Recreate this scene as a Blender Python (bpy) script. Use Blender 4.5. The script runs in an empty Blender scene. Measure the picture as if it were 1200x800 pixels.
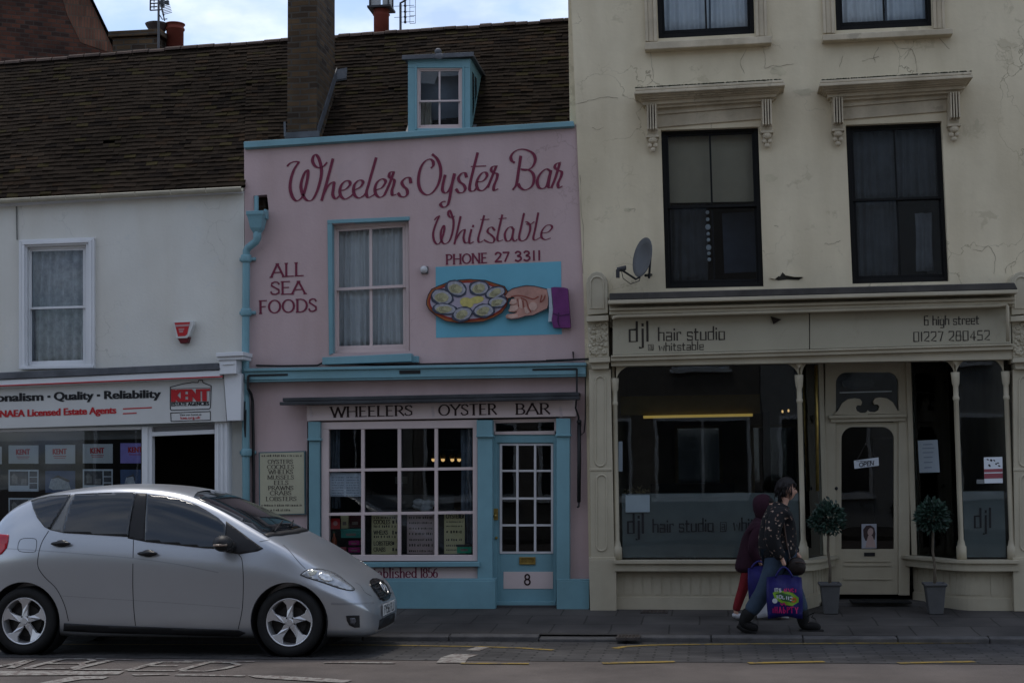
import bpy, bmesh, math, random
from mathutils import Vector, Matrix
from mathutils.geometry import tessellate_polygon, delaunay_2d_cdt
from mathutils.bvhtree import BVHTree
random.seed(7)
R = math.radians
SC = bpy.context.scene
COL = SC.collection

# ------------------------------------------------------------------ camera
FPX = 1700.0
YAW, PITCH, ROLL = math.atan(.135), math.atan(140/1700), .010
CAM = Vector((2.3, -17.0, 1.85))
_f0 = Vector((-math.sin(YAW), math.cos(YAW), 0)); _r0 = Vector((math.cos(YAW), math.sin(YAW), 0)); _z = Vector((0, 0, 1))
FW = _f0*math.cos(PITCH) + _z*math.sin(PITCH)
_u = -_f0*math.sin(PITCH) + _z*math.cos(PITCH)
RT = _r0*math.cos(ROLL) - _u*math.sin(ROLL)
UP = _u*math.cos(ROLL) + _r0*math.sin(ROLL)
cd = bpy.data.cameras.new('camera'); cam = bpy.data.objects.new('camera', cd); COL.objects.link(cam)
cam.matrix_world = Matrix(((RT.x, UP.x, -FW.x, CAM.x), (RT.y, UP.y, -FW.y, CAM.y), (RT.z, UP.z, -FW.z, CAM.z), (0, 0, 0, 1)))
cd.sensor_width = 36; cd.lens = 36*FPX/1200; cd.clip_end = 2000; cd.clip_start = .05
SC.camera = cam

# ------------------------------------------------------------------ sky, sun, exposure
SUN_EL, SUN_AZ = R(68), R(-28)          # azimuth from +Y (north) towards -X (behind the houses, a little left)
w = bpy.data.worlds.new('World'); SC.world = w; w.use_nodes = True
nt = w.node_tree; nt.nodes.clear()
N = nt.nodes.new; L = nt.links.new
out = N('ShaderNodeOutputWorld'); bg = N('ShaderNodeBackground'); bg.inputs[1].default_value = .1
sky = N('ShaderNodeTexSky'); sky.sky_type = 'NISHITA'; sky.sun_disc = False
sky.sun_elevation = SUN_EL; sky.sun_rotation = SUN_AZ
tc = N('ShaderNodeTexCoord'); sp = N('ShaderNodeSeparateXYZ'); L(tc.outputs['Generated'], sp.inputs[0])
ad = N('ShaderNodeMath'); ad.operation = 'ADD'; ad.inputs[1].default_value = .25; L(sp.outputs[2], ad.inputs[0])
dv = N('ShaderNodeVectorMath'); dv.operation = 'DIVIDE'; L(tc.outputs['Generated'], dv.inputs[0])
cb = N('ShaderNodeCombineXYZ')
for i in range(3): L(ad.outputs[0], cb.inputs[i])
L(cb.outputs[0], dv.inputs[1])
n1 = N('ShaderNodeTexNoise'); n1.inputs['Scale'].default_value = 2.6; n1.inputs['Detail'].default_value = 7; n1.inputs['Roughness'].default_value = .55
L(dv.outputs[0], n1.inputs['Vector'])
cr = N('ShaderNodeValToRGB'); cr.color_ramp.elements[0].position = .41; cr.color_ramp.elements[1].position = .64
cr.color_ramp.elements[0].color = (.12, .12, .12, 1); cr.color_ramp.elements[1].color = (1, 1, 1, 1)
L(n1.outputs[0], cr.inputs[0])
n2 = N('ShaderNodeTexNoise'); n2.inputs['Scale'].default_value = 6.5; n2.inputs['Detail'].default_value = 5
L(dv.outputs[0], n2.inputs['Vector'])
cc = N('ShaderNodeValToRGB'); cc.color_ramp.elements[0].position = .36; cc.color_ramp.elements[1].position = .66
cc.color_ramp.elements[0].color = (.44, .53, .74, 1); cc.color_ramp.elements[1].color = (1.0, 1.02, 1.08, 1)
L(n2.outputs[0], cc.inputs[0])
sc_ = N('ShaderNodeVectorMath'); sc_.operation = 'SCALE'; sc_.inputs['Scale'].default_value = 6.6
L(cc.outputs[0], sc_.inputs[0])
# the cloud is brighter towards the side of the sky where the sun stands, behind the houses
dt = N('ShaderNodeVectorMath'); dt.operation = 'DOT_PRODUCT'; dt.inputs[1].default_value = (-.15, .98, .1); L(tc.outputs['Generated'], dt.inputs[0])
gl_ = N('ShaderNodeMapRange'); gl_.inputs[1].default_value = 0; gl_.inputs[2].default_value = 1; gl_.inputs[3].default_value = 7.4; gl_.inputs[4].default_value = 8.0; L(dt.outputs['Value'], gl_.inputs[0]); L(gl_.outputs[0], sc_.inputs['Scale'])
mx = N('ShaderNodeMix'); mx.data_type = 'RGBA'
L(cr.outputs[0], mx.inputs[0]); L(sky.outputs[0], mx.inputs[6]); L(sc_.outputs[0], mx.inputs[7])
L(mx.outputs[2], bg.inputs[0]); L(bg.outputs[0], out.inputs[0])
sl = bpy.data.lights.new('sun', 'SUN'); sl.energy = 1.0; sl.angle = R(12); sl.color = (1, .93, .84)
so = bpy.data.objects.new('sun', sl); COL.objects.link(so)
sd = Vector((math.sin(SUN_AZ)*math.cos(SUN_EL), math.cos(SUN_AZ)*math.cos(SUN_EL), math.sin(SUN_EL)))
so.rotation_euler = sd.to_track_quat('Z', 'Y').to_euler(); so.location = (0, 0, 30)
SC.view_settings.view_transform = 'Standard'; SC.view_settings.look = 'None'
SC.view_settings.exposure = 0.80; SC.view_settings.gamma = 1.0; SC.view_settings.use_curve_mapping = False
try:
    SC.cycles.use_denoising = True; SC.cycles.max_bounces = 8; SC.cycles.transparent_max_bounces = 16
    SC.cycles.sample_clamp_indirect = 4
except Exception: pass

# ------------------------------------------------------------------ helpers
def ray(px, py): return FW*FPX + RT*(px-600) + UP*(400-py)
def at(px, py, Y):
    d = ray(px, py); t = (Y-CAM.y)/d.y; return CAM + d*t
def gd(px, py, z=.034):
    d = ray(px, py); t = (z-CAM.z)/d.z; return CAM + d*t

MATS = {}
def mat(name, col, rough=.7, var=.12, vscale=3.0, bump=0.0, bscale=40.0, metal=0.0, spec=.3, emit=None, coat=0, streak=0.0, attr=False, worn=None):
    if name in MATS: return MATS[name]
    m = bpy.data.materials.new(name); m.use_nodes = True; MATS[name] = m
    t = m.node_tree; b = t.nodes['Principled BSDF']
    b.inputs['Roughness'].default_value = rough; b.inputs['Metallic'].default_value = metal
    b.inputs['Specular IOR Level'].default_value = spec
    if coat: b.inputs['Coat Weight'].default_value = coat; b.inputs['Coat Roughness'].default_value = .06
    c = t.nodes.new('ShaderNodeTexCoord')
    n = t.nodes.new('ShaderNodeTexNoise'); n.inputs['Scale'].default_value = vscale; n.inputs['Detail'].default_value = 6; n.inputs['Roughness'].default_value = .62
    t.links.new(c.outputs['Object'], n.inputs['Vector'])
    r = t.nodes.new('ShaderNodeValToRGB'); r.color_ramp.elements[0].position = .3; r.color_ramp.elements[1].position = .7
    r.color_ramp.elements[0].color = (*[x*(1-var) for x in col], 1); r.color_ramp.elements[1].color = (*[min(1, x*(1+var)) for x in col], 1)
    t.links.new(n.outputs[0], r.inputs[0]); last = r.outputs[0]
    if streak:
        mp = t.nodes.new('ShaderNodeMapping'); mp.inputs['Scale'].default_value = (1.1, 1.1, .22)
        t.links.new(c.outputs['Object'], mp.inputs[0])
        n3 = t.nodes.new('ShaderNodeTexNoise'); n3.inputs['Scale'].default_value = 2.2; n3.inputs['Detail'].default_value = 5
        t.links.new(mp.outputs[0], n3.inputs['Vector'])
        r3 = t.nodes.new('ShaderNodeValToRGB'); r3.color_ramp.elements[0].position = .40; r3.color_ramp.elements[1].position = .72
        k = 1-streak; r3.color_ramp.elements[0].color = (1, 1, 1, 1); r3.color_ramp.elements[1].color = (k, k*.98, k*.95, 1)
        t.links.new(n3.outputs[0], r3.inputs[0])
        ml = t.nodes.new('ShaderNodeMix'); ml.data_type = 'RGBA'; ml.blend_type = 'MULTIPLY'; ml.inputs[0].default_value = 1
        t.links.new(last, ml.inputs[6]); t.links.new(r3.outputs[0], ml.inputs[7]); last = ml.outputs[2]
    if attr:
        a = t.nodes.new('ShaderNodeAttribute'); a.attribute_name = 'tint'
        ml = t.nodes.new('ShaderNodeMix'); ml.data_type = 'RGBA'; ml.blend_type = 'MULTIPLY'; ml.inputs[0].default_value = 1
        t.links.new(last, ml.inputs[6]); t.links.new(a.outputs['Color'], ml.inputs[7]); last = ml.outputs[2]
    t.links.new(last, b.inputs['Base Color'])
    if bump:
        n2 = t.nodes.new('ShaderNodeTexNoise'); n2.inputs['Scale'].default_value = bscale; n2.inputs['Detail'].default_value = 4
        t.links.new(c.outputs['Object'], n2.inputs['Vector'])
        bp = t.nodes.new('ShaderNodeBump'); bp.inputs['Strength'].default_value = bump; bp.inputs['Distance'].default_value = .01
        t.links.new(n2.outputs[0], bp.inputs['Height']); t.links.new(bp.outputs[0], b.inputs['Normal'])
    if emit:
        b.inputs['Emission Color'].default_value = (*emit[0], 1); b.inputs['Emission Strength'].default_value = emit[1]
    if worn:
        n.inputs['Scale'].default_value = worn[0]; n.inputs['Detail'].default_value = 9; r.color_ramp.elements[0].position = worn[1]; r.color_ramp.elements[1].position = worn[1]+.09; r.color_ramp.elements[0].color = (*worn[2], 1); r.color_ramp.elements[1].color = (*col, 1)
    return m

def glass_mat(name, tint, ior=1.45, rough=0.0):
    m = bpy.data.materials.new(name); m.use_nodes = True; t = m.node_tree; t.nodes.clear(); MATS[name] = m
    o = t.nodes.new('ShaderNodeOutputMaterial'); tr = t.nodes.new('ShaderNodeBsdfTransparent'); g = t.nodes.new('ShaderNodeBsdfGlossy')
    tr.inputs[0].default_value = (*tint, 1); g.inputs['Roughness'].default_value = rough; g.inputs[0].default_value = (.9, .95, 1, 1)
    f = t.nodes.new('ShaderNodeFresnel'); f.inputs[0].default_value = ior
    c = t.nodes.new('ShaderNodeTexCoord'); n = t.nodes.new('ShaderNodeTexNoise'); n.inputs['Scale'].default_value = 2.2; n.inputs['Detail'].default_value = 1
    t.links.new(c.outputs['Object'], n.inputs['Vector'])
    bp = t.nodes.new('ShaderNodeBump'); bp.inputs['Strength'].default_value = .03; bp.inputs['Distance'].default_value = .02
    t.links.new(n.outputs[0], bp.inputs['Height']); t.links.new(bp.outputs[0], g.inputs['Normal'])
    mx = t.nodes.new('ShaderNodeMixShader')
    t.links.new(f.outputs[0], mx.inputs[0]); t.links.new(tr.outputs[0], mx.inputs[1]); t.links.new(g.outputs[0], mx.inputs[2])
    t.links.new(mx.outputs[0], o.inputs[0]); return m

def film_mat(name, col, opac):
    m = bpy.data.materials.new(name); m.use_nodes = True; t = m.node_tree; t.nodes.clear(); MATS[name] = m
    o = t.nodes.new('ShaderNodeOutputMaterial'); tr = t.nodes.new('ShaderNodeBsdfTransparent'); d = t.nodes.new('ShaderNodeBsdfDiffuse')
    c = t.nodes.new('ShaderNodeTexCoord'); n = t.nodes.new('ShaderNodeTexNoise'); n.inputs['Scale'].default_value = 6
    t.links.new(c.outputs['Object'], n.inputs['Vector'])
    r = t.nodes.new('ShaderNodeValToRGB'); r.color_ramp.elements[0].color = (*[x*.85 for x in col], 1); r.color_ramp.elements[1].color = (*[x*1.15 for x in col], 1)
    t.links.new(n.outputs[0], r.inputs[0]); t.links.new(r.outputs[0], d.inputs[0])
    mx = t.nodes.new('ShaderNodeMixShader'); mx.inputs[0].default_value = opac
    t.links.new(tr.outputs[0], mx.inputs[1]); t.links.new(d.outputs[0], mx.inputs[2]); t.links.new(mx.outputs[0], o.inputs[0]); return m

def brick_mat(name, c1, c2, mortar, bw=.225, bh=.075, ms=.011, flatmap=False, bump=.6, offset=.5, moss=None):
    m = bpy.data.materials.new(name); m.use_nodes = True; t = m.node_tree; b = t.nodes['Principled BSDF']; MATS[name] = m
    b.inputs['Roughness'].default_value = .88; b.inputs['Specular IOR Level'].default_value = .2
    c = t.nodes.new('ShaderNodeTexCoord'); s = t.nodes.new('ShaderNodeSeparateXYZ'); t.links.new(c.outputs['Object'], s.inputs[0])
    cb = t.nodes.new('ShaderNodeCombineXYZ')
    if flatmap:
        t.links.new(s.outputs[0], cb.inputs[0]); t.links.new(s.outputs[1], cb.inputs[1])
    else:
        a = t.nodes.new('ShaderNodeMath'); a.operation = 'ADD'; t.links.new(s.outputs[0], a.inputs[0]); t.links.new(s.outputs[1], a.inputs[1])
        t.links.new(a.outputs[0], cb.inputs[0]); t.links.new(s.outputs[2], cb.inputs[1])
    br = t.nodes.new('ShaderNodeTexBrick'); br.offset = offset
    br.inputs['Scale'].default_value = 1; br.inputs['Brick Width'].default_value = bw; br.inputs['Row Height'].default_value = bh
    br.inputs['Mortar Size'].default_value = ms; br.inputs['Mortar Smooth'].default_value = .2; br.inputs['Bias'].default_value = 0
    br.inputs['Color1'].default_value = (*c1, 1); br.inputs['Color2'].default_value = (*c2, 1); br.inputs['Mortar'].default_value = (*mortar, 1)
    # wobble so that the courses are not ruler straight
    nz = t.nodes.new('ShaderNodeTexNoise'); nz.inputs['Scale'].default_value = 3; t.links.new(c.outputs['Object'], nz.inputs['Vector'])
    va = t.nodes.new('ShaderNodeVectorMath'); va.operation = 'MULTIPLY_ADD'; va.inputs[1].default_value = (.03, .03, 0)
    t.links.new(nz.outputs['Color'], va.inputs[0]); t.links.new(cb.outputs[0], va.inputs[2]); t.links.new(va.outputs[0], br.inputs['Vector'])
    n = t.nodes.new('ShaderNodeTexNoise'); n.inputs['Scale'].default_value = 1.6; n.inputs['Detail'].default_value = 6
    t.links.new(c.outputs['Object'], n.inputs['Vector'])
    r = t.nodes.new('ShaderNodeValToRGB'); r.color_ramp.elements[0].position = .3; r.color_ramp.elements[1].position = .7
    r.color_ramp.elements[0].color = (.62, .6, .58, 1); r.color_ramp.elements[1].color = (1.25, 1.2, 1.15, 1)
    t.links.new(n.outputs[0], r.inputs[0])
    ml = t.nodes.new('ShaderNodeMix'); ml.data_type = 'RGBA'; ml.blend_type = 'MULTIPLY'; ml.inputs[0].default_value = 1
    t.links.new(br.outputs[0], ml.inputs[6]); t.links.new(r.outputs[0], ml.inputs[7]); t.links.new(ml.outputs[2], b.inputs['Base Color'])
    n2 = t.nodes.new('ShaderNodeTexNoise'); n2.inputs['Scale'].default_value = 60; t.links.new(c.outputs['Object'], n2.inputs['Vector'])
    ma = t.nodes.new('ShaderNodeMath'); ma.operation = 'MULTIPLY_ADD'; ma.inputs[1].default_value = .35
    iv = t.nodes.new('ShaderNodeMath'); iv.operation = 'SUBTRACT'; iv.inputs[0].default_value = 1
    t.links.new(br.outputs['Fac'], iv.inputs[1]); t.links.new(n2.outputs[0], ma.inputs[0]); t.links.new(iv.outputs[0], ma.inputs[2])
    bp = t.nodes.new('ShaderNodeBump'); bp.inputs['Strength'].default_value = bump; bp.inputs['Distance'].default_value = .012
    t.links.new(ma.outputs[0], bp.inputs['Height']); t.links.new(bp.outputs[0], b.inputs['Normal'])
    return m

# materials: painted render and timber
PINK = mat('pink_render', (.485, .365, .36), .85, .06, 1.3, .25, 30, streak=.10)
PINKW = mat('pink_gloss_wood', (.56, .46, .44), .5, .06, 2, .1, 20)
CREAM = mat('cream_render', (.64, .56, .40), .88, .09, .9, .35, 14, streak=.16)
CREAMW = mat('cream_painted_wood', (.43, .385, .285), .6, .09, 2.0, .12, 25, streak=.10)
CREAMS = mat('cream_stucco_moulding', (.52, .45, .33), .85, .16, 4, .4, 20, streak=.22)
FASC = mat('cream_sign_board', (.36, .33, .245), .5, .05, 2, .05, 20)
WHITER = mat('white_render', (.62, .61, .56), .85, .05, 1.2, .22, 30, streak=.07)
WHITEW = mat('white_painted_wood', (.66, .67, .68), .5, .06, 2, .08, 25)
BLUE = mat('sea_blue_paint', (.165, .315, .36), .45, .09, 2.5, .12, 25, streak=.08)
BLACKW = mat('black_painted_wood', (.010, .010, .010), .55, .2, 4, .1, 30, spec=.12)
BLACKM = mat('black_metal', (.012, .012, .013), .5, .2, 5)
LEAD = mat('weathered_lead', (.09, .095, .105), .6, .3, 5, .3, 15)
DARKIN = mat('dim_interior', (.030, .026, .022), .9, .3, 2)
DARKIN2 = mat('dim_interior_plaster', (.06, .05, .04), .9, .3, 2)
MAROON = mat('maroon_sign_paint', (.15, .018, .045), .6, .1, 8)
DKPAINT = mat('black_brown_sign_paint', (.022, .008, .008), .6, .1, 8)
INK = mat('black_ink', (.012, .012, .014), .6, .1, 8)
RED = mat('red_sign_vinyl', (.42, .015, .02), .5, .1, 8)
SIGNW = mat('white_sign_panel', (.55, .55, .53), .4, .04, 3)
PAPER = mat('white_paper', (.62, .66, .70), .8, .04, 6)
TAN = mat('tan_card', (.55, .50, .29), .8, .07, 6)
PINKCARD = mat('dusty_pink_card', (.48, .37, .36), .8, .05, 6)
GLASS = glass_mat('window_glass', (.93, .95, .95), 1.33)
GLASSD = glass_mat('dusty_window_glass', (.90, .93, .94), 1.36)
FILM = film_mat('frosted_film', (.20, .222, .222), .93)
NET = mat('net_curtain_cloth', (.72, .71, .71), .95, .08, 6)
CURT = mat('blue_striped_curtain', (.12, .15, .19), .95, .3, 14)
BRICKC = brick_mat('old_chimney_brick', (.115, .075, .040), (.040, .028, .020), (.075, .066, .055))
BRICKG = brick_mat('red_brown_gable_brick', (.10, .040, .026), (.032, .019, .016), (.055, .043, .036), bh=.085)
TILE = mat('clay_roof_tile', (.020, .0145, .0102), .95, .35, 1.1, .5, 40, attr=True, spec=.04)
TERRA = mat('terracotta_pot', (.20, .045, .028), .8, .2, 5, .2, 30)
STONE = mat('stone_grey', (.2, .19, .17), .9, .2, 5, .3, 30)

def weather(m, c_stain, lines=.5, patch=.5, seed=0.0):
    """old painted render: hairline cracks in places, patched and flaked paint, blotchy stains"""
    t = m.node_tree; b = t.nodes['Principled BSDF']; last = b.inputs['Base Color'].links[0].from_socket
    c = t.nodes.new('ShaderNodeTexCoord'); mp = t.nodes.new('ShaderNodeMapping'); mp.inputs['Location'].default_value = (seed, seed, seed); t.links.new(c.outputs['Object'], mp.inputs[0])
    nz = t.nodes.new('ShaderNodeTexNoise'); nz.inputs['Scale'].default_value = 3.5; nz.inputs['Detail'].default_value = 7; t.links.new(mp.outputs[0], nz.inputs['Vector'])
    va = t.nodes.new('ShaderNodeVectorMath'); va.operation = 'MULTIPLY_ADD'; va.inputs[1].default_value = (.5, .5, .5); t.links.new(nz.outputs['Color'], va.inputs[0]); t.links.new(mp.outputs[0], va.inputs[2])
    vo = t.nodes.new('ShaderNodeTexVoronoi'); vo.feature = 'DISTANCE_TO_EDGE'; vo.inputs['Scale'].default_value = 1.5; t.links.new(va.outputs[0], vo.inputs['Vector'])
    r1 = t.nodes.new('ShaderNodeMapRange'); r1.inputs[1].default_value = .001; r1.inputs[2].default_value = .009; r1.inputs[3].default_value = 1; r1.inputs[4].default_value = 0; t.links.new(vo.outputs['Distance'], r1.inputs[0])
    n2 = t.nodes.new('ShaderNodeTexNoise'); n2.inputs['Scale'].default_value = .9; n2.inputs['Detail'].default_value = 3; t.links.new(mp.outputs[0], n2.inputs['Vector'])
    r2 = t.nodes.new('ShaderNodeMapRange'); r2.inputs[1].default_value = .50; r2.inputs[2].default_value = .66; t.links.new(n2.outputs[0], r2.inputs[0])
    mu = t.nodes.new('ShaderNodeMath'); mu.operation = 'MULTIPLY'; t.links.new(r1.outputs[0], mu.inputs[0]); t.links.new(r2.outputs[0], mu.inputs[1])
    ml = t.nodes.new('ShaderNodeMath'); ml.operation = 'MULTIPLY'; ml.inputs[1].default_value = lines; t.links.new(mu.outputs[0], ml.inputs[0])
    n3 = t.nodes.new('ShaderNodeTexNoise'); n3.inputs['Scale'].default_value = 2.3; n3.inputs['Detail'].default_value = 9; n3.inputs['Roughness'].default_value = .68; t.links.new(va.outputs[0], n3.inputs['Vector'])
    r3 = t.nodes.new('ShaderNodeMapRange'); r3.inputs[1].default_value = .60; r3.inputs[2].default_value = .645; r3.inputs[3].default_value = 0; r3.inputs[4].default_value = patch; t.links.new(n3.outputs[0], r3.inputs[0])
    mx1 = t.nodes.new('ShaderNodeMix'); mx1.data_type = 'RGBA'; t.links.new(r3.outputs[0], mx1.inputs[0]); t.links.new(last, mx1.inputs[6]); mx1.inputs[7].default_value = (*c_stain, 1)
    mx2 = t.nodes.new('ShaderNodeMix'); mx2.data_type = 'RGBA'; t.links.new(ml.outputs[0], mx2.inputs[0]); t.links.new(mx1.outputs[2], mx2.inputs[6]); mx2.inputs[7].default_value = (c_stain[0]*.35, c_stain[1]*.33, c_stain[2]*.3, 1)
    t.links.new(mx2.outputs[2], b.inputs['Base Color'])
weather(CREAM, (.44, .38, .26), .75, .55); weather(PINK, (.42, .33, .335), .30, .35, 4.0); weather(CREAMS, (.30, .26, .19), .5, .6, 2.0); weather(FASC, (.30, .27, .20), .2, .35, 7.0); weather(WHITER, (.55, .565, .545), .35, .4, 9.0)
class MB:
    def __init__(s): s.bm = bmesh.new(); s.tint = None
    def box(s, x0, x1, y0, y1, z0, z1):
        v = [s.bm.verts.new(p) for p in ((x0, y0, z0), (x1, y0, z0), (x1, y1, z0), (x0, y1, z0), (x0, y0, z1), (x1, y0, z1), (x1, y1, z1), (x0, y1, z1))]
        for f in ((0, 1, 5, 4), (1, 2, 6, 5), (2, 3, 7, 6), (3, 0, 4, 7), (4, 5, 6, 7), (3, 2, 1, 0)): s.bm.faces.new([v[i] for i in f])
        return s
    def prism(s, front, back):
        a = [s.bm.verts.new(p) for p in front]; b = [s.bm.verts.new(p) for p in back]; n = len(a)
        s.bm.faces.new(a); s.bm.faces.new(b[::-1])
        for i in range(n): s.bm.faces.new((a[i], b[i], b[(i+1) % n], a[(i+1) % n]))
        return s
    def pp(s, pts, yf, yb):                      # outline in photo pixels, standing on the plane Y = yf, with real thickness
        fr = [at(x, y, yf) for x, y in pts]
        return s.prism(fr, [Vector((p.x, yb, p.z)) for p in fr])
    def pr(s, x0, y0, x1, y1, yf, yb): return s.pp([(x0, y0), (x1, y0), (x1, y1), (x0, y1)], yf, yb)
    def poly(s, pts): s.bm.faces.new([s.bm.verts.new(p) for p in pts]); return s
    def tube(s, pts, r, n=8, close=False):
        pts = [Vector(p) for p in pts]; rings = []
        rr = r if isinstance(r, (list, tuple)) else [r]*len(pts)
        pn = None
        for i, p in enumerate(pts):
            a = pts[max(i-1, 0)]; b = pts[min(i+1, len(pts)-1)]; d = (b-a)
            if close: d = pts[(i+1) % len(pts)]-pts[i-1]
            d.normalize()
            if pn is None: pn = d.orthogonal().normalized()
            u = (pn - d*pn.dot(d))
            u = u.normalized() if u.length > 1e-6 else d.orthogonal().normalized()
            pn = u; v = d.cross(u)
            rings.append([s.bm.verts.new(p + (u*math.cos(2*math.pi*k/n)+v*math.sin(2*math.pi*k/n))*rr[i]) for k in range(n)])
        m = len(rings)
        for i in range(m if close else m-1):
            A, B = rings[i], rings[(i+1) % m]
            for k in range(n): s.bm.faces.new((A[k], A[(k+1) % n], B[(k+1) % n], B[k]))
        if not close: s.bm.faces.new(rings[0][::-1]); s.bm.faces.new(rings[-1])
        return s
    def lathe(s, prof, c, n=24, axis='z', a0=0, a1=2*math.pi, sy=1, cap=True):
        rings = []; full = abs(a1-a0-2*math.pi) < 1e-6; m = n if full else n+1
        for r, h in prof:
            ring = []
            for k in range(m):
                a = a0+(a1-a0)*k/n; u, v = r*math.cos(a), r*math.sin(a)
                p = (c[0]+u, c[1]+v*sy, c[2]+h) if axis == 'z' else (c[0]+u, c[1]+h, c[2]+v*sy)
                ring.append(s.bm.verts.new(p))
            rings.append(ring)
        for A, B in zip(rings, rings[1:]):
            for k in range(m if full else m-1): s.bm.faces.new((A[k], A[(k+1) % m], B[(k+1) % m], B[k]))
        if full and cap:
            if prof[0][0] > 1e-4: s.bm.faces.new(rings[0][::-1])
            if prof[-1][0] > 1e-4: s.bm.faces.new(rings[-1])
        return s
    def ball(s, c, r, n=12, sx=1, sy=1, sz=1):
        k = bmesh.ops.create_uvsphere(s.bm, u_segments=n, v_segments=max(6, n//2), radius=1)
        for v in k['verts']: v.co = Vector((c[0]+v.co.x*r*sx, c[1]+v.co.y*r*sy, c[2]+v.co.z*r*sz))
        return s
    def wall(s, outer, holes, yf, depth):        # sheet with openings, reveals and edges
        loops = [[at(x, y, yf) for x, y in o] for o in [outer]+holes]
        flat = [p for l in loops for p in l]
        tris = tessellate_polygon(loops)
        vs = [s.bm.verts.new(p) for p in flat]
        for t in tris:
            if len(set(t)) == 3:
                try: s.bm.faces.new([vs[i] for i in t])
                except ValueError: pass
        k = 0
        for l in loops:
            n = len(l); bk = [s.bm.verts.new((p.x, yf+depth, p.z)) for p in l]
            for i in range(n): s.bm.faces.new((vs[k+i], vs[k+(i+1) % n], bk[(i+1) % n], bk[i]))
            k += n
        return s
    def build(s, name, m, parent=None, smooth=False, bevel=0, merge=False):
        if merge: bmesh.ops.remove_doubles(s.bm, verts=s.bm.verts, dist=1e-5)
        bmesh.ops.recalc_face_normals(s.bm, faces=s.bm.faces)
        me = bpy.data.meshes.new(name); s.bm.to_mesh(me); s.bm.free()
        return link(name, me, m, parent, smooth, bevel)

def link(name, me, m, parent=None, smooth=False, bevel=0):
    o = bpy.data.objects.new(name, me); COL.objects.link(o)
    if m: me.materials.append(m)
    if smooth:
        for p in me.polygons: p.use_smooth = True
    if bevel:
        b = o.modifiers.new('bevel', 'BEVEL'); b.width = bevel; b.segments = 2; b.limit_method = 'ANGLE'; b.angle_limit = R(50)
    if parent:
        o.parent = parent
        if parent.type == 'EMPTY': o.matrix_parent_inverse = Matrix.Translation(-parent.location)
    return o

def tag(o, label=None, cat=None, group=None, kind=None):
    if label: o['label'] = label
    if cat: o['category'] = cat
    if group: o['group'] = group
    if kind: o['kind'] = kind
    return o
def thing(name, loc, label, cat, group=None):
    o = bpy.data.objects.new(name, None); COL.objects.link(o); o.location = loc; o.empty_display_size = .2
    return tag(o, label, cat, group)
def dup(root, loc, label=None):
    r = root.copy(); COL.objects.link(r); r.location = loc
    if label: r['label'] = label
    for ch in list(root.children):
        c = ch.copy(); COL.objects.link(c); c.parent = r
        for g in list(ch.children):
            d = g.copy(); COL.objects.link(d); d.parent = c
    return r

# ------------------------------------------------------------------ lettering (stroke alphabets, drawn as flat painted ribbons)
def smooth_pts(P, k=6):
    P = [Vector((a, b)) for a, b in P]; Q = [P[0]*2-P[1]]+P+[P[-1]*2-P[-2]]; o = []
    for i in range(1, len(Q)-2):
        for j in range(k):
            t = j/k; a, b, c, d = Q[i-1:i+3]
            o.append(.5*((2*b)+(c-a)*t+(2*a-5*b+4*c-d)*t*t+(3*b-a-3*c+d)*t**3))
    o.append(P[-1]); return o
LAY = [0]
def ribbon(mb, P, width, place):                 # P in pixels, width(direction) in pixels, place(px, py, lift) -> world
    LAY[0] = (LAY[0]+1) % 9; lift = .0025+LAY[0]*.00035
    P = [Vector(p) for p in P]; L_, R_ = [], []
    n = len(P)
    if n < 2: return
    d0 = (P[1]-P[0]).normalized(); d1 = (P[-1]-P[-2]).normalized()
    P[0] = P[0]-d0*width(d0)*.25; P[-1] = P[-1]+d1*width(d1)*.25
    for i, p in enumerate(P):
        d = P[min(i+1, n-1)]-P[max(i-1, 0)]
        if d.length < 1e-6: d = Vector((1, 0))
        d.normalize(); h = width(d)/2; q = Vector((-d.y, d.x))*h
        L_.append(mb.bm.verts.new(place(p.x+q.x, p.y+q.y, lift))); R_.append(mb.bm.verts.new(place(p.x-q.x, p.y-q.y, lift)))
    for i in range(n-1):
        try: mb.bm.faces.new((L_[i], L_[i+1], R_[i+1], R_[i]))
        except ValueError: pass
def onplane(Y): return lambda px, py, lift: at(px, py, Y-lift)
def el(cx, cy, rx, ry, a0=90, a1=450, n=16): return [(cx+rx*math.cos(R(a0+(a1-a0)*i/n)), cy+ry*math.sin(R(a0+(a1-a0)*i/n))) for i in range(n+1)]
S_ = [(.47, .82), (.40, .96), (.25, 1), (.08, .9), (.06, .7), (.26, .53), (.46, .36), (.47, .13), (.28, 0), (.10, .03), (.02, .2)]
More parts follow.
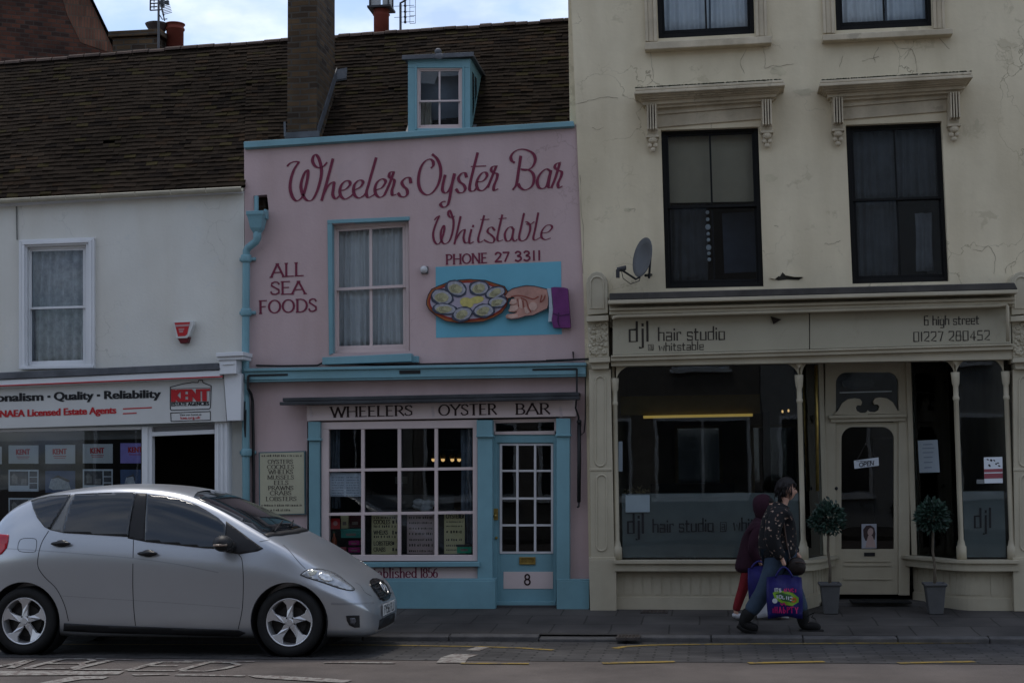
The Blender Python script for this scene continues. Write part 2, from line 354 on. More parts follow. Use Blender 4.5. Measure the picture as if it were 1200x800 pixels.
SERIF = {
 'A': (.76, [[(.02, 0), (.38, 1)], [(.38, 1), (.74, 0)], [(.16, .34), (.6, .34)]]),
 'B': (.60, [[(.1, 0), (.1, 1)], [(.1, 1)]+el(.28, .76, .22, .24, 90, -90)+[(.1, .52)], [(.1, .52)]+el(.3, .26, .25, .26, 90, -90)+[(.1, 0)]]),
 'C': (.68, [el(.4, .5, .36, .5, 48, 312)]),
 'D': (.74, [[(.1, 0), (.1, 1)], [(.1, 1)]+el(.3, .5, .4, .5, 90, -90)+[(.1, 0)]]),
 'E': (.56, [[(.1, 0), (.1, 1)], [(.1, 1), (.5, 1)], [(.1, .53), (.44, .53)], [(.1, 0), (.53, 0)]]),
 'F': (.52, [[(.1, 0), (.1, 1)], [(.1, 1), (.5, 1)], [(.1, .53), (.42, .53)]]),
 'G': (.72, [el(.4, .5, .36, .5, 48, 350), [(.72, 0.02), (.72, .45)]]),
 'H': (.78, [[(.1, 0), (.1, 1)], [(.68, 0), (.68, 1)], [(.1, .52), (.68, .52)]]),
 'I': (.24, [[(.12, 0), (.12, 1)]]),
 'K': (.68, [[(.1, 0), (.1, 1)], [(.6, 1), (.12, .45)], [(.26, .6), (.66, 0)]]),
 'L': (.54, [[(.1, 0), (.1, 1)], [(.1, 0), (.52, 0)]]),
 'M': (.88, [[(.08, 0), (.12, 1)], [(.12, 1), (.44, .1)], [(.44, .1), (.76, 1)], [(.76, 1), (.8, 0)]]),
 'N': (.78, [[(.1, 0), (.1, 1)], [(.1, 1), (.68, 0)], [(.68, 0), (.68, 1)]]),
 'O': (.80, [el(.4, .5, .36, .5)]),
 'P': (.58, [[(.1, 0), (.1, 1)], [(.1, 1)]+el(.28, .74, .25, .26, 90, -90)+[(.1, .48)]]),
 'R': (.64, [[(.1, 0), (.1, 1)], [(.1, 1)]+el(.28, .75, .24, .25, 90, -90)+[(.1, .5)], [(.3, .5), (.62, 0)]]),
 'S': (.53, [S_]), 'T': (.62, [[(.31, 0), (.31, 1)], [(.02, 1), (.6, 1)]]),
 'U': (.72, [[(.1, 1), (.1, .3)]+el(.36, .3, .26, .3, 180, 360)+[(.62, 1)]]),
 'V': (.7, [[(.02, 1), (.35, 0)], [(.35, 0), (.68, 1)]]),
 'W': (1.02, [[(.02, 1), (.28, 0)], [(.28, 0), (.5, .95)], [(.5, .95), (.74, 0)], [(.74, 0), (1.0, 1)]]),
 'Y': (.68, [[(.02, 1), (.34, .48)], [(.66, 1), (.34, .48)], [(.34, .48), (.34, 0)]]),
 '1': (.26, [[(.13, 0), (.13, 1)]]),
 '2': (.54, [smooth_pts([(.04, .8), (.14, .97), (.3, .98), (.44, .84), (.42, .64), (.24, .34), (.03, .02)]), [(.03, .02), (.5, .02)]]),
 '3': (.5, [smooth_pts([(.04, .86), (.18, 1), (.38, .92), (.4, .7), (.2, .54), (.42, .42), (.45, .18), (.25, 0), (.03, .1)])]),
 '5': (.5, [[(.42, 1), (.12, 1), (.09, .56)], smooth_pts([(.09, .56), (.28, .6), (.44, .44), (.43, .16), (.25, 0), (.04, .06)])]),
 '6': (.52, [smooth_pts([(.42, .95), (.2, .8), (.06, .42), (.1, .1), (.26, 0), (.44, .1), (.44, .42), (.28, .54), (.1, .42)])]),
 '7': (.52, [[(.04, .98), (.48, .98)], [(.48, .98), (.18, 0)]]),
 '8': (.5, [el(.25, .75, .18, .24), el(.25, .26, .22, .27)]),
 '0': (.54, [el(.27, .5, .23, .5)]), '4': (.54, [[(.38, 0), (.38, 1), (.02, .3), (.5, .3)]]), '9': (.5, [el(.25, .7, .2, .3), [(.45, .7), (.2, 0)]]),
 'a': (.46, [smooth_pts([(.06, .52), (.2, .62), (.34, .54), (.36, .1), (.44, .0)]), smooth_pts([(.36, .36), (.12, .3), (.06, .12), (.16, 0), (.36, .14)])]),
 'b': (.46, [[(.08, 1), (.08, 0)], el(.24, .3, .17, .3)]), 'd': (.46, [[(.38, 1), (.38, 0)], el(.22, .3, .17, .3)]),
 'e': (.46, [smooth_pts([(.07, .32), (.4, .34), (.36, .54), (.22, .61), (.07, .46), (.06, .16), (.22, 0), (.4, .1)])]),
 'h': (.46, [[(.08, 1), (.08, 0)], smooth_pts([(.08, .42), (.22, .61), (.37, .5), (.38, 0)])]),
 'i': (.2, [[(.1, 0), (.1, .6)], [(.1, .82), (.1, .9)]]), 'l': (.2, [[(.1, 0), (.1, 1)]]),
 's': (.38, [smooth_pts([(.32, .5), (.2, .61), (.07, .5), (.12, .36), (.3, .24), (.32, .08), (.18, 0), (.04, .08)])]),
 't': (.3, [[(.14, .9), (.14, .08), (.28, 0)], [(.02, .6), (.28, .6)]]), 'r': (.34, [[(.08, 0), (.08, .6)], [(.08, .42), (.2, .6), (.32, .58)]]),
 '-': (.4, [[(.05, .4), (.35, .4)]]), '.': (.2, [[(.06, .03), (.12, .03)]]), ' ': (.34, [])}
q = .44
TECH = {
 'a': (.56, [[(.02, .6), (q, .6), (q, 0), (0, 0), (0, .3), (q, .3)]]), 'b': (.56, [[(0, 1), (0, 0), (q, 0), (q, .6), (0, .6)]]),
 'd': (.56, [[(q, 1), (q, 0), (0, 0), (0, .6), (q, .6)]]), 'e': (.56, [[(q, 0), (0, 0), (0, .6), (q, .6), (q, .3), (0, .3)]]),
 'g': (.56, [[(q, 0), (0, 0), (0, .6), (q, .6), (q, -.3), (0.04, -.3)]]), 'h': (.56, [[(0, 1), (0, 0)], [(0, .6), (q, .6), (q, 0)]]),
 'i': (.18, [[(.03, 0), (.03, .6)], [(.03, .78), (.03, .88)]]), 'j': (.30, [[(.14, .62), (.14, -.32), (-.06, -.32)], [(.14, .78), (.14, .88)]]),
 'l': (.2, [[(.03, 0), (.03, 1)]]), 'o': (.56, [[(0, 0), (q, 0), (q, .6), (0, .6), (0, 0)]]), 'r': (.4, [[(0, 0), (0, .6), (.3, .6), (.3, .5)]]),
 's': (.52, [[(.4, .5), (.4, .6), (0, .6), (0, .32), (.4, .28), (.4, 0), (0, 0), (0, .1)]]), 't': (.42, [[(.08, .85), (.08, 0), (.3, 0)], [(-.03, .6), (.3, .6)]]),
 'u': (.56, [[(0, .6), (0, 0), (q, 0), (q, .6)]]), 'w': (.74, [[(0, .6), (.1, 0), (.31, .5), (.52, 0), (.62, .6)]]),
 '@': (.8, [[(.66, -.1), (-.02, -.1), (-.02, .72), (.66, .72), (.66, 0), (.5, 0)], [(.16, .55), (.48, .55), (.48, .06), (.16, .06), (.16, .3), (.48, .3)]]),
 '0': (.62, [[(0, 0), (.48, 0), (.48, 1), (0, 1), (0, 0)]]), '1': (.2, [[(.04, 0), (.04, 1)]]), '2': (.6, [[(0, .9), (0, 1), (.46, 1), (.46, .55), (0, .05), (.48, 0)]]),
 '4': (.6, [[(.36, 0), (.36, 1), (0, .3), (.5, .3)]]), '5': (.6, [[(.46, 1), (.04, 1), (0, .55), (.46, .55), (.46, 0), (0, 0)]]),
 '6': (.6, [[(.42, 1), (0, 1), (0, 0), (.46, 0), (.46, .55), (0, .55)]]), '7': (.56, [[(0, 1), (.46, 1), (.2, 0)]]),
 '8': (.6, [[(.04, .54), (.04, 1), (.42, 1), (.42, .54), (0, .54), (0, 0), (.46, 0), (.46, .54)]]), ' ': (.3, [])}
def letters(mb, text, font, p0, p1, h, Y, thick=.14, thin=.05, serif=True, place=None, sp=.04, size=None):
    """text along the pixel baseline p0 -> p1 with capital height h pixels"""
    adv = [font[c][0]+sp for c in text]; W = sum(adv)-sp
    p0, p1 = Vector(p0), Vector(p1); ux = (p1-p0)/W; uy = Vector((-.012, -1))*h
    place = place or onplane(Y)
    def wd(d): return h*(thin+(thick-thin)*min(1, abs(d.y)**1.3))
    x = 0
    for c, a in zip(text, adv):
        for st in font[c][1]:
            ribbon(mb, [p0+ux*(x+u)+uy*v for u, v in st], wd if serif else (lambda d: h*thick), place)
            if serif and len(st) == 2 and abs(st[0][1]-st[1][1]) > .5:
                for u, v in st:
                    if v in (0, 1, 0.0, 1.0): ribbon(mb, [p0+ux*(x+u-.085)+uy*v, p0+ux*(x+u+.085)+uy*v], lambda d: h*thin*1.1, place)
        x += a
    return mb
def script(mb, strokes, ox, oy, s, Y, thick, thin):
    pl = onplane(Y)
    def wd(d):
        k = abs(d.x*.25+d.y*.97) if True else 0
        return thin+(thick-thin)*min(1, k**1.9)
    for st in strokes: ribbon(mb, [Vector((ox+p.x/s, oy+p.y/s)) for p in smooth_pts(st, 7)], wd, pl)
    return mb
def sans(mb, text, p0, p1, h, Y, bold=.0, lift=.004, strike=0):
    """built-in typeface, as a flat mesh fitted to the pixel baseline p0 -> p1, capital height h"""
    cu = bpy.data.curves.new('t', 'FONT'); cu.body = text; cu.size = 1; cu.offset = min(bold, .018); cu.fill_mode = 'FRONT' if hasattr(cu, 'fill_mode') else 'BOTH'
    o = bpy.data.objects.new('t', cu); COL.objects.link(o); bpy.context.view_layer.update()
    dg = bpy.context.evaluated_depsgraph_get(); me = bpy.data.meshes.new_from_object(o.evaluated_get(dg))
    xs = [v.co.x for v in me.vertices]; x0, x1 = min(xs), max(xs)
    p0, p1 = Vector(p0), Vector(p1); ux = (p1-p0)/(x1-x0); uy = Vector((-.012, -1))*h/.72
    for k in range(-strike, strike+1):             # brush the letters twice or more for a heavier weight
        vs = []
        for v in me.vertices:
            p = p0+ux*(v.co.x-x0)+uy*v.co.y; vs.append(mb.bm.verts.new(at(p.x+k*.055*h, p.y, Y-lift-.0004*(k+2))))
        for f in me.polygons:
            try: mb.bm.faces.new([vs[i] for i in f.vertices])
            except ValueError: pass
    bpy.data.objects.remove(o); bpy.data.curves.remove(cu); bpy.data.meshes.remove(me); return mb
def scribble(mb, x0, x1, y, h, Y, seed=0):        # rows of print too small to read: short broken strokes
    rg = random.Random(seed+int(x0*7+y*13)); x = x0
    while x < x1:
        wd_ = h*rg.uniform(.35, .8)
        mb.pr(x, y-h*rg.uniform(.75, 1), min(x+wd_*.7, x1), y-h*rg.uniform(0, .15), Y-.003, Y-.0005); x += wd_+h*rg.choice((.15, .2, .2, .6))

def curtain(name, x0, y0, x1, y1, Y, m, label, folds=9, amp=.03, cat='curtain', group=None, gather=0):
    mb = MB(); n = folds*8; A = at(x0, y0, Y); B = at(x1, y0, Y); z1 = at(x0, y1, Y).z; rows = 10; g = []
    rg = random.Random(int(x0*3+y0)); ph = [rg.uniform(-.6, .6) for _ in range(folds+2)]; am = [rg.uniform(.5, 1.3) for _ in range(folds+2)]
    for j in range(rows+1):
        t = j/rows; row = []
        for i in range(n+1):
            u = i/n; k = int(u*folds); a = u*folds*2*math.pi+ph[k]*(1-.3*t)
            row.append(mb.bm.verts.new((A.x+(B.x-A.x)*u+.006*math.sin(5*t+k), Y+amp*am[k]*math.sin(a)*(.7+.5*t), A.z+(z1-A.z)*t)))
        g.append(row)
    for j in range(rows):
        for i in range(n): mb.bm.faces.new((g[j][i], g[j][i+1], g[j+1][i+1], g[j+1][i]))
    o = mb.build(name, m, None, True); sm = o.modifiers.new('thickness', 'SOLIDIFY'); sm.thickness = .002
    return tag(o, label, cat, group)

def sash_window(parent, quad, yf, frame_m, fw=5, bar=3, rail=None, cols=2, rows_up=1, glass=GLASS, name='window', sashm=None, sash_w=3.0, depth=.07, lower_open=0):
    """quad: px corners tl, tr, br, bl of the opening; a box frame, two sashes with glazing bars and panes"""
    tl, tr, br, bl = [Vector(p) for p in quad]
    def Q(u, v): return tl*(1-u)*(1-v)+tr*u*(1-v)+br*u*v+bl*(1-u)*v
    W = ((tr-tl).length+(br-bl).length)/2; H = ((bl-tl).length+(br-tr).length)/2
    def strip(mb, u0, v0, u1, v1, y0, y1): mb.pp([tuple(Q(u0, v0)), tuple(Q(u1, v0)), tuple(Q(u1, v1)), tuple(Q(u0, v1))], y0, y1)
    a, b = fw/W, fw/H
    mb = MB(); strip(mb, 0, 0, a, 1, yf, yf+depth+.06); strip(mb, 1-a, 0, 1, 1, yf, yf+depth+.06); strip(mb, a, 0, 1-a, b, yf+.001, yf+depth+.06); strip(mb, a, 1-b, 1-a, 1, yf-.001, yf+depth+.06)
    f = mb.build(name, frame_m, parent, bevel=.004)
    r = rail if rail else .5; sm = sashm or frame_m; su, sv = sash_w/W, sash_w/H; bu, bv = bar/W/2, bar/H/2
    for k, (v0, v1, yy) in enumerate(((b, r+sv/2, yf+.02), (r-sv/2, 1-b, yf+.055))):
        mb = MB(); u0, u1 = a, 1-a
        strip(mb, u0, v0, u0+su, v1, yy, yy+.035); strip(mb, u1-su, v0, u1, v1, yy, yy+.035)
        strip(mb, u0+su, v0, u1-su, v0+sv, yy+.001, yy+.034); strip(mb, u0+su, v1-sv*(1 if k == 0 else 1.3), u1-su, v1, yy+.001, yy+.034)
        for c in range(1, cols):
            uc = u0+(u1-u0)*c/cols; strip(mb, uc-bu, v0+sv, uc+bu, v1-sv, yy+.003, yy+.03)
        mb.build('sash', sm, f, bevel=.003)
        mb = MB(); strip(mb, u0+su, v0+sv, u1-su, v1-sv, yy+.014, yy+.018); mb.build('pane', glass, f)
    return f
# ================================================================== the street
def kerb_y(x): return -2.0+.02*(max(-4, min(8, x))-2)
ASPH = mat('worn_asphalt', (.098, .082, .072), .92, .32, .9, .7, 130)
PAVE = brick_mat('pavement_slabs', (.066, .063, .060), (.055, .052, .050), (.033, .031, .029), bw=.62, bh=.60, ms=.010, flatmap=True, bump=.3)
SETT = brick_mat('grey_setts', (.070, .069, .069), (.050, .049, .050), (.028, .028, .028), bw=.32, bh=.105, ms=.011, flatmap=True, bump=.8)
KERBM = mat('granite_kerb', (.075, .071, .068), .85, .25, 7, .4, 60)
YEL = mat('yellow_road_paint', (.23, .155, .03), .8, .22, 9, .3, 90, worn=(14, .40, (.10, .08, .055)))
RWHITE = mat('white_road_paint', (.24, .225, .20), .85, .28, 10, .3, 90, worn=(16, .44, (.125, .10, .088)))
mb = MB(); mb.poly([(-90, -90, -.03), (90, -90, -.03), (90, 90, -.03), (-90, 90, -.03)])
tag(mb.build('ground', ASPH), kind='structure')
# road: slightly cambered sheet
mb = MB(); xs = [-60, -30, -12, -8, -6, -4, -2, 0, 2, 4, 6, 8, 12, 30, 60]; prev = None
for x in xs:
    ky = kerb_y(x)
    col = [mb.bm.verts.new((x, y, z)) for y, z in ((ky+.02, 0), (ky-.6, .012), (-3.7, .03), (-6, .05), (-12, .05), (-15.2, 0))]
    if prev:
        for a in range(5): mb.bm.faces.new((prev[a], col[a], col[a+1], prev[a+1]))
    prev = col
tag(mb.build('road', ASPH, smooth=True), kind='structure')
def road_z(y, x=0):
    ky = kerb_y(x)
    P = [(ky, 0), (ky-.6, .012), (-3.7, .03), (-6, .05), (-12, .05)]
    for (a, za), (b, zb) in zip(P, P[1:]):
        if y <= a and y >= b: return za+(zb-za)*(a-y)/(a-b)
    return .05 if y < -6 else 0
def gpx(px, py):                                  # point of the road surface seen at a photo pixel
    z = .03
    for _ in range(4):
        p = gd(px, py, z); z = road_z(p.y, p.x)
    p.z = z; return p
mb = MB(); prev = None                            # strip of setts beside the kerb
for i in range(61):
    x = -30+i
    ky = kerb_y(x); ye = -3.66+.02*(x-2)*.6
    col = [mb.bm.verts.new((x, y, road_z(y, x)+.004)) for y in (ky+.005, ky-.6, ye)]
    if prev:
        for a in range(2): mb.bm.faces.new((prev[a], col[a], col[a+1], prev[a+1]))
    prev = col
tag(mb.build('paving_setts', SETT, smooth=True), kind='structure')
# pavement, falling from the house fronts to the kerb
def pave_z(y, x=2):
    ky = kerb_y(x)+.15
    if y >= 0: return .15
    return .15+(.062-.15)*min(1, y/ky)
mb = MB(); prev = None
for i in range(31):
    x = -30+2*i
    col = [mb.bm.verts.new((x, y, z)) for y, z in ((3, .15), (0, .15), (kerb_y(x)+.14, .062))]
    if prev:
        for a in range(2): mb.bm.faces.new((prev[a], col[a], col[a+1], prev[a+1]))
    prev = col
tag(mb.build('pavement', PAVE), kind='structure')
mb = MB(); x = -30
while x < 30:                                     # kerb stones
    l = random.uniform(.85, .95); a, b = kerb_y(x), kerb_y(x+l); dz = random.uniform(-.004, .004)
    drop = -.02 if -.15 < x < .75 else 0
    t = .064+dz+drop
    mb.prism([(x+.004, a, -.04), (x+l-.004, b, -.04), (x+l-.004, b, t-.012), (x+.004, a, t-.012)], [(x+.004, a+.135, -.04), (x+l-.004, b+.135, -.04), (x+l-.004, b+.135, t), (x+.004, a+.135, t)])
    x += l
tag(mb.build('kerb', KERBM, bevel=.012), kind='structure')
mb = MB(); mb.box(-60, 60, -19.5, -15.2, -.02, .10); tag(mb.build('opposite_pavement', PAVE), kind='structure')
def paint(name, polys, m):
    mb = MB()
    for P in polys:
        a = [gpx(x, y) for x, y in P]
        for p in a: p.z += .0085
        mb.poly(a)
    return tag(mb.build(name, m), kind='structure')
mb = MB()                                         # yellow line along the kerb, following the bay ends
def gline(mb, pts, wd, lift=.009):
    P = [gpx(*p) for p in pts]
    for a, b in zip(P, P[1:]):
        d = (b-a); d.z = 0; d.normalize(); n = Vector((-d.y, d.x, 0))*wd/2
        mb.poly([Vector((q.x, q.y, road_z(q.y, q.x)+lift)) for q in (a-n, b-n, b+n, a+n)])
gline(mb, [(720, 760), (735, 757.6), (760, 756.3), (800, 755.5), (900, 754.6), (1000, 754), (1100, 753.6), (1300, 753)], .09)
gline(mb, [(-80, 755), (200, 755.5), (430, 756), (500, 757), (560, 758), (610, 759.5), (648, 762)], .07)
tag(mb.build('yellow_kerb_line', YEL), kind='structure')
mb = MB()
for a, b in ((706, 791), (877, 966), (1052, 1142), (1230, 1320)): gline(mb, [(a, 777.3), (b, 775.6)], .10)
gline(mb, [(540, 777.5), (620, 778)], .07)
tag(mb.build('road_marking', YEL), kind='structure')
mb = MB()
gline(mb, [(528, 777), (533, 771), (546, 767)], .26); gline(mb, [(554, 762.5), (566, 758.5)], .14)
gline(mb, [(380, 776.6), (463, 777.2)], .07)
tag(mb.build('road_marking', RWHITE), kind='structure')
def letter_strokes(name, groups, m):
    mb = MB()
    for P, wd in groups:
        gline(mb, P, wd*.62, .0095)
        for v in mb.bm.verts: pass
    return tag(mb.build(name, m), kind='structure')
# the word ABLED of a longer painted word, drawn wide on the road
letter_strokes('road_marking', [
 ([(-62, 787), (-40, 774)], .12), ([(-40, 774), (-10, 773)], .09),
 ([(-14, 784), (38, 773.2)], .13), ([(38, 773.2), (12, 783)], .13), ([(2, 780), (22, 779.6)], .09),
 ([(28, 783.8), (74, 772.4)], .13), ([(74, 772.4), (104, 772.6), (110, 774.5), (95, 777.6), (56, 777.8)], .10), ([(95, 777.8), (98, 780), (82, 783.5), (30, 783.8)], .10),
 ([(86, 784.5), (130, 774)], .13), ([(86, 784.8), (142, 785)], .11), ([(112, 772.2), (156, 773.6)], .06),
 ([(150, 785.8), (188, 776)], .13), ([(188, 776), (226, 776.2)], .09), ([(168, 780.5), (208, 780.6)], .09), ([(150, 786), (206, 786.3)], .10),
 ([(210, 786), (244, 776.4)], .13), ([(244, 776.2), (272, 776.8), (280, 779.5), (262, 784), (240, 786.8), (210, 786.6)], .10), ([(216, 774.8), (298, 775.6)], .06)], RWHITE)
paint('white_road_line', [[(-90, 787), (60, 786.6), (146, 787), (140, 790.5), (60, 791.6), (-90, 792.5)], [(290, 791.8), (322, 792), (413, 797.2), (404, 800.5), (372, 799), (300, 794.6)],
  [(88, 792.6), (129, 793), (120, 796), (96, 796.4), (62, 802), (40, 802)], [(154, 790.2), (196, 789.8), (200, 791.2), (158, 792)], [(206, 790.4), (288, 791.6), (286, 793), (204, 791.8)]], RWHITE)
for k, (x0, x1, y, lab) in enumerate(((751, 783, 719, 'rusty rectangular utility cover set in the pavement nearer the shop wall'), (724, 749, 740, 'small dark utility cover set in the pavement nearer the kerb'))):
    a = gd((x0+x1)/2, y, .11); a.z = pave_z(a.y, a.x)
    t = thing('utility_cover', a, lab, 'utility cover')
    m1 = MB(); w_ = .15 if k == 0 else .12; d_ = .14
    m1.box(a.x-w_, a.x+w_, a.y-d_, a.y+d_, a.z-.02, a.z+.008); m1.build('frame', mat('cast_iron', (.05, .042, .038), .7, .4, 9, .6, 50), t)
    m1 = MB()
    for i in range(6):
        for j in range(6): m1.box(a.x-w_*.85+i*w_*.29, a.x-w_*.85+i*w_*.29+w_*.2, a.y-d_*.85+j*d_*.29, a.y-d_*.85+j*d_*.29+d_*.2, a.z+.0085, a.z+.012)
    m1.build('lid_pattern', mat('rusty_iron', (.045, .034, .027), .7, .4, 9), t)

# ================================================================== roofs with real tiles
def tile_roof(name, e0, e1, r0, r1, parent, courses=32, tw=.17, seed=1, mats=TILE):
    rg = random.Random(seed); e0, e1, r0, r1 = map(Vector, (e0, e1, r0, r1)); mb = MB(); bm = mb.bm
    lay = bm.loops.layers.float_color.new('tint')
    nrm = (e1-e0).cross(r0-e0).normalized()
    if nrm.y > 0: nrm = -nrm
    nt_ = max(2, int((e1-e0).length/tw))
    def B(u, v):
        # an old roof sags and waves a little
        p = e0*(1-u)*(1-v)+e1*u*(1-v)+r0*(1-u)*v+r1*u*v
        return p+nrm*(.014*math.sin(u*9+seed)+.005*math.sin(u*17+v*5))*math.sin(math.pi*min(1, max(0, v)))
    for i in range(courses):
        off = .5*(i % 2); row = rg.uniform(.88, 1.08)
        for j in range(-1, nt_+1):
            if rg.random() < .0008: continue
            u0, u1 = (j+off)/nt_, (j+1+off)/nt_-.012/nt_
            u0, u1 = max(0, u0), min(1, u1)
            if u1-u0 < .15/nt_: continue
            dz = rg.gauss(0, .05); v0, v1 = (i+dz)/courses, (i+1.25)/courses
            if v1 > 1.0: v1 = 1.0
            lift = .013+abs(rg.gauss(0, .005)); tilt = rg.gauss(0, .0025)
            p = [B(u0, v0)+nrm*(lift+tilt), B(u1, v0)+nrm*(lift-tilt), B(u1, v1)+nrm*.002, B(u0, v1)+nrm*.002]
            q_ = [B(u0, v0)-nrm*.004, B(u1, v0)-nrm*.004]
            V = [bm.verts.new(x) for x in p]; W_ = [bm.verts.new(x) for x in q_]
            g = row*rg.uniform(.80, 1.16)
            k = rg.random(); c = (g, g, g)
            if k < .07: c = (g*1.35, g*1.2, g*1.05)
            elif k < .16: c = (g*1.35, g*1.5, g*.95)
            elif k < .25: c = (g*.5, g*.5, g*.55)
            fs = [bm.faces.new(V), bm.faces.new((W_[0], W_[1], V[1], V[0])), bm.faces.new((V[0], V[3], W_[0])), bm.faces.new((V[1], W_[1], V[2]))]
            for f in fs:
                for lp in f.loops: lp[lay] = (*c, 1)
    # underlay sheet below the tiles
    f = bm.faces.new([bm.verts.new(x-nrm*.03) for x in (e0, e1, r1, r0)])
    for lp in f.loops: lp[lay] = (.3, .3, .3, 1)
    me = bpy.data.meshes.new(name); bm.to_mesh(me); bm.free()
    return link(name, me, mats, parent)
RIDGE = mat('ridge_tile', (.075, .052, .04), .9, .4, 3, .4, 30)
def ridge(a, b, parent, n=24):
    mb = MB(); a, b = Vector(a), Vector(b)
    for i in range(n):
        p, q_ = a+(b-a)*(i/n), a+(b-a)*((i+.94)/n); r_ = .06+random.uniform(-.005, .006); j = Vector((0, 0, random.uniform(-.007, .007)))
        A = [p+j+Vector((0, math.cos(t)*r_*1.2, math.sin(t)*r_-.03)) for t in [math.pi*k/6 for k in range(7)]]
        C_ = [x+(q_-p) for x in A]; mb.prism(A, C_)
    return mb.build('ridge_tiles', RIDGE, parent)
YR = 2.15
# ================================================================== white building: estate agency (left)
A0 = thing('estate_agency', (-5.2, 0, .15), 'white rendered house with an estate agents shopfront on the ground floor', 'building')
outer = [(-120, 240), (286, 224), (288, 700), (289, 716), (268, 716), (268, 490), (-120, 506)]
MB().wall(outer, [[(31, 289), (103, 287), (103, 428), (31, 430)]], 0, .3).build('wall', WHITER, A0)
mb = MB(); a, b = at(-120, 300, 2), at(286, 300, 2)  # side and rear walls so that the house is a solid thing
mb.box(a.x, a.x+.02, .3, 4.4, .1, 5.2); mb.box(a.x, b.x, 4.3, 4.4, .1, 5.2); mb.build('rear_wall', WHITER, A0)
# eaves board and gutter
mb = MB(); mb.pp([(-120, 243), (284, 221), (284, 226), (-120, 249)], -.02, .02); mb.build('eaves_board', WHITEW, A0)
mb = MB(); p, q_ = at(-120, 240.5, -.11), at(284.5, 220, -.11)
for i in range(10):
    s0, s1 = p+(q_-p)*(i/10), p+(q_-p)*((i+1)/10)
    A = [s0+Vector((0, .055*math.cos(t), .05*math.sin(t))) for t in [math.pi+math.pi*k/8 for k in range(9)]]
    A = A+[x+Vector((0, -x.y+s0.y+(x.y-s0.y)*.85, .006)) for x in A[::-1]]
    mb.prism(A, [x+(s1-s0)*.985 for x in A])
mb.build('gutter', mat('painted_gutter', (.40, .37, .29), .5, .15, 4), A0)
e0, e1 = at(-120, 238.5, -.06), at(286.5, 217.5, -.06); r0, r1 = at(-120, 84, YR), at(330, 48, YR)
rf = tile_roof('roof', e0, e1, r0, r1, A0, 38, .145, seed=3)
ridge(r0, r1, rf)
mb = MB(); mb.poly([r0, r1, (r1.x, 4.6, 5.0), (r0.x, 4.6, 5.0)]); mb.build('rear_slope', TILE, rf)
# chimney on the rear slope
mb = MB(); a, b = at(140, 50, 3.0), at(206, 50, 3.0); zc = at(170, 49, 3.0).z
mb.box(a.x, b.x-.18, 2.75, 3.35, 5.8, zc); mb.box(a.x-.05, b.x-.12, 2.7, 3.4, zc+.002, zc+.09)
ch = mb.build('chimney', BRICKC, A0, bevel=.01)
mb = MB(); c = at(184, 47, 3.0); mb.lathe([(.10, -.12), (.11, 0), (.16, .08), (.175, .11), (.15, .12), (.12, .10)], (c.x, 3.0, zc+.14), 20); mb.build('chimney_pot', mat('dark_pot', (.07, .05, .045), .8, .3, 6), ch, True)
mb = MB(); c = at(205, 56, 3.05); h_ = at(205, 28.5, 3.05).z-c.z
mb.lathe([(.125, -.5), (.125, h_*.72), (.14, h_*.74), (.14, h_*.80), (.125, h_*.82), (.13, h_*.95), (.145, h_*.96), (.145, h_), (.10, h_), (.10, h_*.8)], (c.x, 3.05, c.z), 20); mb.build('chimney_pot', TERRA, ch, True)
# sash window and its moulded surround
mb = MB()
for i, (d, yy) in enumerate(((0, -.05), (3.2, -.065), (6.0, -.035))):
    L_, T_, R_2, B_ = 22+d, 281+d*.9, 110-d, 432
    mb.pp([(L_, T_), (R_2, T_-3), (R_2, T_), (L_, T_+3)], yy, .0); mb.pp([(L_, T_+3), (L_+3.2, T_+3), (L_+3.4, B_), (L_, B_)], yy, .0); mb.pp([(R_2-3.2, T_), (R_2, T_), (R_2, B_-1), (R_2-3.2, B_-1)], yy, .0)
mb.pp([(24, 429), (109, 427.5), (109, 431), (24, 432.5)], -.09, .0)
mb.build('window_surround', WHITEW, A0, bevel=.004)
wf = sash_window(A0, [(31, 289), (103, 287), (103, 428), (31, 430)], .02, WHITEW, 3.2, 2, .513, 1, glass=GLASSD, sash_w=2.6)
curtain('net_curtain', 33, 291, 102, 427, .17, mat('grey_net_cloth', (.44, .43, .45), .95, .35, 9), 'grey white net curtain in the first floor window of the white house', 7, .05)
MB().tube([at(19.3, 242, -.012), at(19.6, 262, -.012), at(20, 281, -.012)], .008, 6).build('cable', mat('grey_cable', (.14, .14, .13), .6), A0)
# shopfront: lead ledge, cornice, sign, consoles
MB().pp([(-120, 441.5), (255, 425), (258, 433), (-120, 450)], -.32, .0).build('ledge', LEAD, A0, bevel=.008)
mb = MB(); mb.pp([(-120, 450.5), (258, 433.6), (258, 441), (-120, 458)], -.30, .0); mb.pp([(-120, 458.2), (260, 441.2), (260, 443), (-120, 460.4)], -.245, 0)
co = mb.build('cornice', WHITEW, A0, bevel=.006)
MB().pp([(-120, 456.2), (261, 440.3), (261, 441.7), (-120, 457.6)], -.305, -.2995).build('red_stripe', RED, co)
sg = MB().pp([(-120, 460.4), (262, 443), (265.5, 493.5), (-120, 506)], -.20, .0).build('sign_board', SIGNW, A0, bevel=.004)
mb = MB(); 
for tx_, xa, xb in (('Professionalism', -62, 50.6), ('-', 55.5, 59.2), ('Quality', 63.6, 109.4), ('-', 113.4, 117.4), ('Reliability', 122.4, 188.4)):
    ya = lambda x: 470.2-.0245*x
    mb = MB(); sans(mb, tx_, (xa, ya(xa)), (xb, ya(xb)), 9.6 if tx_ != '-' else 14, -.20, .018, strike=1 if tx_ != '-' else 0); mb.build('sign_lettering', INK, sg)
mb = MB()
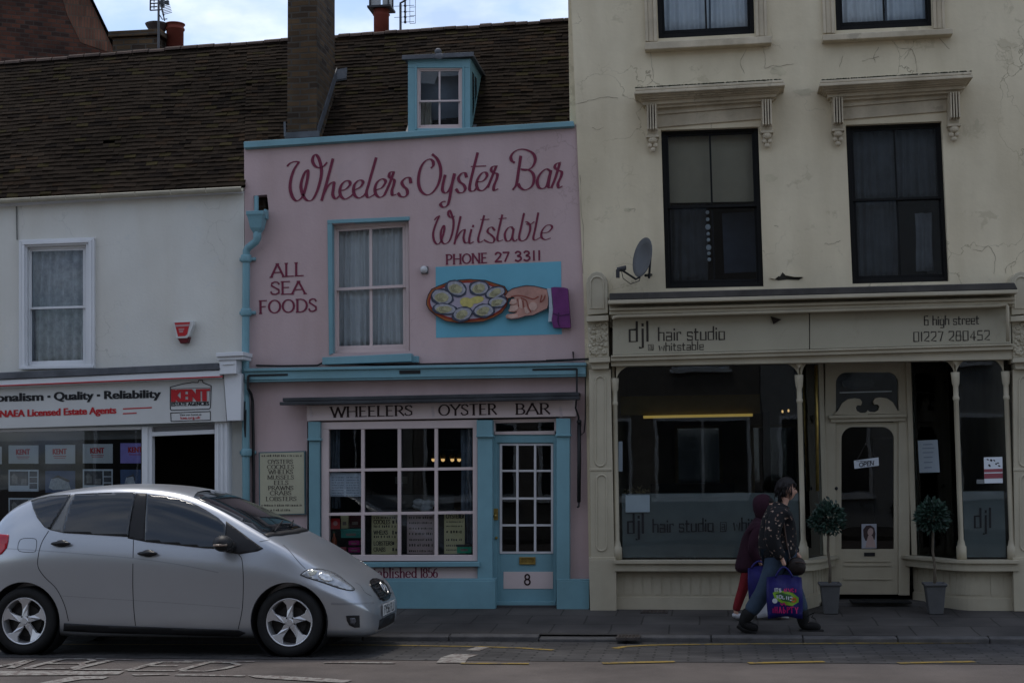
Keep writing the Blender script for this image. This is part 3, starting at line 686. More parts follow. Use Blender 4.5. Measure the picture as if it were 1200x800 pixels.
mb = MB(); sans(mb, 'NAEA Licensed Estate Agents', (0, 488.6), (136, 484.0), 8.2, -.20, .018, strike=1)
mb.build('sign_lettering', RED, sg); mb = MB(); mb.pp([(144, 478.2), (178, 476.6), (178, 478.0), (144, 479.6)], -.2035, -.2005); mb.pp([(144, 483.8), (160, 483.1), (160, 484.5), (144, 485.2)], -.2035, -.2005)
mb.build('red_rule', RED, sg)
# house shaped badge
mb = MB()
def outline(mb, pts, wd, Y):
    pts = pts+[pts[0]]
    for a, b in zip(pts, pts[1:]): ribbon(mb, [a, b], lambda d: wd, onplane(Y))
outline(mb, [(199.5, 453.5), (215, 449.5), (226, 447.8), (232, 448), (233, 445.5), (237, 445.3), (238, 448.2), (247.5, 452), (246.6, 477.5), (245, 479), (201, 480.5), (199.6, 479)], 1.0, -.20)
mb.build('badge_outline', INK, sg); mb = MB(); outline(mb, [(200, 483.6), (246.5, 481.8), (246.6, 492.0), (200.4, 493.4)], .9, -.20)
mb.build('badge_outline', INK, sg); mb = MB(); sans(mb, 'ESTATE AGENCIES', (201, 475.6), (245, 474.6), 4.4, -.20, .018, strike=1); sans(mb, 'View our homes at', (210.5, 486.8), (236, 486.2), 2.0, -.20, .02)
mb.build('badge_lettering', INK, sg); mb = MB(); outline(mb, [(200.6, 455.4), (246, 454.0), (245.0, 470.6), (201.4, 471.4)], .5, -.199)
mb.build('badge_outline', INK, sg)
mb = MB(); sans(mb, 'KENT', (202, 470.4), (244.8, 469.4), 14.5, -.203, .018, lift=.005, strike=2); mb.build('badge_lettering', RED, sg); mb = MB(); sans(mb, 'kea.org.uk', (211.5, 491.0), (235, 490.2), 3.2, -.20, .025); mb.build('badge_lettering', RED, sg)
# console block at the right end
mb = MB(); mb.pp([(253, 413.2), (285, 411.8), (285, 416.5), (253, 418.0)], -.36, 0); mb.pp([(254.5, 418.2), (284.5, 416.8), (284.5, 421), (254.5, 422.2)], -.33, 0)
mb.pp([(257, 422.4), (277, 421.4), (277, 437.6), (257, 438.6)], -.31, 0); mb.pp([(260, 426), (274, 425.2), (274, 426.8), (260, 427.8)], -.325, -.31)
mb.pp([(262, 438.8), (283, 437.5), (282, 492.5), (266, 493)], -.24, 0); mb.build('console', WHITEW, A0, bevel=.006)
mb = MB(); mb.pr(251.5, 494, 267.5, 716, -.14, .05); mb.pr(254, 496, 256, 716, -.155, -.14); mb.pr(259, 496, 261, 716, -.155, -.14); mb.pr(264, 496, 266, 716, -.155, -.14); mb.build('pilaster', WHITEW, A0, bevel=.004)
mb = MB(); mb.pr(166, 499.5, 173, 716, -.12, .0); mb.pr(173.5, 499.5, 178, 716, -.10, .0); mb.pp([(178, 506), (251.5, 503), (251.5, 508), (178, 511)], -.10, 0)
mb.pp([(-120, 504.6), (166, 499.4), (166, 503), (-120, 508.4)], -.10, 0); mb.pp([(-120, 660), (166, 660), (166, 716), (-120, 716)], -.10, .1)
shop = mb.build('shopfront_frame', WHITEW, A0, bevel=.004)
MB().pp([(178, 500), (251.5, 497.2), (251.5, 502.8), (178, 505.8)], -.05, .02).build('blind_box', mat('grey_blind', (.20, .20, .205), .8), A0)
MB().pp([(-120, 505), (166, 500.6), (166, 660), (-120, 660)], -.06, -.054).build('pane', glass_mat('shop_window_glass', (.90, .93, .94), 1.33), shop)
def room(name, x0, y0, x1, y1, Y0, Y1, parent, m=DARKIN):
    a, b = at(x0, y1, Y0), at(x1, y0, Y0); xa, xb, za, zb = a.x, b.x, a.z, b.z
    mb = MB(); t = .03
    mb.box(xa-t, xb+t, Y1, Y1+t, za-t, zb+t); mb.box(xa-t, xa, Y0, Y1, za-t, zb+t); mb.box(xb, xb+t, Y0, Y1, za-t, zb+t); mb.box(xa, xb, Y0, Y1, za-t, za); mb.box(xa, xb, Y0, Y1, zb, zb+t)
    return mb.build(name, m, parent)
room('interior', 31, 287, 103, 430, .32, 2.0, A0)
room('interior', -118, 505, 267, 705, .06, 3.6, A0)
MB().pp([(-120, 505), (166, 501), (166, 514), (-120, 519)], .02, .04).build('window_blind', mat('grey_brown_blind', (.13, .125, .12), .8), A0)

# cards hanging in the agency window
def card(x0, y0, x1, y1, Y, label, kind, group='cards hung in the estate agency window', seed=0):
    c = at((x0+x1)/2, y1, Y); t = thing('display_card', (c.x, Y, c.z), label, 'display card', group)
    base = {'name': mat('grey_white_card', (.52, .54, .55), .6, .05, 4), 'photo': PAPER, 'blue': mat('navy_photo_card', (.06, .10, .20), .5, .2, 9), 'purple': mat('violet_card', (.30, .24, .60), .6, .1, 4)}[kind]  # plain base colour for each kind of card
    MB().pr(x0, y0, x1, y1, Y, Y+.006).build('sheet', base, t)
    if kind in ('name', 'purple'):
        mb = MB(); xm = x1 if x1-x0 > 30 else x0+36
        cx = (x0+xm)/2; k = min(1, (x1-x0)/30)
        sans(mb, 'KENT', (cx-8.5, y0+11), (cx+7.5, y0+10.6), 6.5, Y, .018, lift=.002, strike=1); mb.pr(cx-8, y0+13, cx+7, y0+13.8, Y-.002, Y-.0003)
        if kind == 'name': mb.pr(cx-7, y0+15.2, cx+6, y0+15.8, Y-.002, Y-.0003)
        mb.build('print', RED, t)
    else:
        mb = MB(); wv = x1-x0
        if kind == 'photo':
            mb.pr(x0+1.5, y0+2, x0+wv*.66, y1-7, Y-.002, Y-.0003)
            for k in range(3):
                h_ = (y1-y0-4)/3; mb.pr(x0+wv*.70, y0+2+k*h_, x1-1.5, y0+1+(k+1)*h_, Y-.002, Y-.0003)
            mb.build('photograph', mat('house_photo', (.06, .062, .07), .5, .6, 22), t)
            mb = MB(); mb.pr(x0+4, y0+9, x0+wv*.3, y1-9, Y-.003, Y-.0021); mb.pr(x0+wv*.42, y0+11, x0+wv*.6, y1-8, Y-.003, Y-.0021); mb.pp([(x0+3, y0+9), (x0+wv*.17, y0+4), (x0+wv*.32, y0+9)], Y-.0032, Y-.0021)
            mb.build('photograph', mat('pale_house_photo', (.22, .21, .20), .5, .4, 30), t)
        else:
            mb.pp([(x0+4, y1-6), (x0+7, y0+9), (x0+15, y0+6), (x1-8, y0+12), (x1-5, y1-4), (x0+9, y1-3)], Y-.002, Y-.0003); mb.build('photograph', mat('white_house_photo', (.40, .43, .47), .5, .35, 25), t)
            mb = MB(); mb.pp([(x0+6, y0+9.5), (x0+15, y0+5), (x1-6, y0+11), (x1-7, y0+13.5), (x0+15, y0+8)], Y-.004, Y-.0021); mb.build('photograph', mat('slate_roof_photo', (.07, .07, .085), .5, .3, 25), t)
    mb = MB()
    for xx in (x0+3, x1-3): mb.tube([at(xx, y0, Y+.003), at(xx, y0-6.5, Y+.003)], .0015, 4)
    mb.build('hanging_wire', BLACKM, t)
R1 = [(-34, 523, 2, 543.5, 'name', 'grey name card at the far left end of the top row in the agency window'), (10, 521.5, 45, 543, 'name', 'grey card with a red name, first whole card of the top row'),
      (53, 521, 88, 543, 'name', 'grey card with a red name, directly above the blue house photo'), (97, 520, 132, 542.5, 'name', 'grey card with a red name, next to the violet card'),
      (141, 519, 165, 542.5, 'purple', 'violet tinted card with a red name beside the agency door post'),
      (10, 550, 45, 575.5, 'photo', 'property sheet with one large and three small photos, first of the second row'), (53, 551.5, 88, 577, 'blue', 'dark blue sheet with a white house photo, between two white sheets'),
      (97, 549.5, 132, 575, 'photo', 'property sheet with one large and three small photos, third in the second row'), (141, 550, 165, 576, 'blue', 'dark blue sheet with a white house photo beside the agency door post'),
      (10, 583, 45, 609, 'photo', 'property sheet half hidden behind the rear of the silver car'), (53, 583, 88, 609, 'photo', 'property sheet behind the roof of the silver car, lowest row')]
for x0, y0, x1, y1, k, lab in R1[:10]: card(x0, y0, x1, y1, .06, lab, k)
# alarm box
c = at(215, 390, 0); al = thing('alarm_box', (c.x, 0, c.z), 'red and white burglar alarm box on the white wall', 'alarm box')
MB().pp([(202.6, 376.5), (226, 375.6), (226.8, 380), (222, 393), (219, 396), (206.5, 396.6)], -.09, 0).build('housing', SIGNW, al, bevel=.006)
MB().pp([(207.5, 396), (221.5, 394.5), (219.5, 401.6), (211.5, 402.4)], -.08, 0).build('strobe', mat('dark_red_lens', (.10, .008, .012), .3), al, bevel=.006)
MB().pp([(204.4, 378.0), (222.6, 377.2), (219.2, 391.6), (216.5, 393.6), (208.6, 394)], -.094, -.0905).build('front_panel', RED, al)
mb = MB(); mb.pp([(205.2, 380.4), (222, 379.6), (221.7, 382.2), (205.6, 383)], -.0965, -.0945); mb.pp([(209, 385), (216, 384.6), (215.6, 386.4), (209.6, 386.8)], -.0965, -.0945); mb.pp([(209.6, 387.6), (215, 387.3), (214, 389.4), (210.4, 389.6)], -.0965, -.0945); mb.build('panel_print', mat('faded_pink_print', (.40, .22, .22), .6), al)

# ================================================================== pink building: oyster bar
B0 = thing('oyster_bar', (-1.2, 0, .15), 'pink rendered shop with sea blue trim and hand painted lettering', 'building')
outer = [(286, 172), (676, 146), (685, 300), (690, 430), (694, 716), (655, 716), (655, 488), (360, 494), (360, 716), (289, 716), (288, 430)]
MB().wall(outer, [[(387, 263), (479, 256.5), (480.5, 411), (388, 414)], [(297, 229.5), (313, 228), (315, 246), (298, 247.5)]], 0, .3).build('wall', PINK, B0)
mb = MB(); a, b = at(288, 300, 0), at(676, 300, 0); mb.box(a.x, b.x, 4.3, 4.4, .1, 5.2); mb.build('rear_wall', PINK, B0)
MB().box(*[at(296, 240, .3).x, at(316, 240, .3).x, .14, .28, at(300, 250, .3).z, at(300, 225, .3).z]).build('wall_recess', BRICKC, B0)
mb = MB(); mb.pp([(285.5, 166), (672, 141.8), (673, 148), (285.5, 173.5)], -.07, .32); mb.pp([(286.5, 173.6), (672, 148.2), (672, 149.6), (286.5, 175.2)], -.035, .0)
mb.build('coping', BLUE, B0, bevel=.008)
YF = .33
e0, e1 = at(286.5, 200, .12), at(676, 175, .12); r0, r1 = at(330, 48, YR), at(690, 22.5, YR)
r0b = at(290, 51.2, YR)
rf = tile_roof('roof', e0, e1, r0b, r1, B0, 37, .145, seed=8)
ridge(r0, r1, rf, 26)
mb = MB(); mb.poly([r0, r1, (r1.x, 4.6, 5.0), (r0.x, 4.6, 5.0)]); mb.build('rear_slope', TILE, rf)
def roofy(z): return .12+(z-e0.z)*(YR-.12)/(r0.z-e0.z)
# tall brick chimney with lead flashing
mb = MB(); a, b = at(336.5, 120, .30), at(371.5, 120, .30); zt = at(350, -60, .3).z
mb.box(a.x, b.x, .30, 1.18, 4.9, zt)
ch = mb.build('chimney', BRICKC, B0, bevel=.012)
mb = MB(); mb.box(a.x-.03, b.x+.03, .27, 1.21, zt+.002, zt+.16)
for yy in (.5, .95): mb.lathe([(.11, 0), (.10, .35), (.12, .37), (.12, .42), (.08, .42)], ((a.x+b.x)/2, yy, zt+.16), 16)
mb.build('chimney_cap', TERRA, ch)
mb = MB(); zb = at(350, 158, .3).z
p0 = Vector((b.x+.004, .30, zb-.05)); p1 = Vector((b.x+.004, 1.18, zb+.95))
mb.prism([p0, p0+Vector((0, 0, .14)), p1+Vector((0, .05, .14)), p1+Vector((0, .05, 0))], [x+Vector((.012, 0, 0)) for x in (p0, p0+Vector((0, 0, .14)), p1+Vector((0, .05, .14)), p1+Vector((0, .05, 0)))])
mb.pp([(333.5, 155.5), (374, 153), (374, 160), (333.5, 162.5)], .27, .296)
mb.tube([at(334, 160, .2), at(333.6, 143, .2)], .016, 6); mb.prism([(b.x, 1.2, zb+.92), (b.x+.12, 1.3, zb+.97), (b.x+.12, 1.34, zb+1.12), (b.x, 1.24, zb+1.07)], [(b.x, 1.22, zb+.90), (b.x+.12, 1.32, zb+.95), (b.x+.12, 1.36, zb+1.10), (b.x, 1.26, zb+1.05)])
mb.build('flashing', LEAD, ch)
# rear chimney pot with a lantern shaped cowl
c = at(447, 38, 2.9); zt2 = at(447, 10, 2.9).z; h_ = zt2-c.z
mb = MB(); mb.box(c.x-.3, c.x+.25, 2.6, 3.2, 5.9, c.z-.12); ch2 = mb.build('chimney', BRICKC, B0)
mb = MB(); mb.lathe([(.11, -.14), (.11, h_*.66), (.125, h_*.72), (.105, h_*.8), (.12, h_*.9), (.12, h_)], (c.x, 2.9, c.z), 20); mb.build('chimney_pot', TERRA, ch2, True)
mb = MB()
for sx in (-1, 1):
    for sy in (-1, 1): mb.box(c.x+sx*.135-.012, c.x+sx*.135+.012, 2.9+sy*.135-.012, 2.9+sy*.135+.012, zt2, zt2+.42)
mb.box(c.x-.17, c.x+.17, 2.73, 3.07, zt2-.03, zt2-.002); mb.box(c.x-.16, c.x+.16, 2.74, 3.06, zt2+.42, zt2+.46)
cw = mb.build('cowl', mat('tarred_metal', (.04, .04, .042), .6), ch2)
mb = MB(); mb.box(c.x-.125, c.x+.02, 2.775, 2.78, zt2+.01, zt2+.41); mb.box(c.x+.045, c.x+.125, 2.775, 2.78, zt2+.01, zt2+.41); mb.box(c.x+.128, c.x+.133, 2.79, 3.0, zt2+.01, zt2+.41); mb.build('cowl_panel', mat('galvanised_panel', (.36, .37, .36), .5, .1, 6), ch2)
# dormer
yd = .36
D = MB(); D.pr(478, 69, 551, 79.5, yd, yd+.06); D.pr(478, 79.5, 488.5, 156, yd, yd+.06); D.pr(541.5, 79.5, 551, 156, yd, yd+.06); D.pr(488.5, 150.5, 541.5, 156, yd, yd+.06)
D.pr(486, 77.5, 488.4, 152, yd-.012, yd); D.pr(541.6, 77.5, 544, 152, yd-.012, yd)
dm = D.build('dormer', BLUE, B0, bevel=.005)
a, b = at(478, 100, yd), at(551, 100, yd); zt3 = at(515, 69, yd).z; zb3 = at(515, 156, yd).z
yb_ = roofy(zt3)+.1
for nm, xx, dx in (('dormer_cheek', b.x, -1), ('dormer_cheek', a.x, 1)):
    mb = MB(); P = [Vector((xx, yd+.061, zb3-.25)), Vector((xx, yb_, zt3-.06)), Vector((xx, yb_, zt3)), Vector((xx, yd+.061, zt3))]
    mb.prism(P, [p+Vector((dx*.05, 0, 0)) for p in P]); ck = mb.build(nm, BLUE, dm)
    mb = MB()                                          # small side lights between upright bars
    for k in range(3):
        y0 = yd+.16+k*.2; y1 = y0+.13; z1 = zt3-.14; zl0 = max(zb3, e0.z+(y0-.12)*(r0.z-e0.z)/(YR-.12))+.22; zl1 = max(zb3, e0.z+(y1-.12)*(r0.z-e0.z)/(YR-.12))+.22
        if z1-zl1 < .06: continue
        P = [Vector((xx-dx*.004, y0, zl0)), Vector((xx-dx*.004, y1, zl1)), Vector((xx-dx*.004, y1, z1)), Vector((xx-dx*.004, y0, z1))]
        mb.prism(P, [p+Vector((dx*.003, 0, 0)) for p in P])
    mb.build('side_light', mat('dark_side_glass', (.015, .03, .04), .1, .1, 3, spec=.6), dm)
    mb = MB(); P = [Vector((xx-dx*.05, yd+.05, zb3-.1)), Vector((xx-dx*.05, yb_, zt3-.10)), Vector((xx-dx*.05, yb_, zt3-.02)), Vector((xx-dx*.05, yd+.05, zb3+.02))]
    mb.prism(P, [p+Vector((dx*.045, 0, 0)) for p in P]); mb.build('cheek_flashing', LEAD, dm)
mb = MB(); mb.box(a.x-.05, b.x+.05, yd-.06, yb_+.05, zt3+.002, zt3+.035); mb.box(a.x-.06, b.x+.06, yd-.075, yd-.05, zt3-.01, zt3+.045)
c = at(513, 64, yd-.06); mb.ball((c.x, yd-.03, zt3+.08), .045, 10); mb.ball((c.x+.02, yd-.075, zt3+.01), .05, 10, 1.3, .4, .8)
mb.build('dormer_roof', LEAD, dm, bevel=.006)
dwf = sash_window(B0, [(488.5, 79.5), (541.5, 79), (541.5, 150.5), (488.5, 151.5)], yd+.02, PINKW, 2.2, 2.0, .545, 2, sash_w=2.0, glass=GLASSD, name='dormer_window')
MB().box(a.x+.06, b.x-.06, yd+.3, yd+.33, zb3-.3, zt3-.02).build('dormer_lining', mat('painted_lit_lining', (.20, .22, .25), .9, .2, 4), dm)  # paler colour paints in the lit room behind the panes
curtain('net_curtain', 490, 118, 506, 152, yd+.2, mat('tan_curtain', (.40, .35, .28), .95, .1, 6), 'pale curtain drawn aside in the lower left of the dormer window', 3, .02)
# first floor sash window in a blue recess
sash_window(B0, [(389.5, 264.5), (479, 258), (480, 411.5), (390, 414)], .10, PINKW, 4.0, 3.4, .50, 2, sash_w=3.4, glass=GLASSD)
mb = MB(); mb.pp([(383.5, 262.5), (389, 262), (390, 414), (385.5, 416)], -.012, .09); mb.pp([(383.5, 257.8), (480, 253.6), (480, 258), (383.5, 262.2)], -.012, .09); mb.build('window_surround', BLUE, B0, bevel=.004)
mb = MB(); mb.pp([(377.5, 418.5), (482, 413.8), (482, 423.4), (377.5, 427)], -.13, .1); mb.pr(482.2, 417, 490.5, 424.5, -.05, 0); mb.build('window_sill', BLUE, B0, bevel=.006)
room('interior', 386, 258, 481, 414, .32, 1.8, B0)
curtain('net_curtain', 391, 266, 478, 411, .24, NET, 'white net curtain in the first floor window of the pink shop', 11, .028)
# lettering
mb = MB()
WH = [[(50,185),(75,160),(115,146),(155,150)],[(152,150),(110,215),(82,300),(75,380),(95,455),(130,490),(165,475),(190,440),(210,375),(228,290),(232,235),(222,222),(200,250),(178,310),(170,370),(185,435),(210,475),(240,490),(275,475),(310,410),(335,330),(350,250),(345,180),(325,115),(300,85),(280,100),(272,140),(290,180),(325,200),(365,190),(398,155)],
 [(450,125),(420,240),(385,370),(352,485)],[(365,440),(400,370),(440,330),(460,332),(455,380),(450,440),(475,472),(505,450)],
 [(515,400),(560,390),(600,350),(595,320),(565,315),(530,345),(512,395),(520,445),(555,475),(600,455),(640,420)],[(632,400),(690,370),(715,330),(700,310),(670,315),(640,350),(632,400),(645,445),(680,465),(720,445),(750,410)],
 [(830,115),(800,220),(765,345),(745,420),(760,460),(800,445),(830,420)],[(830,395),(880,375),(912,330),(905,305),(875,300),(838,330),(820,385),(830,435),(865,460),(905,435),(940,360)],
 [(905,435),(945,350),(985,240)],[(992,235),(955,240),(945,275),(965,295),(990,310),(985,350),(970,400),(975,440),(1005,435)],[(1135,330),(1125,290),(1090,290),(1058,325),(1070,360),(1100,390),(1105,430),(1080,455),(1045,450),(1025,425)]]
script(mb, WH, 330, 170, 7.5, -.002, 3.9, 1.15); mb.build('wall_lettering', MAROON, B0); mb = MB()
OY = [[(170,70),(205,105),(228,165),(228,235),(205,305),(165,355),(125,368),(85,340),(65,275),(75,190),(105,130),(145,105),(172,120),(175,150),(160,170)],[(262,225),(245,300),(245,340),(270,355),(300,320),(325,250),(332,215)],[(330,215),(312,300),(295,400),(280,445),(250,460),(228,440),(245,420),(265,418)],
 [(420,235),(410,208),(385,210),(362,240),(370,270),(400,295),(412,325),(395,350),(365,352),(345,328)],[(503,60),(475,170),(447,290),(447,335),(475,340),(500,310)],[(455,160),(510,157),(565,155)],
 [(500,275),(545,265),(572,230),(565,205),(540,205),(510,240),(495,290),(510,330),(545,335),(580,300),(605,250)],[(580,310),(610,235),(640,160)],[(650,155),(615,160),(603,185),(620,205),(648,215),(645,250),(625,300),(625,335),(655,325)],
 [(822,85),(805,200),(790,290),(765,330)],[(775,130),(755,115),(750,85),(775,50),(820,32),(870,38),(915,65),(930,110),(910,160),(870,185),(830,185)],[(825,178),(880,185),(915,215),(920,265),(900,310),(855,332),(820,315),(805,290)],
 [(1040,190),(1010,178),(970,210),(945,265),(955,310),(985,322),(1015,300),(1035,230),(1045,190)],[(1045,195),(1027,290),(1035,315),(1060,305)],[(1050,315),(1080,240),(1110,140)],[(1120,128),(1085,140),(1075,165),(1095,185),(1125,200),(1120,235),(1098,285),(1105,315),(1130,305)]]
script(mb, OY[:8], 480, 170, 6.316, -.002, 3.8, 1.1); mb.build('wall_lettering', MAROON, B0); mb = MB(); script(mb, OY[8:], 480, 170, 6.316, -.002, 3.8, 1.1); mb.build('wall_lettering', MAROON, B0); mb = MB()
WT = [[(100,125),(120,102),(140,92)],[(140,92),(110,160),(90,230),(95,290),(120,325),(148,310),(170,255),(182,195),(175,172),(155,215),(152,270),(165,310),(190,322),(225,295),(250,220),(258,140),(245,90),(228,48),(215,55),(215,85),(235,105),(268,95)],[(315,98),(295,190),(265,322)],[(275,290),(315,225),(345,205),(350,215),(340,275),(355,315),(385,305)],
 [(405,205),(388,280),(392,318),(425,305)],[(421,170),(417,182)],[(510,90),(485,190),(462,275),(470,310),(500,300)],[(480,122),(552,120)],[(597,210),(575,185),(548,195),(540,225),(570,250),(595,280),(585,310),(550,310),(510,290)],
 [(660,85),(640,170),(620,270),(630,300),(665,290)],[(632,115),(695,110)],[(750,200),(735,182),(705,195),(682,240),(690,290),(715,300),(740,270),(755,200)],[(754,205),(745,275),(765,300),(785,285)],[(840,72),(815,190),(800,270),(820,298),(860,280),(888,220),(890,170),(870,145),(855,140)],[(860,160),(885,163),(905,155),(925,140)],
 [(958,68),(935,190),(918,270),(932,292),(975,270)],[(985,235),(1040,225),(1072,190),(1060,168),(1025,172),(990,215),(985,265),(1015,288),(1060,275)]]
script(mb, WT, 495, 240, 7.0588, -.002, 2.8, .85); mb.build('wall_lettering', MAROON, B0); mb = MB()
letters(mb, 'ALL', SERIF, (317.5, 324.8), (356, 322.8), 15.2, -.002, .175, .085); mb.build('wall_lettering', MAROON, B0); mb = MB(); letters(mb, 'SEA', SERIF, (317, 345), (358, 344), 14.6, -.002, .175, .085); mb.build('wall_lettering', MAROON, B0); mb = MB(); letters(mb, 'FOODS', SERIF, (303.5, 367.3), (371.5, 364.6), 14.8, -.002, .175, .085, sp=.08)
mb.build('wall_lettering', MAROON, B0); mb = MB(); letters(mb, 'PHONE', SERIF, (522.5, 309.6), (571, 307.6), 11, -.002, .19, .11, sp=.06); letters(mb, '27', SERIF, (580, 306.8), (597, 306.2), 10.8, -.002, .18, .12, False); letters(mb, '3311', SERIF, (603.5, 306), (634, 304.6), 11, -.002, .19, .12, False, sp=.14)
mb.build('wall_lettering', MAROON, B0)
MB().pp([(510.5, 312.8), (657.5, 306.2), (658.5, 391.5), (511, 395.8)], -.003, -.0005).build('painted_panel', mat('painted_sky_blue', (.13, .37, .47), .7, .06, 3), B0)
# downpipe and hopper
mb = MB(); P = [at(301.5, 268, -.12), at(301.5, 279, -.12), at(300, 283, -.11), at(291, 290, -.09), at(288.8, 294, -.08), at(288.6, 302, -.08), at(287.8, 420, -.08), at(288.3, 560, -.08), at(289, 714, -.08)]
mb.tube(P, [.05]*2+[.046]*7, 12)
for yy in (303, 366, 530, 648): p = at(288.4 if yy < 500 else 288.8, yy, -.08); mb.lathe([(.06, -.045), (.066, -.03), (.066, .03), (.06, .045)], p, 14); mb.box(p.x-.10, p.x+.10, -.03, 0, p.z-.02, p.z+.02)
dp = mb.build('downpipe', BLUE, B0, True)
mb = MB(); p = at(301.5, 262, -.12); mb.lathe([(.055, -.10), (.10, -.04), (.125, .06), (.14, .10), (.155, .12), (.155, .16), (.13, .16), (.12, .08)], (p.x, -.12, p.z-.02), 4, a0=math.pi/4, a1=math.pi/4+2*math.pi)
mb.tube([at(300.5, 256, -.06), at(300.5, 230, -.02)], .028, 8); mb.pr(309, 245, 312, 256, -.12, -.02); mb.build('hopper', BLUE, dp, bevel=.006)
# cornice box with black slots and cables
mb = MB(); mb.pp([(285.6, 431.5), (687, 424.6), (687, 428), (285.6, 435)], -.20, 0); mb.pp([(286.5, 435.2), (686.5, 428.2), (686.5, 438.5), (286.5, 445.2)], -.17, 0); mb.pp([(286.5, 445.4), (686.5, 438.7), (686.5, 441), (286.5, 447.6)], -.155, 0)
cb_ = mb.build('cornice', BLUE, B0, bevel=.005)
for P in ([(468, 433.8), (492.5, 433.4), (492.5, 437.6), (468, 438)], [(291, 438.8), (337, 437.6), (337, 440), (291, 441)], [(624, 432.0), (676, 431), (676, 433.2), (624, 434)]): MB().pp(P, -.178, -.168).build('slot', BLACKM, cb_)
mb = MB(); mb.tube([at(300, 428, -.02), at(330, 428.6, -.02), at(372, 428, -.02), at(378, 425, -.03), at(440, 427.5, -.02), at(560, 425.2, -.02), at(640, 423, -.02), at(672, 421.5, -.02), at(671.5, 412, -.02)], .011, 6)
mb.tube([at(640, 422.5, -.02), at(690, 420.5, -.05)], .012, 6)
mb.tube([at(291, 440, -.2), at(290.6, 455, -.19), at(294.5, 462, -.1), at(296, 470, -.05), at(297, 520, -.03), at(297.5, 592, -.03)], .018, 6); mb.tube([at(287, 470, -.14), at(286.4, 500, -.14), at(287.5, 512, -.14), at(288.4, 480, -.15)], .008, 6)
mb.tube([at(676, 432, -.2), at(676, 462, -.19), at(674.5, 478, -.15), at(678, 488, -.1), at(678, 496, -.06)], .012, 6); mb.tube([at(686, 440, -.12), at(686, 490, -.10), at(684.5, 506, -.08), at(681, 510, -.06), at(679.5, 498, -.06)], .008, 6)
mb.build('cable', BLACKM, B0)
# lead apron, name board, pilasters, plinth
mb = MB(); mb.pp([(331, 466), (678, 459), (678.5, 463.6), (331, 470.4)], -.24, 0); mb.pp([(327.5, 470.8), (679, 464), (679, 468), (327.5, 474.6)], -.29, -.2)
mb.build('lead_apron', mat('black_lead', (.035, .037, .04), .55, .5, 3), B0, bevel=.006)
nb = MB().pp([(359.5, 474.8), (675.5, 468), (675.5, 487.6), (359.5, 493)], -.10, 0.02).build('name_board', PINKW, B0, bevel=.005)
mb = MB(); letters(mb, 'WHEELERS', SERIF, (387.5, 488.6), (483.5, 486.4), 11.6, -.10, .21, .085, sp=.05); mb.build('name_lettering', DKPAINT, nb); mb = MB(); letters(mb, 'OYSTER', SERIF, (514, 486.6), (582, 485.2), 12.2, -.10, .20, .08, sp=.06); mb.build('name_lettering', DKPAINT, nb); mb = MB(); letters(mb, 'BAR', SERIF, (604, 485.2), (644.5, 484.6), 12.2, -.10, .20, .08, sp=.06)
mb.build('name_lettering', DKPAINT, nb)
mb = MB()
for x in (362, 505, 655): mb = MB(); mb.pp([(x, 476), (x+3, 476), (x+4.5, 488), (x+1.5, 488.5)], -.103, -.1003); mb.build('faded_flourish', mat('faded_paint', (.50, .42, .42), .6, .1, 5), nb)
mb = MB(); mb.pr(361, 494, 375, 516, -.12, 0.02); mb.pr(362, 516.3, 374.5, 680, -.10, .02); mb.pr(360, 513.5, 376, 516, -.135, 0); mb.build('pilaster', BLUE, B0, bevel=.005); mb = MB()
mb.pr(558.5, 492, 577, 512, -.12, .1); mb.pr(559.5, 512.3, 577, 680, -.10, .1); mb.pr(558, 509.5, 578, 512, -.135, 0); mb.build('pilaster', BLUE, B0, bevel=.005); mb = MB()
mb.pr(651.5, 490, 668, 511, -.12, .1); mb.pr(652, 511.3, 667.5, 680, -.10, .1); mb.pr(650.8, 508.5, 668.6, 511, -.135, 0)
mb.build('pilaster', BLUE, B0, bevel=.005)
mb = MB(); mb.pr(289.5, 680, 580.5, 716, -.13, .05); mb.pr(289.5, 677.5, 580.5, 680, -.115, .05); mb.build('plinth', BLUE, B0, bevel=.006); mb = MB(); mb.pr(652.2, 680.5, 690.5, 716, -.13, .05); mb.pr(652.2, 678.5, 690.5, 680.3, -.115, 0)
mb.build('plinth', BLUE, B0, bevel=.006)
# shop window
mb = MB(); mb.pp([(376.5, 494.5), (559, 491.5), (559, 501), (376.5, 503)], -.06, .05); mb.pr(376.5, 503, 385, 657, -.06, .05); mb.pr(554, 501, 559.5, 657, -.06, .05); mb.pr(385, 650, 554, 657, -.06, .05)
fr = mb.build('shop_window', PINKW, B0, bevel=.004)
mb = MB()
for x in (425, 467.8, 511): mb.pr(x-1.9, 502, x+1.9, 650, -.05, .0)
for y in (548.6, 600): mb.pp([(385, y+.6), (554, y-1.6), (554, y+1.8), (385, y+4)], -.049, -.001)
mb.build('glazing_bars', PINKW, fr, bevel=.003)
MB().pr(384, 501, 555, 651, -.02, -.015).build('pane', GLASS, fr)
mb = MB(); mb.pp([(376, 659), (562, 658), (562, 663.6), (376, 664.6)], -.14, 0); mb.build('window_sill', BLUE, B0, bevel=.006)
MB().pp([(376, 664.8), (559.5, 664), (559.5, 679), (376, 679)], -.055, 0).build('stall_riser', PINKW, B0)
mb = MB(); letters(mb, 'Established', SERIF, (423, 676.6), (488.5, 676.2), 11.6, -.055, .15, .06); mb.build('date_lettering', MAROON, B0); mb = MB(); letters(mb, '1856', SERIF, (492.5, 676.2), (513, 676), 11, -.055, .15, .06); mb.build('date_lettering', MAROON, B0)
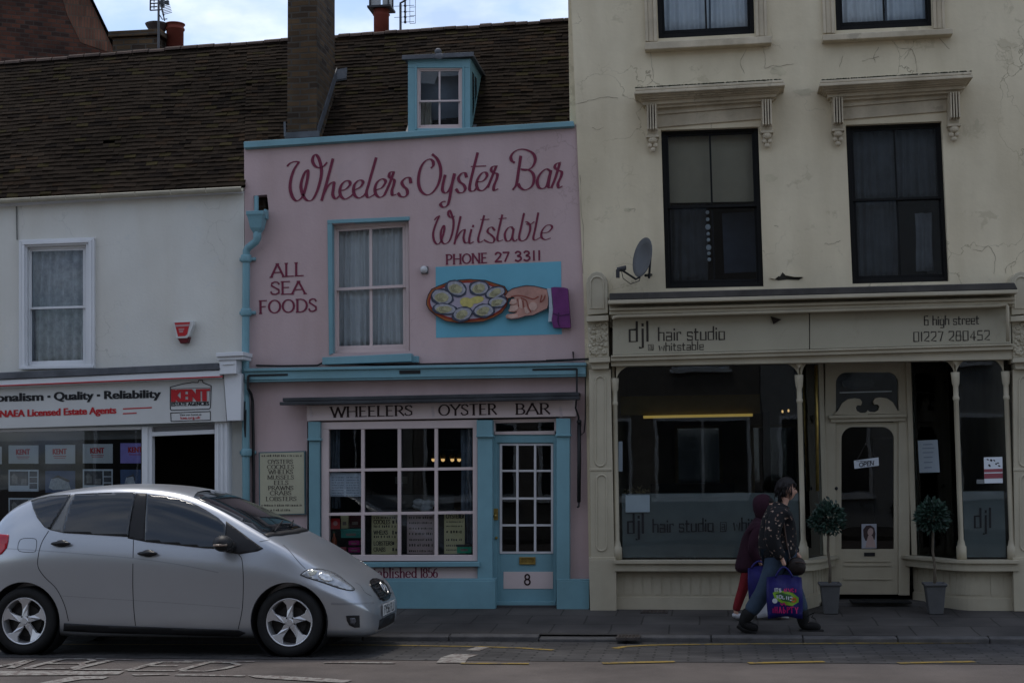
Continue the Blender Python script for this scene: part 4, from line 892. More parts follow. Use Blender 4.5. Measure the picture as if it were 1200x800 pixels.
# door
mb = MB(); mb.pr(577.5, 509, 582.5, 709, .02, .12); mb.pr(648.5, 509, 652, 709, .02, .12); mb.pr(577.5, 509, 652, 518.5, .021, .12)
mb.build('door_frame', BLUE, B0, bevel=.004)
mb = MB(); mb.pp([(577.5, 491.5), (652, 490), (652, 494), (577.5, 495.5)], .0, .1); mb.pr(577.5, 495.5, 580, 509, .0, .1); mb.pr(649.5, 494, 652, 509, .0, .1); mb.pp([(577.5, 505.6), (652, 504.4), (652, 508.8), (577.5, 509)], .0, .1)
fl = mb.build('fanlight', PINKW, B0, bevel=.003); MB().pr(580, 494, 650, 507, .05, .055).build('pane', GLASS, fl)
mb = MB(); mb.pr(582.5, 518.5, 586, 707.5, .05, .10); mb.pr(647, 518.5, 648.5, 707.5, .05, .10); mb.pr(586, 518.5, 647, 521, .05, .10); mb.pr(586, 647, 647, 707.5, .05, .10)
dr = mb.build('door', BLUE, B0, bevel=.004)
mb = MB()
for x in (586.8, 606.2, 627, 647): mb.pr(x-1.3, 520, x+1.3, 648, .04, .08)
for y in (520.6, 551.4, 583.8, 615.2, 647.2): mb.pr(586, y-1.2, 647.5, y+1.2, .042, .078)
mb.build('glazing_bars', mat('white_glazing_bar', (.52, .50, .50), .5), dr, bevel=.002)
MB().pr(586, 520, 647, 648, .06, .064).build('pane', GLASS, dr)
BRASS = mat('aged_brass', (.34, .24, .07), .4, .3, 9, metal=.8)
mb = MB(); mb.pr(608.5, 652.3, 627.5, 654, .03, .05); mb.pr(608.5, 659.4, 627.5, 661, .03, .05); mb.pr(608.5, 654, 611, 659.4, .03, .05); mb.pr(625, 654, 627.5, 659.4, .03, .05); mb.pr(611, 654, 625, 659.4, .042, .05)
mb.build('letter_box', BRASS, dr, bevel=.002)
mb = MB(); mb.pr(577.8, 595.5, 583.6, 609, .008, .02); c = at(580.6, 604, -.01); mb.ball((c.x, -.02, c.z), .022, 10); c = at(581.5, 630, .0); mb.ball((c.x, .012, c.z), .018, 10); mb.build('lock', BRASS, dr)
MB().pr(590, 669.5, 648, 689.5, .044, .05).build('number_panel', PINKW, dr, bevel=.002)
mb = MB(); letters(mb, '8', SERIF, (614.5, 684.6), (621.5, 684.6), 12, .044, .16, .08, False); mb.build('door_number', DKPAINT, dr)
mb = MB(); mb.pr(581, 704.5, 651, 709, .0, .06); mb.build('weather_board', BLUE, dr, bevel=.004)
MB().pr(577.5, 709, 652, 716, -.04, .3).build('doorstep', mat('dark_step', (.05, .05, .05), .9), B0)
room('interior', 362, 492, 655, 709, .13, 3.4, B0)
mb = MB(); a = at(384, 655, .05); b = at(554, 655, .05); mb.box(a.x, b.x, -.01, .45, a.z-.05, at(400, 652, .05).z); mb.build('window_shelf', mat('brown_shelf', (.06, .045, .035), .7), B0)
# ================================================================== cream building: hairdresser (right)
C0 = thing('hairdresser_shop', (3.3, 0, .15), 'tall cream stucco house with a hairdressers shopfront on the ground floor', 'building')
YW = -.03
W1 = [(774.5, 152.5), (888.5, 148.5), (895, 335.5), (780, 338)]; W2 = [(991, 146.5), (1103.5, 142), (1112.5, 329.5), (999, 332.5)]
W3 = [(766, -112), (880, -117), (884.5, 39.5), (771.5, 45.5)]; W4 = [(974, -122), (1088, -127), (1093, 30.5), (980, 36)]
outer = [(664, -160), (1300, -185), (1310, 320), (1312, 372), (714, 384), (716, 716), (691, 716), (686, 430), (684, 345), (669, 0)]
MB().wall(outer, [W1, W2, W3, W4], YW, .3).build('wall', CREAM, C0)
mb = MB(); a, b = at(670, 300, .3), at(1305, 300, .3); zt = at(700, -160, 0).z
mb.box(a.x, a.x+.25, .27, 6, .1, zt); mb.box(b.x-.25, b.x, .27, 6, .1, zt); mb.box(a.x, b.x, 6, 6.2, .1, zt); mb.box(a.x-.1, b.x+.1, -.12, 6.3, zt, zt+.25); mb.build('side_walls', CREAM, C0)
for i, q4 in enumerate((W1, W2, W3, W4)):
    sash_window(C0, q4, .05, BLACKW, 5.0, 2.2, (.49, .475, .5, .5)[i], 2, sash_w=3.0, glass=GLASSD)
    xs_ = [p[0] for p in q4]; ys_ = [p[1] for p in q4]; room('interior', min(xs_), min(ys_), max(xs_), max(ys_), .28, 2.4, C0)
mb = MB()
for P, s_ in ((W3, 1), (W4, 1)):
    (x0, y0), (x1, y1), (x2, y2), (x3, y3) = P
    for d0, d1, yy in ((-15, -11.5, -.05), (-11.5, -5, -.035), (-5, -1.2, -.06)):
        mb.pp([(x0+d0, y0), (x0+d1, y0), (x3+d1, y3+3), (x3+d0, y3+3)], YW+yy, YW); mb.pp([(x1-d1, y1), (x1-d0, y1), (x2-d0, y2+3), (x2-d1, y2+3)], YW+yy, YW)
mb.pp([(756, -118), (897, -124), (897, -114), (756, -109)], YW-.06, YW); mb.pp([(962, -128), (1106, -134), (1106, -124), (962, -118)], YW-.06, YW)
mb.build('window_surround', CREAMS, C0, bevel=.006)
for P in ([(755.5, 49.5), (904.5, 42), (904.5, 50.5), (755.5, 58.5)], [(964, 40.5), (1117, 33), (1117, 40), (964, 48)]):
    MB().pp(P, YW-.14, .05).build('window_sill', CREAMS, C0, bevel=.01)
def hood(x0, x1, yl, yr, br):
    mb = MB()
    def ln(d0, d1, e, yy): mb.pp([(x0+e, yl+d0), (x1-e, yr+d0), (x1-e, yr+d1), (x0+e, yl+d1)], YW-yy, YW)
    ln(0, 3.2, 1.5, .34); ln(3.4, 7, 0, .36); ln(7.2, 9.8, 4, .30); ln(10, 12.4, 6.5, .26); ln(12.6, 15, 8, .21); ln(15.2, 20, 10, .17); ln(20.2, 24, 13, .12)
    h = mb.build('window_hood', CREAMS, C0, bevel=.008)
    mb = MB(); mb.pp([(x0+27, yl+24), (x1-27, yr+24.5), (x1-27, yr+31), (x0+27, yl+31)], YW-.05, YW); mb.pp([(x0+27, yl+31.4), (x1-27, yr+31.8), (x1-27, yr+46), (x0+27, yl+46)], YW-.025, YW); mb.build('frieze', CREAMS, h, bevel=.006)
    mb = MB(); rg = random.Random(int(x0))                     # moss and dirt lying on the top ledge
    for i in range(260):
        u = rg.random(); p = at(x0+2+(x1-x0-4)*u, yl+(yr-yl)*u, YW-rg.uniform(.12, .34)); r_ = rg.uniform(.003, .013)
        mb.ball((p.x, p.y, p.z+.004), r_, 6, 1.6, 1.2, .8)
    o = mb.build('moss', mat('dark_moss', (.035, .038, .022), .95, .5, 12), h); o['kind'] = 'stuff'
    for bx_, by_ in br:
        mb = MB(); c = at(bx_, by_, YW-.1); xw = .062; prof = []
        for t in range(9): prof.append((.20-.02*t-.03*math.sin(t*.5), c.z-.05*t))
        F = [Vector((c.x-xw, YW-d, z)) for d, z in prof]+[Vector((c.x-xw, YW, prof[-1][1])), Vector((c.x-xw, YW, prof[0][1]))]
        mb.prism(F, [p+Vector((2*xw, 0, 0)) for p in F])
        for dx in (-.045, -.015, .015, .045): mb.box(c.x+dx-.008, c.x+dx+.008, YW-.215, YW-.10, c.z-.30, c.z-.002)
        mb.ball((c.x, YW-.075, c.z-.40), .055, 10, 1.0, .9, .8); mb.ball((c.x-.03, YW-.06, c.z-.46), .032, 8); mb.ball((c.x+.03, YW-.06, c.z-.46), .032, 8); mb.ball((c.x, YW-.05, c.z-.51), .036, 8, 1, 1, .9)
        mb.box(c.x-xw-.012, c.x+xw+.012, YW-.12, YW, c.z-.375, c.z-.345)
        mb.build('bracket', CREAMS, h, bevel=.004)
hood(743, 920, 103.5, 93.5, ((764, 124.5), (898, 119))); hood(960, 1140.5, 94.5, 84, ((981, 116.5), (1117, 110.5)))
# cracks and flaking render
CRK = [[(674, 122), (690, 118), (707, 114), (724, 115)], [(762, 58), (764, 75), (765, 92), (758, 100)], [(894, 55), (897, 70), (896, 80), (905, 77), (912, 78), (930, 75)], [(1045, 48), (1055, 57), (1068, 58), (1073, 70), (1074, 84)], [(1068, 56), (1060, 70)],
 [(875, 58), (868, 72), (872, 86)], [(1100, 44), (1112, 58)], [(680, 205), (681, 240), (684, 280), (683, 320)], [(985, 282), (975, 286), (966, 285)], [(1140, 292), (1150, 294), (1158, 288), (1166, 300), (1165, 320)], [(1178, 320), (1180, 312), (1190, 306)], [(1010, 72), (1030, 66)], [(988, 66), (984, 78)], [(694, 150), (700, 152), (708, 149)], [(735, 247), (744, 244), (743, 248)], [(908, 264), (912, 266)], [(1030, 56), (1024, 66), (1026, 74)]]
for P in CRK:
    mb = MB(); P2 = []; rg = random.Random(len(P)*7+int(P[0][0]))
    for p in smooth_pts(P, 5): P2.append(p+Vector((rg.uniform(-.6, .6), rg.uniform(-.6, .6))))
    ribbon(mb, P2, lambda d: rg.uniform(.2, .62), onplane(YW))
    mb.build('render_crack', mat('dark_crack', (.26, .22, .165), .95, .3, 9), C0)
def blot(cx, cy, rx, ry, seed):
    rg = random.Random(seed); return [(cx+rx*math.cos(a)*rg.uniform(.6, 1.15), cy+ry*math.sin(a)*rg.uniform(.55, 1.15)) for a in [k*2*math.pi/14 for k in range(14)]]
for k, (cx, cy, rx, ry) in enumerate(((903, 209, 8.5, 5), (912, 83, 11, 7), (942, 108, 13, 5), (736, 246, 5, 3), (1145, 145, 3, 6))): mb = MB(); mb.poly([at(x, y, YW-.0022) for x, y in blot(cx, cy, rx, ry, k)]); mb.build('patched_render', mat('bare_render_patch', (.52, .46, .32), .95, .12, 5), C0)
mb = MB(); mb.pp([(903, 326), (910, 322.5), (914, 324), (917, 319), (921, 323), (932, 322.5), (941, 325), (936, 328), (922, 327.5), (912, 328.5)], YW-.006, YW-.001); mb.build('flaked_hole', mat('dark_flaked_render', (.03, .026, .02), .95, .4, 9), C0)
mb = MB(); mb.pp([(902, 325.5), (909, 321.5), (913, 323), (908, 327)], YW-.03, YW-.012); mb.pp([(920, 322.4), (933, 320.5), (941, 324.4), (931, 324.4)], YW-.035, YW-.015); mb.build('loose_flake', CREAM, C0)
# window dressing upstairs
curtain('window_curtain', 775, -108, 828, 38, .22, NET, 'white curtain, left half of the upper left window of the cream house', 5, .03)
curtain('window_curtain', 831, -108, 881, 36, .22, NET, 'white curtain, right half of the upper left window of the cream house', 5, .03)
curtain('window_curtain', 983, -116, 1033, 30, .22, NET, 'white curtain, left half of the upper right window of the cream house', 5, .03)
curtain('window_curtain', 1036, -116, 1089, 28, .22, NET, 'white curtain, right half of the upper right window of the cream house', 5, .03)
t = MB().pp([(779, 156), (885, 152), (888, 236), (782, 238)], .20, .206).build('roller_blind', mat('tan_blind_cloth', (.37, .31, .22), .9, .05, 8)); tag(t, 'tan roller blind drawn halfway down the lower left window of the cream house', 'blind')
t = MB().pp([(846, 250), (884, 248), (888, 318), (849, 320)], .5, .52).build('window_board', mat('blue_grey_board', (.05, .06, .085), .8, .2, 4)); tag(t, 'blue grey board standing inside the lower left window of the cream house', 'board')
hn = thing('hanging_ornament', at(830, 246, .24), 'string of pale shells hanging in the lower left window of the cream house', 'ornament')
mb = MB(); mb.tube([at(829, 244, .24), at(831, 306, .24)], .003, 5); mb.build('string', BLACKM, hn)
for k, y in enumerate((249, 257, 266, 274, 281, 290, 297, 304)):
    mb = MB(); p = at(829+k*.3, y, .24); mb.ball(p, .032 if k % 3 == 2 else .022, 8, 1, .5, 1.1); mb.build('shell', PAPER, hn, True)
t = curtain('window_curtain', 1072, 250, 1092, 318, .3, mat('mid_grey_cloth', (.17, .17, .18), .95, .2, 6), 'narrow grey curtain hanging in the lower right pane of the lower right window', 2, .02)

curtain('window_curtain', 996, 152, 1104, 234, .2, mat('dark_grey_net', (.075, .078, .085), .95, .2, 6), 'dark grey net curtain behind the upper panes of the lower right window', 12, .02)
curtain('window_curtain', 1000, 236, 1050, 326, .24, MATS['dark_grey_net'], 'dark grey net curtain in the lower left pane of the lower right window', 6, .02)
curtain('window_curtain', 783, 240, 828, 330, .30, MATS['dark_grey_net'], 'dark grey net curtain beside the hanging shells in the lower left window', 5, .02)
# ------------------------------------------------------------- shopfront
mb = MB(); mb.pp([(714, 343.5), (1189, 331), (1193, 339), (714, 351.5)], -.52, YW); mb.build('lead_roof', mat('sooty_lead', (.050, .046, .042), .75, .4, 3, .3, 15), C0, bevel=.01)
mb = MB(); mb.pp([(712.5, 351.7), (1193, 339.2), (1193, 343.6), (712.5, 356.2)], -.56, -.1); mb.pp([(714, 356.4), (1190, 344), (1190, 348), (714, 360.5)], -.30, -.1); mb.pp([(714, 360.7), (1190, 348.2), (1190, 351.5), (714, 364)], -.46, -.1); mb.pp([(714, 364.2), (1190, 351.7), (1190, 356), (714, 368.6)], -.42, -.1); mb.pp([(716, 368.8), (1188, 356.2), (1188, 359.5), (716, 372.4)], -.34, -.1)
mb.build('cornice', CREAMW, C0, bevel=.008)
fb = MB(); fb.pp([(718, 372.6), (948.2, 366), (948.2, 409), (718, 416)], -.27, -.05); fb.pp([(949.2, 366), (1185, 359.6), (1185, 402.2), (949.2, 409)], -.268, -.05)
fb = fb.build('sign_board', FASC, C0, bevel=.004)
mb = MB(); mb.pp([(716, 416.2), (1187, 402.4), (1187, 404.6), (716, 418.4)], -.33, -.05); mb.pp([(716, 418.6), (1187, 404.8), (1187, 409.5), (716, 423)], -.30, -.05); mb.pp([(716, 423.2), (1187, 409.7), (1187, 421), (716, 429)], -.24, -.06)
mb.build('transom_beam', CREAMW, C0, bevel=.006)
mb = MB(); mb.tube([at(719.4, 640, -.40), at(718.8, 374, -.40), at(719.5, 371.5, -.41), at(724, 370.6, -.42), at(950, 364.4, -.42), at(1168, 358.2, -.42), at(1179, 356.5, -.42), at(1180.5, 359, -.42), at(1181, 400, -.40), at(1184.5, 645, -.36)][1:9], .020, 8)
mb.build('conduit', CREAMW, C0, True)
mb = MB(); mb.pp([(903, 370.5), (915.5, 374.2), (906.5, 379.6)], -.30, -.2715); mb.build('torn_hole', mat('dark_torn_board', (.02, .014, .01), .9), fb)
VINYL = mat('brown_black_vinyl', (.03, .024, .018), .5, .1, 6)
mb = MB(); Yb = -.27
letters(mb, 'djl', TECH, (738, 400.2), (762, 399.4), 23, Yb, .115, serif=False, sp=.10)
mb.build('sign_lettering', VINYL, fb); mb = MB(); letters(mb, 'hair studio', TECH, (772, 399), (850.5, 397.6), 15.4, Yb, .115, serif=False, sp=.09)
mb.build('sign_lettering', VINYL, fb); mb = MB(); letters(mb, '@', TECH, (760, 409.5), (767, 409.3), 8, Yb, .09, serif=False); letters(mb, 'whitstable', TECH, (772.5, 411), (825.5, 409.4), 9.6, Yb, .13, serif=False, sp=.09)
Yb = -.268
mb.build('sign_lettering', VINYL, fb); mb = MB(); letters(mb, '6 high street', TECH, (1083.5, 381), (1148, 379.4), 10.6, Yb, .13, serif=False, sp=.10); mb.build('sign_lettering', VINYL, fb); mb = MB(); letters(mb, '01227 280452', TECH, (1071, 400), (1161, 398), 10.8, Yb, .13, serif=False, sp=.10)
mb.build('sign_lettering', VINYL, fb)

def loopbar(mb, pts, Y, r=.012): mb.tube([at(x, y, Y) for x, y in pts], r, 6, close=True)
def stadium(x0, y0, x1, y1, n=6, top=True, bot=True):
    rx = (x1-x0)/2; cx = (x0+x1)/2; P = []
    P += [(cx+rx*math.cos(math.pi*k/n), y0+rx-rx*math.sin(math.pi*k/n)) for k in range(n+1)] if top else [(x1, y0), (x0, y0)]
    P += [(cx-rx*math.cos(math.pi*k/n), y1-rx+rx*math.sin(math.pi*k/n)) for k in range(n+1)] if bot else [(x0, y1), (x1, y1)]
    return P
def console_pilaster(dx, s=1):
    X = lambda x: x+dx
    mb = MB(); mb.pp([(X(687), 332), (X(689), 325), (X(693), 320.5), (X(699), 318), (X(705), 319.5), (X(709.5), 324), (X(711.5), 331), (X(712.5), 367), (X(688.5), 369)], -.30, -.02)
    loopbar(mb, stadium(X(692), 324, X(707.5), 361, bot=False), -.30, .014)
    cp = mb.build('console_cap', CREAMW, C0, bevel=.008)
    mb = MB(); mb.pp([(X(687), 370.5), (X(713), 369), (X(713), 375.5), (X(687), 377)], -.36, 0); mb.pp([(X(688.5), 377.2), (X(712.5), 375.8), (X(713.5), 418), (X(690.5), 419)], -.26, 0)
    mb.pp([(X(690), 419.3), (X(715), 418), (X(715), 424), (X(690), 425)], -.30, 0); mb.pp([(X(692), 425.2), (X(714), 424.2), (X(713), 432), (X(693.5), 432.6)], -.24, 0)
    mb.build('console', CREAMW, cp, bevel=.006)
    mb = MB(); rg = random.Random(5)                     # acanthus and scroll relief
    for k in range(70):
        a = rg.uniform(0, 6.28); u = rg.random()
        x, y = (X(691+20*rg.random()), 379+37*rg.random())
        p = at(x, y, -.262); mb.ball(p, rg.uniform(.012, .026), 6, 1.2, .7, 1.0)
    for (cx, cy, rr, tr) in ((695.5, 383, 3.0, 2.2), (708, 382.5, 3.0, 2.2), (695.5, 412, 2.6, 2), (708, 412, 2.6, 2), (702, 397, 4, 2)):
        mb.tube([at(X(cx)+rr*(1-.02*k*tr)*math.cos(k*.55), cy+rr*(1-.02*k*tr)*math.sin(k*.55), -.275) for k in range(22)], .010, 5)
    mb.build('carved_leaves', CREAMW, cp, True)
    mb = MB(); mb.pp([(X(690), 433), (X(715.5), 432.6), (X(720), 655), (X(692.5), 655)], -.17, 0.05)
    for (y0, y1) in ((441, 546), (556, 645)): loopbar(mb, stadium(X(697.5+(y0-441)*.012), y0, X(709.5+(y0-441)*.014), y1), -.172, .013)
    mb.pp([(X(690.5), 548.6), (X(717.6), 548), (X(717.7), 551), (X(690.6), 551.6)], -.18, -.17)
    mb.pp([(X(690), 655.3), (X(722), 655), (X(722.5), 716), (X(691.5), 716)], -.22, .05); mb.pp([(X(690), 653), (X(721.5), 652.6), (X(721.5), 655), (X(690), 655.2)], -.20, .05)
    mb.build('pilaster', CREAMW, C0, bevel=.006)
console_pilaster(0)
console_pilaster(497)
YG = -.10                                            # plane of the shop glass
# recess plan (x, y): left window front, return, door, right return, right window front
xl0, xl1 = at(724, 550, YG).x, at(939, 550, YG).x
xr1, xr2 = at(1123, 550, YG).x, at(1180, 550, YG).x
YD = .62
xd0, xd1 = at(967, 560, YD).x, at(1066, 560, YD).x
def Z(px, py, Y): return at(px, py, Y).z
zg0, zg1 = Z(830, 655, YG), Z(830, 425, YG)
def panel(mb, a, b, z0, z1, t):
    (x0, y0), (x1, y1) = a, b; d = Vector((x1-x0, y1-y0, 0)).normalized(); n = Vector((-d.y, d.x, 0))*t
    F = [Vector((x0, y0, z0)), Vector((x1, y1, z0)), Vector((x1, y1, z1)), Vector((x0, y0, z1))]
    return mb.prism(F, [p+n for p in F])
# glazing: two sheets at the left, two at the right
SG = glass_mat('plate_glass', (.90, .93, .93), 1.34)
RUNS = {'left': [(xl0, YG), (xl1, YG), (xd0-.03, YD)], 'right': [(xd1+.03, YD), (xr1, YG), (xr2, YG)]}
mb = MB()
for r_ in RUNS.values():
    for a, b in zip(r_, r_[1:]): panel(mb, a, b, zg0, zg1+.02, .008)
gl = mb.build('shop_glass', SG, C0)
zf = Z(830, 577, YG)
mb = MB(); FR = [Z(830, 655, YG)+.02, Z(830, 577.5, YG)]
for r_ in RUNS.values():
    for a, b in zip(r_, r_[1:]):
        d = (Vector((*b, 0))-Vector((*a, 0))).normalized(); n = Vector((-d.y, d.x))*.012
        A = (a[0]+d.x*.04+n.x, a[1]+d.y*.04+n.y); B = (b[0]-d.x*.04+n.x, b[1]-d.y*.04+n.y); panel(mb, A, B, FR[0], FR[1], .002)
fm = mb.build('frosted_film', FILM, C0)
mb = MB(); Yf_ = YG-.001
letters(mb, 'djl', TECH, (736, 624.5), (756, 624), 22.5, Yf_, .115, serif=False, sp=.12); mb.build('window_lettering', INK, gl); mb = MB(); letters(mb, 'hair studio', TECH, (765.5, 623.2), (837, 621.8), 15, Yf_, .12, serif=False, sp=.09)
mb.build('window_lettering', INK, gl); mb = MB(); letters(mb, '@', TECH, (844.5, 621), (852.5, 620.8), 13, Yf_, .07, serif=False); mb.build('window_lettering', INK, gl); mb = MB(); letters(mb, 'whitstable', TECH, (860, 621.5), (924, 620.4), 15, Yf_, .12, serif=False, sp=.10)
mb.build('window_lettering', INK, gl); mb = MB(); letters(mb, 'djl', TECH, (1142.5, 618), (1163, 617.5), 22.5, Yf_, .105, serif=False, sp=.14)
mb.build('window_lettering', INK, gl)
# columns with capitals and arched spandrels
def column(x, y, r=.029, parent=C0):
    mb = MB(); zb_, zt_ = zg0-.02, zg1-.16
    mb.lathe([(r*1.9, 0), (r*1.9, .16), (r*1.5, .17), (r*1.35, .21), (r, .24), (r*.95, zt_-zb_-.32), (r*1.25, zt_-zb_-.31), (r*1.25, zt_-zb_-.28), (r, zt_-zb_-.27), (r, zt_-zb_-.16), (r*1.4, zt_-zb_-.13), (r*1.6, zt_-zb_-.06), (r*1.7, zt_-zb_)], (x, y, zb_), 16)
    return mb.build('column', CREAMW, parent, True)
def spandrel(_, a, b, flip=False, rx=.26, rz=.2):
    mb = MB()   # quarter arch bracket under the beam, at end a of run a -> b
    a, b = Vector((*a, 0)), Vector((*b, 0)); d = (b-a).normalized(); n = Vector((-d.y, d.x, 0))*.05
    P = [a+Vector((0, 0, zg1+.03)), a+Vector((0, 0, zg1-.2))]+[a+d*(rx*(1-math.cos(t)))+Vector((0, 0, zg1-.2+rz*math.sin(t))) for t in [math.pi/2*k/7 for k in range(1, 8)]]+[a+d*rx+Vector((0, 0, zg1+.03))]
    P = [p-n*.6 for p in P]; mb.prism(P, [p+n for p in P]); mb.build('spandrel', CREAMW, C0, bevel=.005)
cols = [(xl0-.02, YG-.02), (xl1, YG-.02), (xr1, YG-.02), (xr2+.02, YG-.02)]
for x, y in cols: column(x, y)
mb = MB()
spandrel(mb, (xl0, YG-.015), (xl1, YG-.015)); spandrel(mb, (xl1, YG-.016), (xl0, YG-.016)); spandrel(mb, (xl1+.01, YG-.014), (xl1+.5, YG+.35), rx=.17)
spandrel(mb, (xr1, YG-.015), (xr1-.5, YG+.42), rx=.22); spandrel(mb, (xr1+.005, YG-.017), (xr2, YG-.017), rx=.2); spandrel(mb, (xr2, YG-.013), (xr1, YG-.013), rx=.2)
for x, y in cols[1:3]:
    p = Vector((x, y-.07, zg1-.03)); mb.prism([p+Vector((0, 0, .06)), p+Vector((.045, 0, 0)), p+Vector((0, 0, -.06)), p+Vector((-.045, 0, 0))], [p+Vector((0, .03, .05)), p+Vector((.035, .03, 0)), p+Vector((0, .03, -.05)), p+Vector((-.035, .03, 0))])
mb.build('boss', CREAMW, C0, bevel=.005)
# inner frame posts of the returns
for x, y in ((xd0-.02, YD-.03), (xd1+.02, YD-.03)): mb = MB(); mb.box(x-.03, x+.03, y-.03, y+.05, zg0, zg1+.1); mb.build('return_post', CREAMW, C0, bevel=.005)
mb = MB(); mb.box(xl0-.05, xl0-.02, YG, YG+.08, zg0, zg1); mb.build('return_post', CREAMW, C0, bevel=.005)
mb = MB(); mb.tube([at(956, 428, .25), at(957.5, 500, .25), at(958, 575, .25)], .02, 8); mb.build('brass_post', BRASS, C0, True)
# sills and stall risers with rounded corners
def run_pts(r_, off):
    P = [Vector((*p, 0)) for p in r_]; o = []
    return P
def riser(run, z0, z1, t, name, m, boards=False, corner=None):
    """a swept low wall whose plan follows the glazing, its corner rounded"""
    P = [Vector((*p, 0)) for p in run]; a, c, b = P; k = .16
    arc = [c+(a-c).normalized()*k*(1-s)**2*1.0 if False else ((c+(a-c).normalized()*k)*(1-s)**2+c*2*s*(1-s)+(c+(b-c).normalized()*k)*s*s) for s in [i/6 for i in range(7)]]
    pts = [a]+arc+[b]; mb = MB(); N_ = []
    for i, p in enumerate(pts):
        d = (pts[min(i+1, len(pts)-1)]-pts[max(i-1, 0)]).normalized(); N_.append(Vector((d.y, -d.x, 0)))
    def loop(z, o): return [Vector((p.x+n.x*o, p.y+n.y*o, z)) for p, n in zip(pts, N_)]
    A, B, Cc, D_ = loop(z0, t), loop(z1, t), loop(z1, -.08), loop(z0, -.08)
    for i in range(len(pts)-1):
        for U, V in ((A, B), (B, Cc), (Cc, D_), (D_, A)):
            mb.poly([U[i], U[i+1], V[i+1], V[i]])
    for i in (0, -1): mb.poly([A[i], B[i], Cc[i], D_[i]])
    if boards:
        L0 = 0
        for i in range(len(pts)-1):
            seg = pts[i+1]-pts[i]; nseg = max(1, int(seg.length/.11))
            for j in range(nseg):
                p = pts[i]+seg*(j/nseg); n = N_[i]; d = seg.normalized()*.05
                mb.prism([p+n*(t+.006)+Vector((0, 0, z0+.19)), p+d*1.7+n*(t+.006)+Vector((0, 0, z0+.19)), p+d*1.7+n*(t+.006)+Vector((0, 0, z1-.03)), p+n*(t+.006)+Vector((0, 0, z1-.03))], [p+n*t+Vector((0, 0, z0+.19)), p+d*1.7+n*t+Vector((0, 0, z0+.19)), p+d*1.7+n*t+Vector((0, 0, z1-.03)), p+n*t+Vector((0, 0, z1-.03))])
    return mb.build(name, m, C0, merge=True)
zs = Z(830, 668.5, -.2)
for k, r_ in RUNS.items():
    r2 = [(xl0-.05, YG), r_[1], (r_[2][0], YD+.05)] if k == 'left' else [(r_[0][0], YD+.05), r_[1], (xr2+.06, YG)]
    riser(r2, zg0-.035, zg0-.003, .18, 'window_sill', CREAMW)
    riser(r2, zs, zg0-.037, .14, 'sill_panel', CREAMW)
    riser(r2, .12, zs-.002, .02, 'stall_riser', CREAMW, True)
    riser(r2, .12, .28, .04, 'skirting', CREAMW)
mb = MB(); mb.box(xd0-.1, xd1+.1, YD-.35, YD+.2, .13, .19); mb.build('threshold', mat('worn_step', (.075, .07, .066), .9, .2, 6, .3, 40), C0)
mb = MB(); mb.box(xl1-.02, xr1+.02, YG, YD+.3, zg1+.03, zg1+.06); mb.build('recess_ceiling', CREAMW, C0)
# door and its surround
DY = YD
mb = MB(); mb.pr(967, 424, 979.5, 697, DY-.03, DY+.08); mb.pr(1053, 420, 1066, 697, DY-.03, DY+.08); mb.pr(979.5, 419, 1053, 436, DY-.028, DY+.08)
mb.pp([(971.5, 486.5), (1062.5, 484.8), (1062.5, 488.2), (971.5, 490)], DY-.10, DY+.05); mb.pp([(973.5, 490.2), (1060.5, 488.4), (1060.5, 493), (973.5, 494.6)], DY-.06, DY+.05)
def arch_fill(mb, x0, x1, ytop, rad, Y0, Y1):       # rounds the upper corners of an opening
    for sx, xc in ((1, x0), (-1, x1)):
        P = [(xc, ytop), (xc, ytop+rad)]+[(xc+sx*rad*(1-math.cos(t)), ytop+rad-rad*math.sin(t)) for t in [math.pi/2*k/7 for k in range(1, 8)]]
        mb.pp(P, Y0, Y1)
arch_fill(mb, 979.5, 1053, 436, 13, DY-.02, DY+.04)
ds = mb.build('door_surround', CREAMW, C0, bevel=.006)
mb = MB()                                            # broken scroll pediment
Lh = [(976, 485.8), (982, 481), (987, 472), (994, 467.3), (1002, 466.2), (1008, 467.2), (1010.5, 471), (1009, 475), (1005, 474.6), (1003, 477), (1004, 481), (1008.5, 483.6), (1014, 483.4), (1017, 481), (1017, 486)]
mb.pp(Lh, DY-.07, DY-.032); mb.pp([(2034-x-.5, y-.9) for x, y in Lh][::-1], DY-.07, DY-.032); mb.build('pediment', CREAMW, ds, bevel=.004)
MB().pr(979.5, 436, 1053, 487, DY+.02, DY+.026).build('pane', SG, ds)
mb = MB(); mb.pp([(984, 459.3), (1045, 457.6), (1045, 458.9), (984, 460.6)], DY+.012, DY+.018); mb.build('fluorescent_tube', mat('dull_tube', (.45, .48, .48), .3), ds)
mb = MB(); P = [(987, 447), (990, 444.5), (1000, 444), (1018, 443.8), (1024, 446), (1023, 451), (1018, 453.5), (996, 455), (988, 453)]; mb.pp(P, DY+.03, DY+.04); mb.build('oval_plaque', BLACKM, ds)
mb = MB(); mb.pr(979.6, 494.8, 986, 696, DY+.0, DY+.05); mb.pr(1047.5, 493.6, 1053, 696, DY, DY+.05); mb.pr(986, 494.6, 1047.5, 500, DY+.001, DY+.05); mb.pr(986, 643, 1047.5, 696, DY+.001, DY+.05)
arch_fill(mb, 986, 1047.5, 500, 14, DY+.004, DY+.045)
for y0, y1 in ((661, 663), (677, 679)): mb.pr(989, y0, 1044, y1, DY-.012, DY)
mb.pr(990, 656.5, 1043, 658, DY-.01, DY)
dd = mb.build('door', CREAMW, C0, bevel=.004)
MB().pr(986, 500, 1047.5, 643, DY+.02, DY+.026).build('pane', glass_mat('door_glass', (.72, .70, .66), 1.36), dd)
MB().pr(1012.6, 647, 1025.5, 651.3, DY-.006, DY).build('letter_slot', BLACKM, dd)
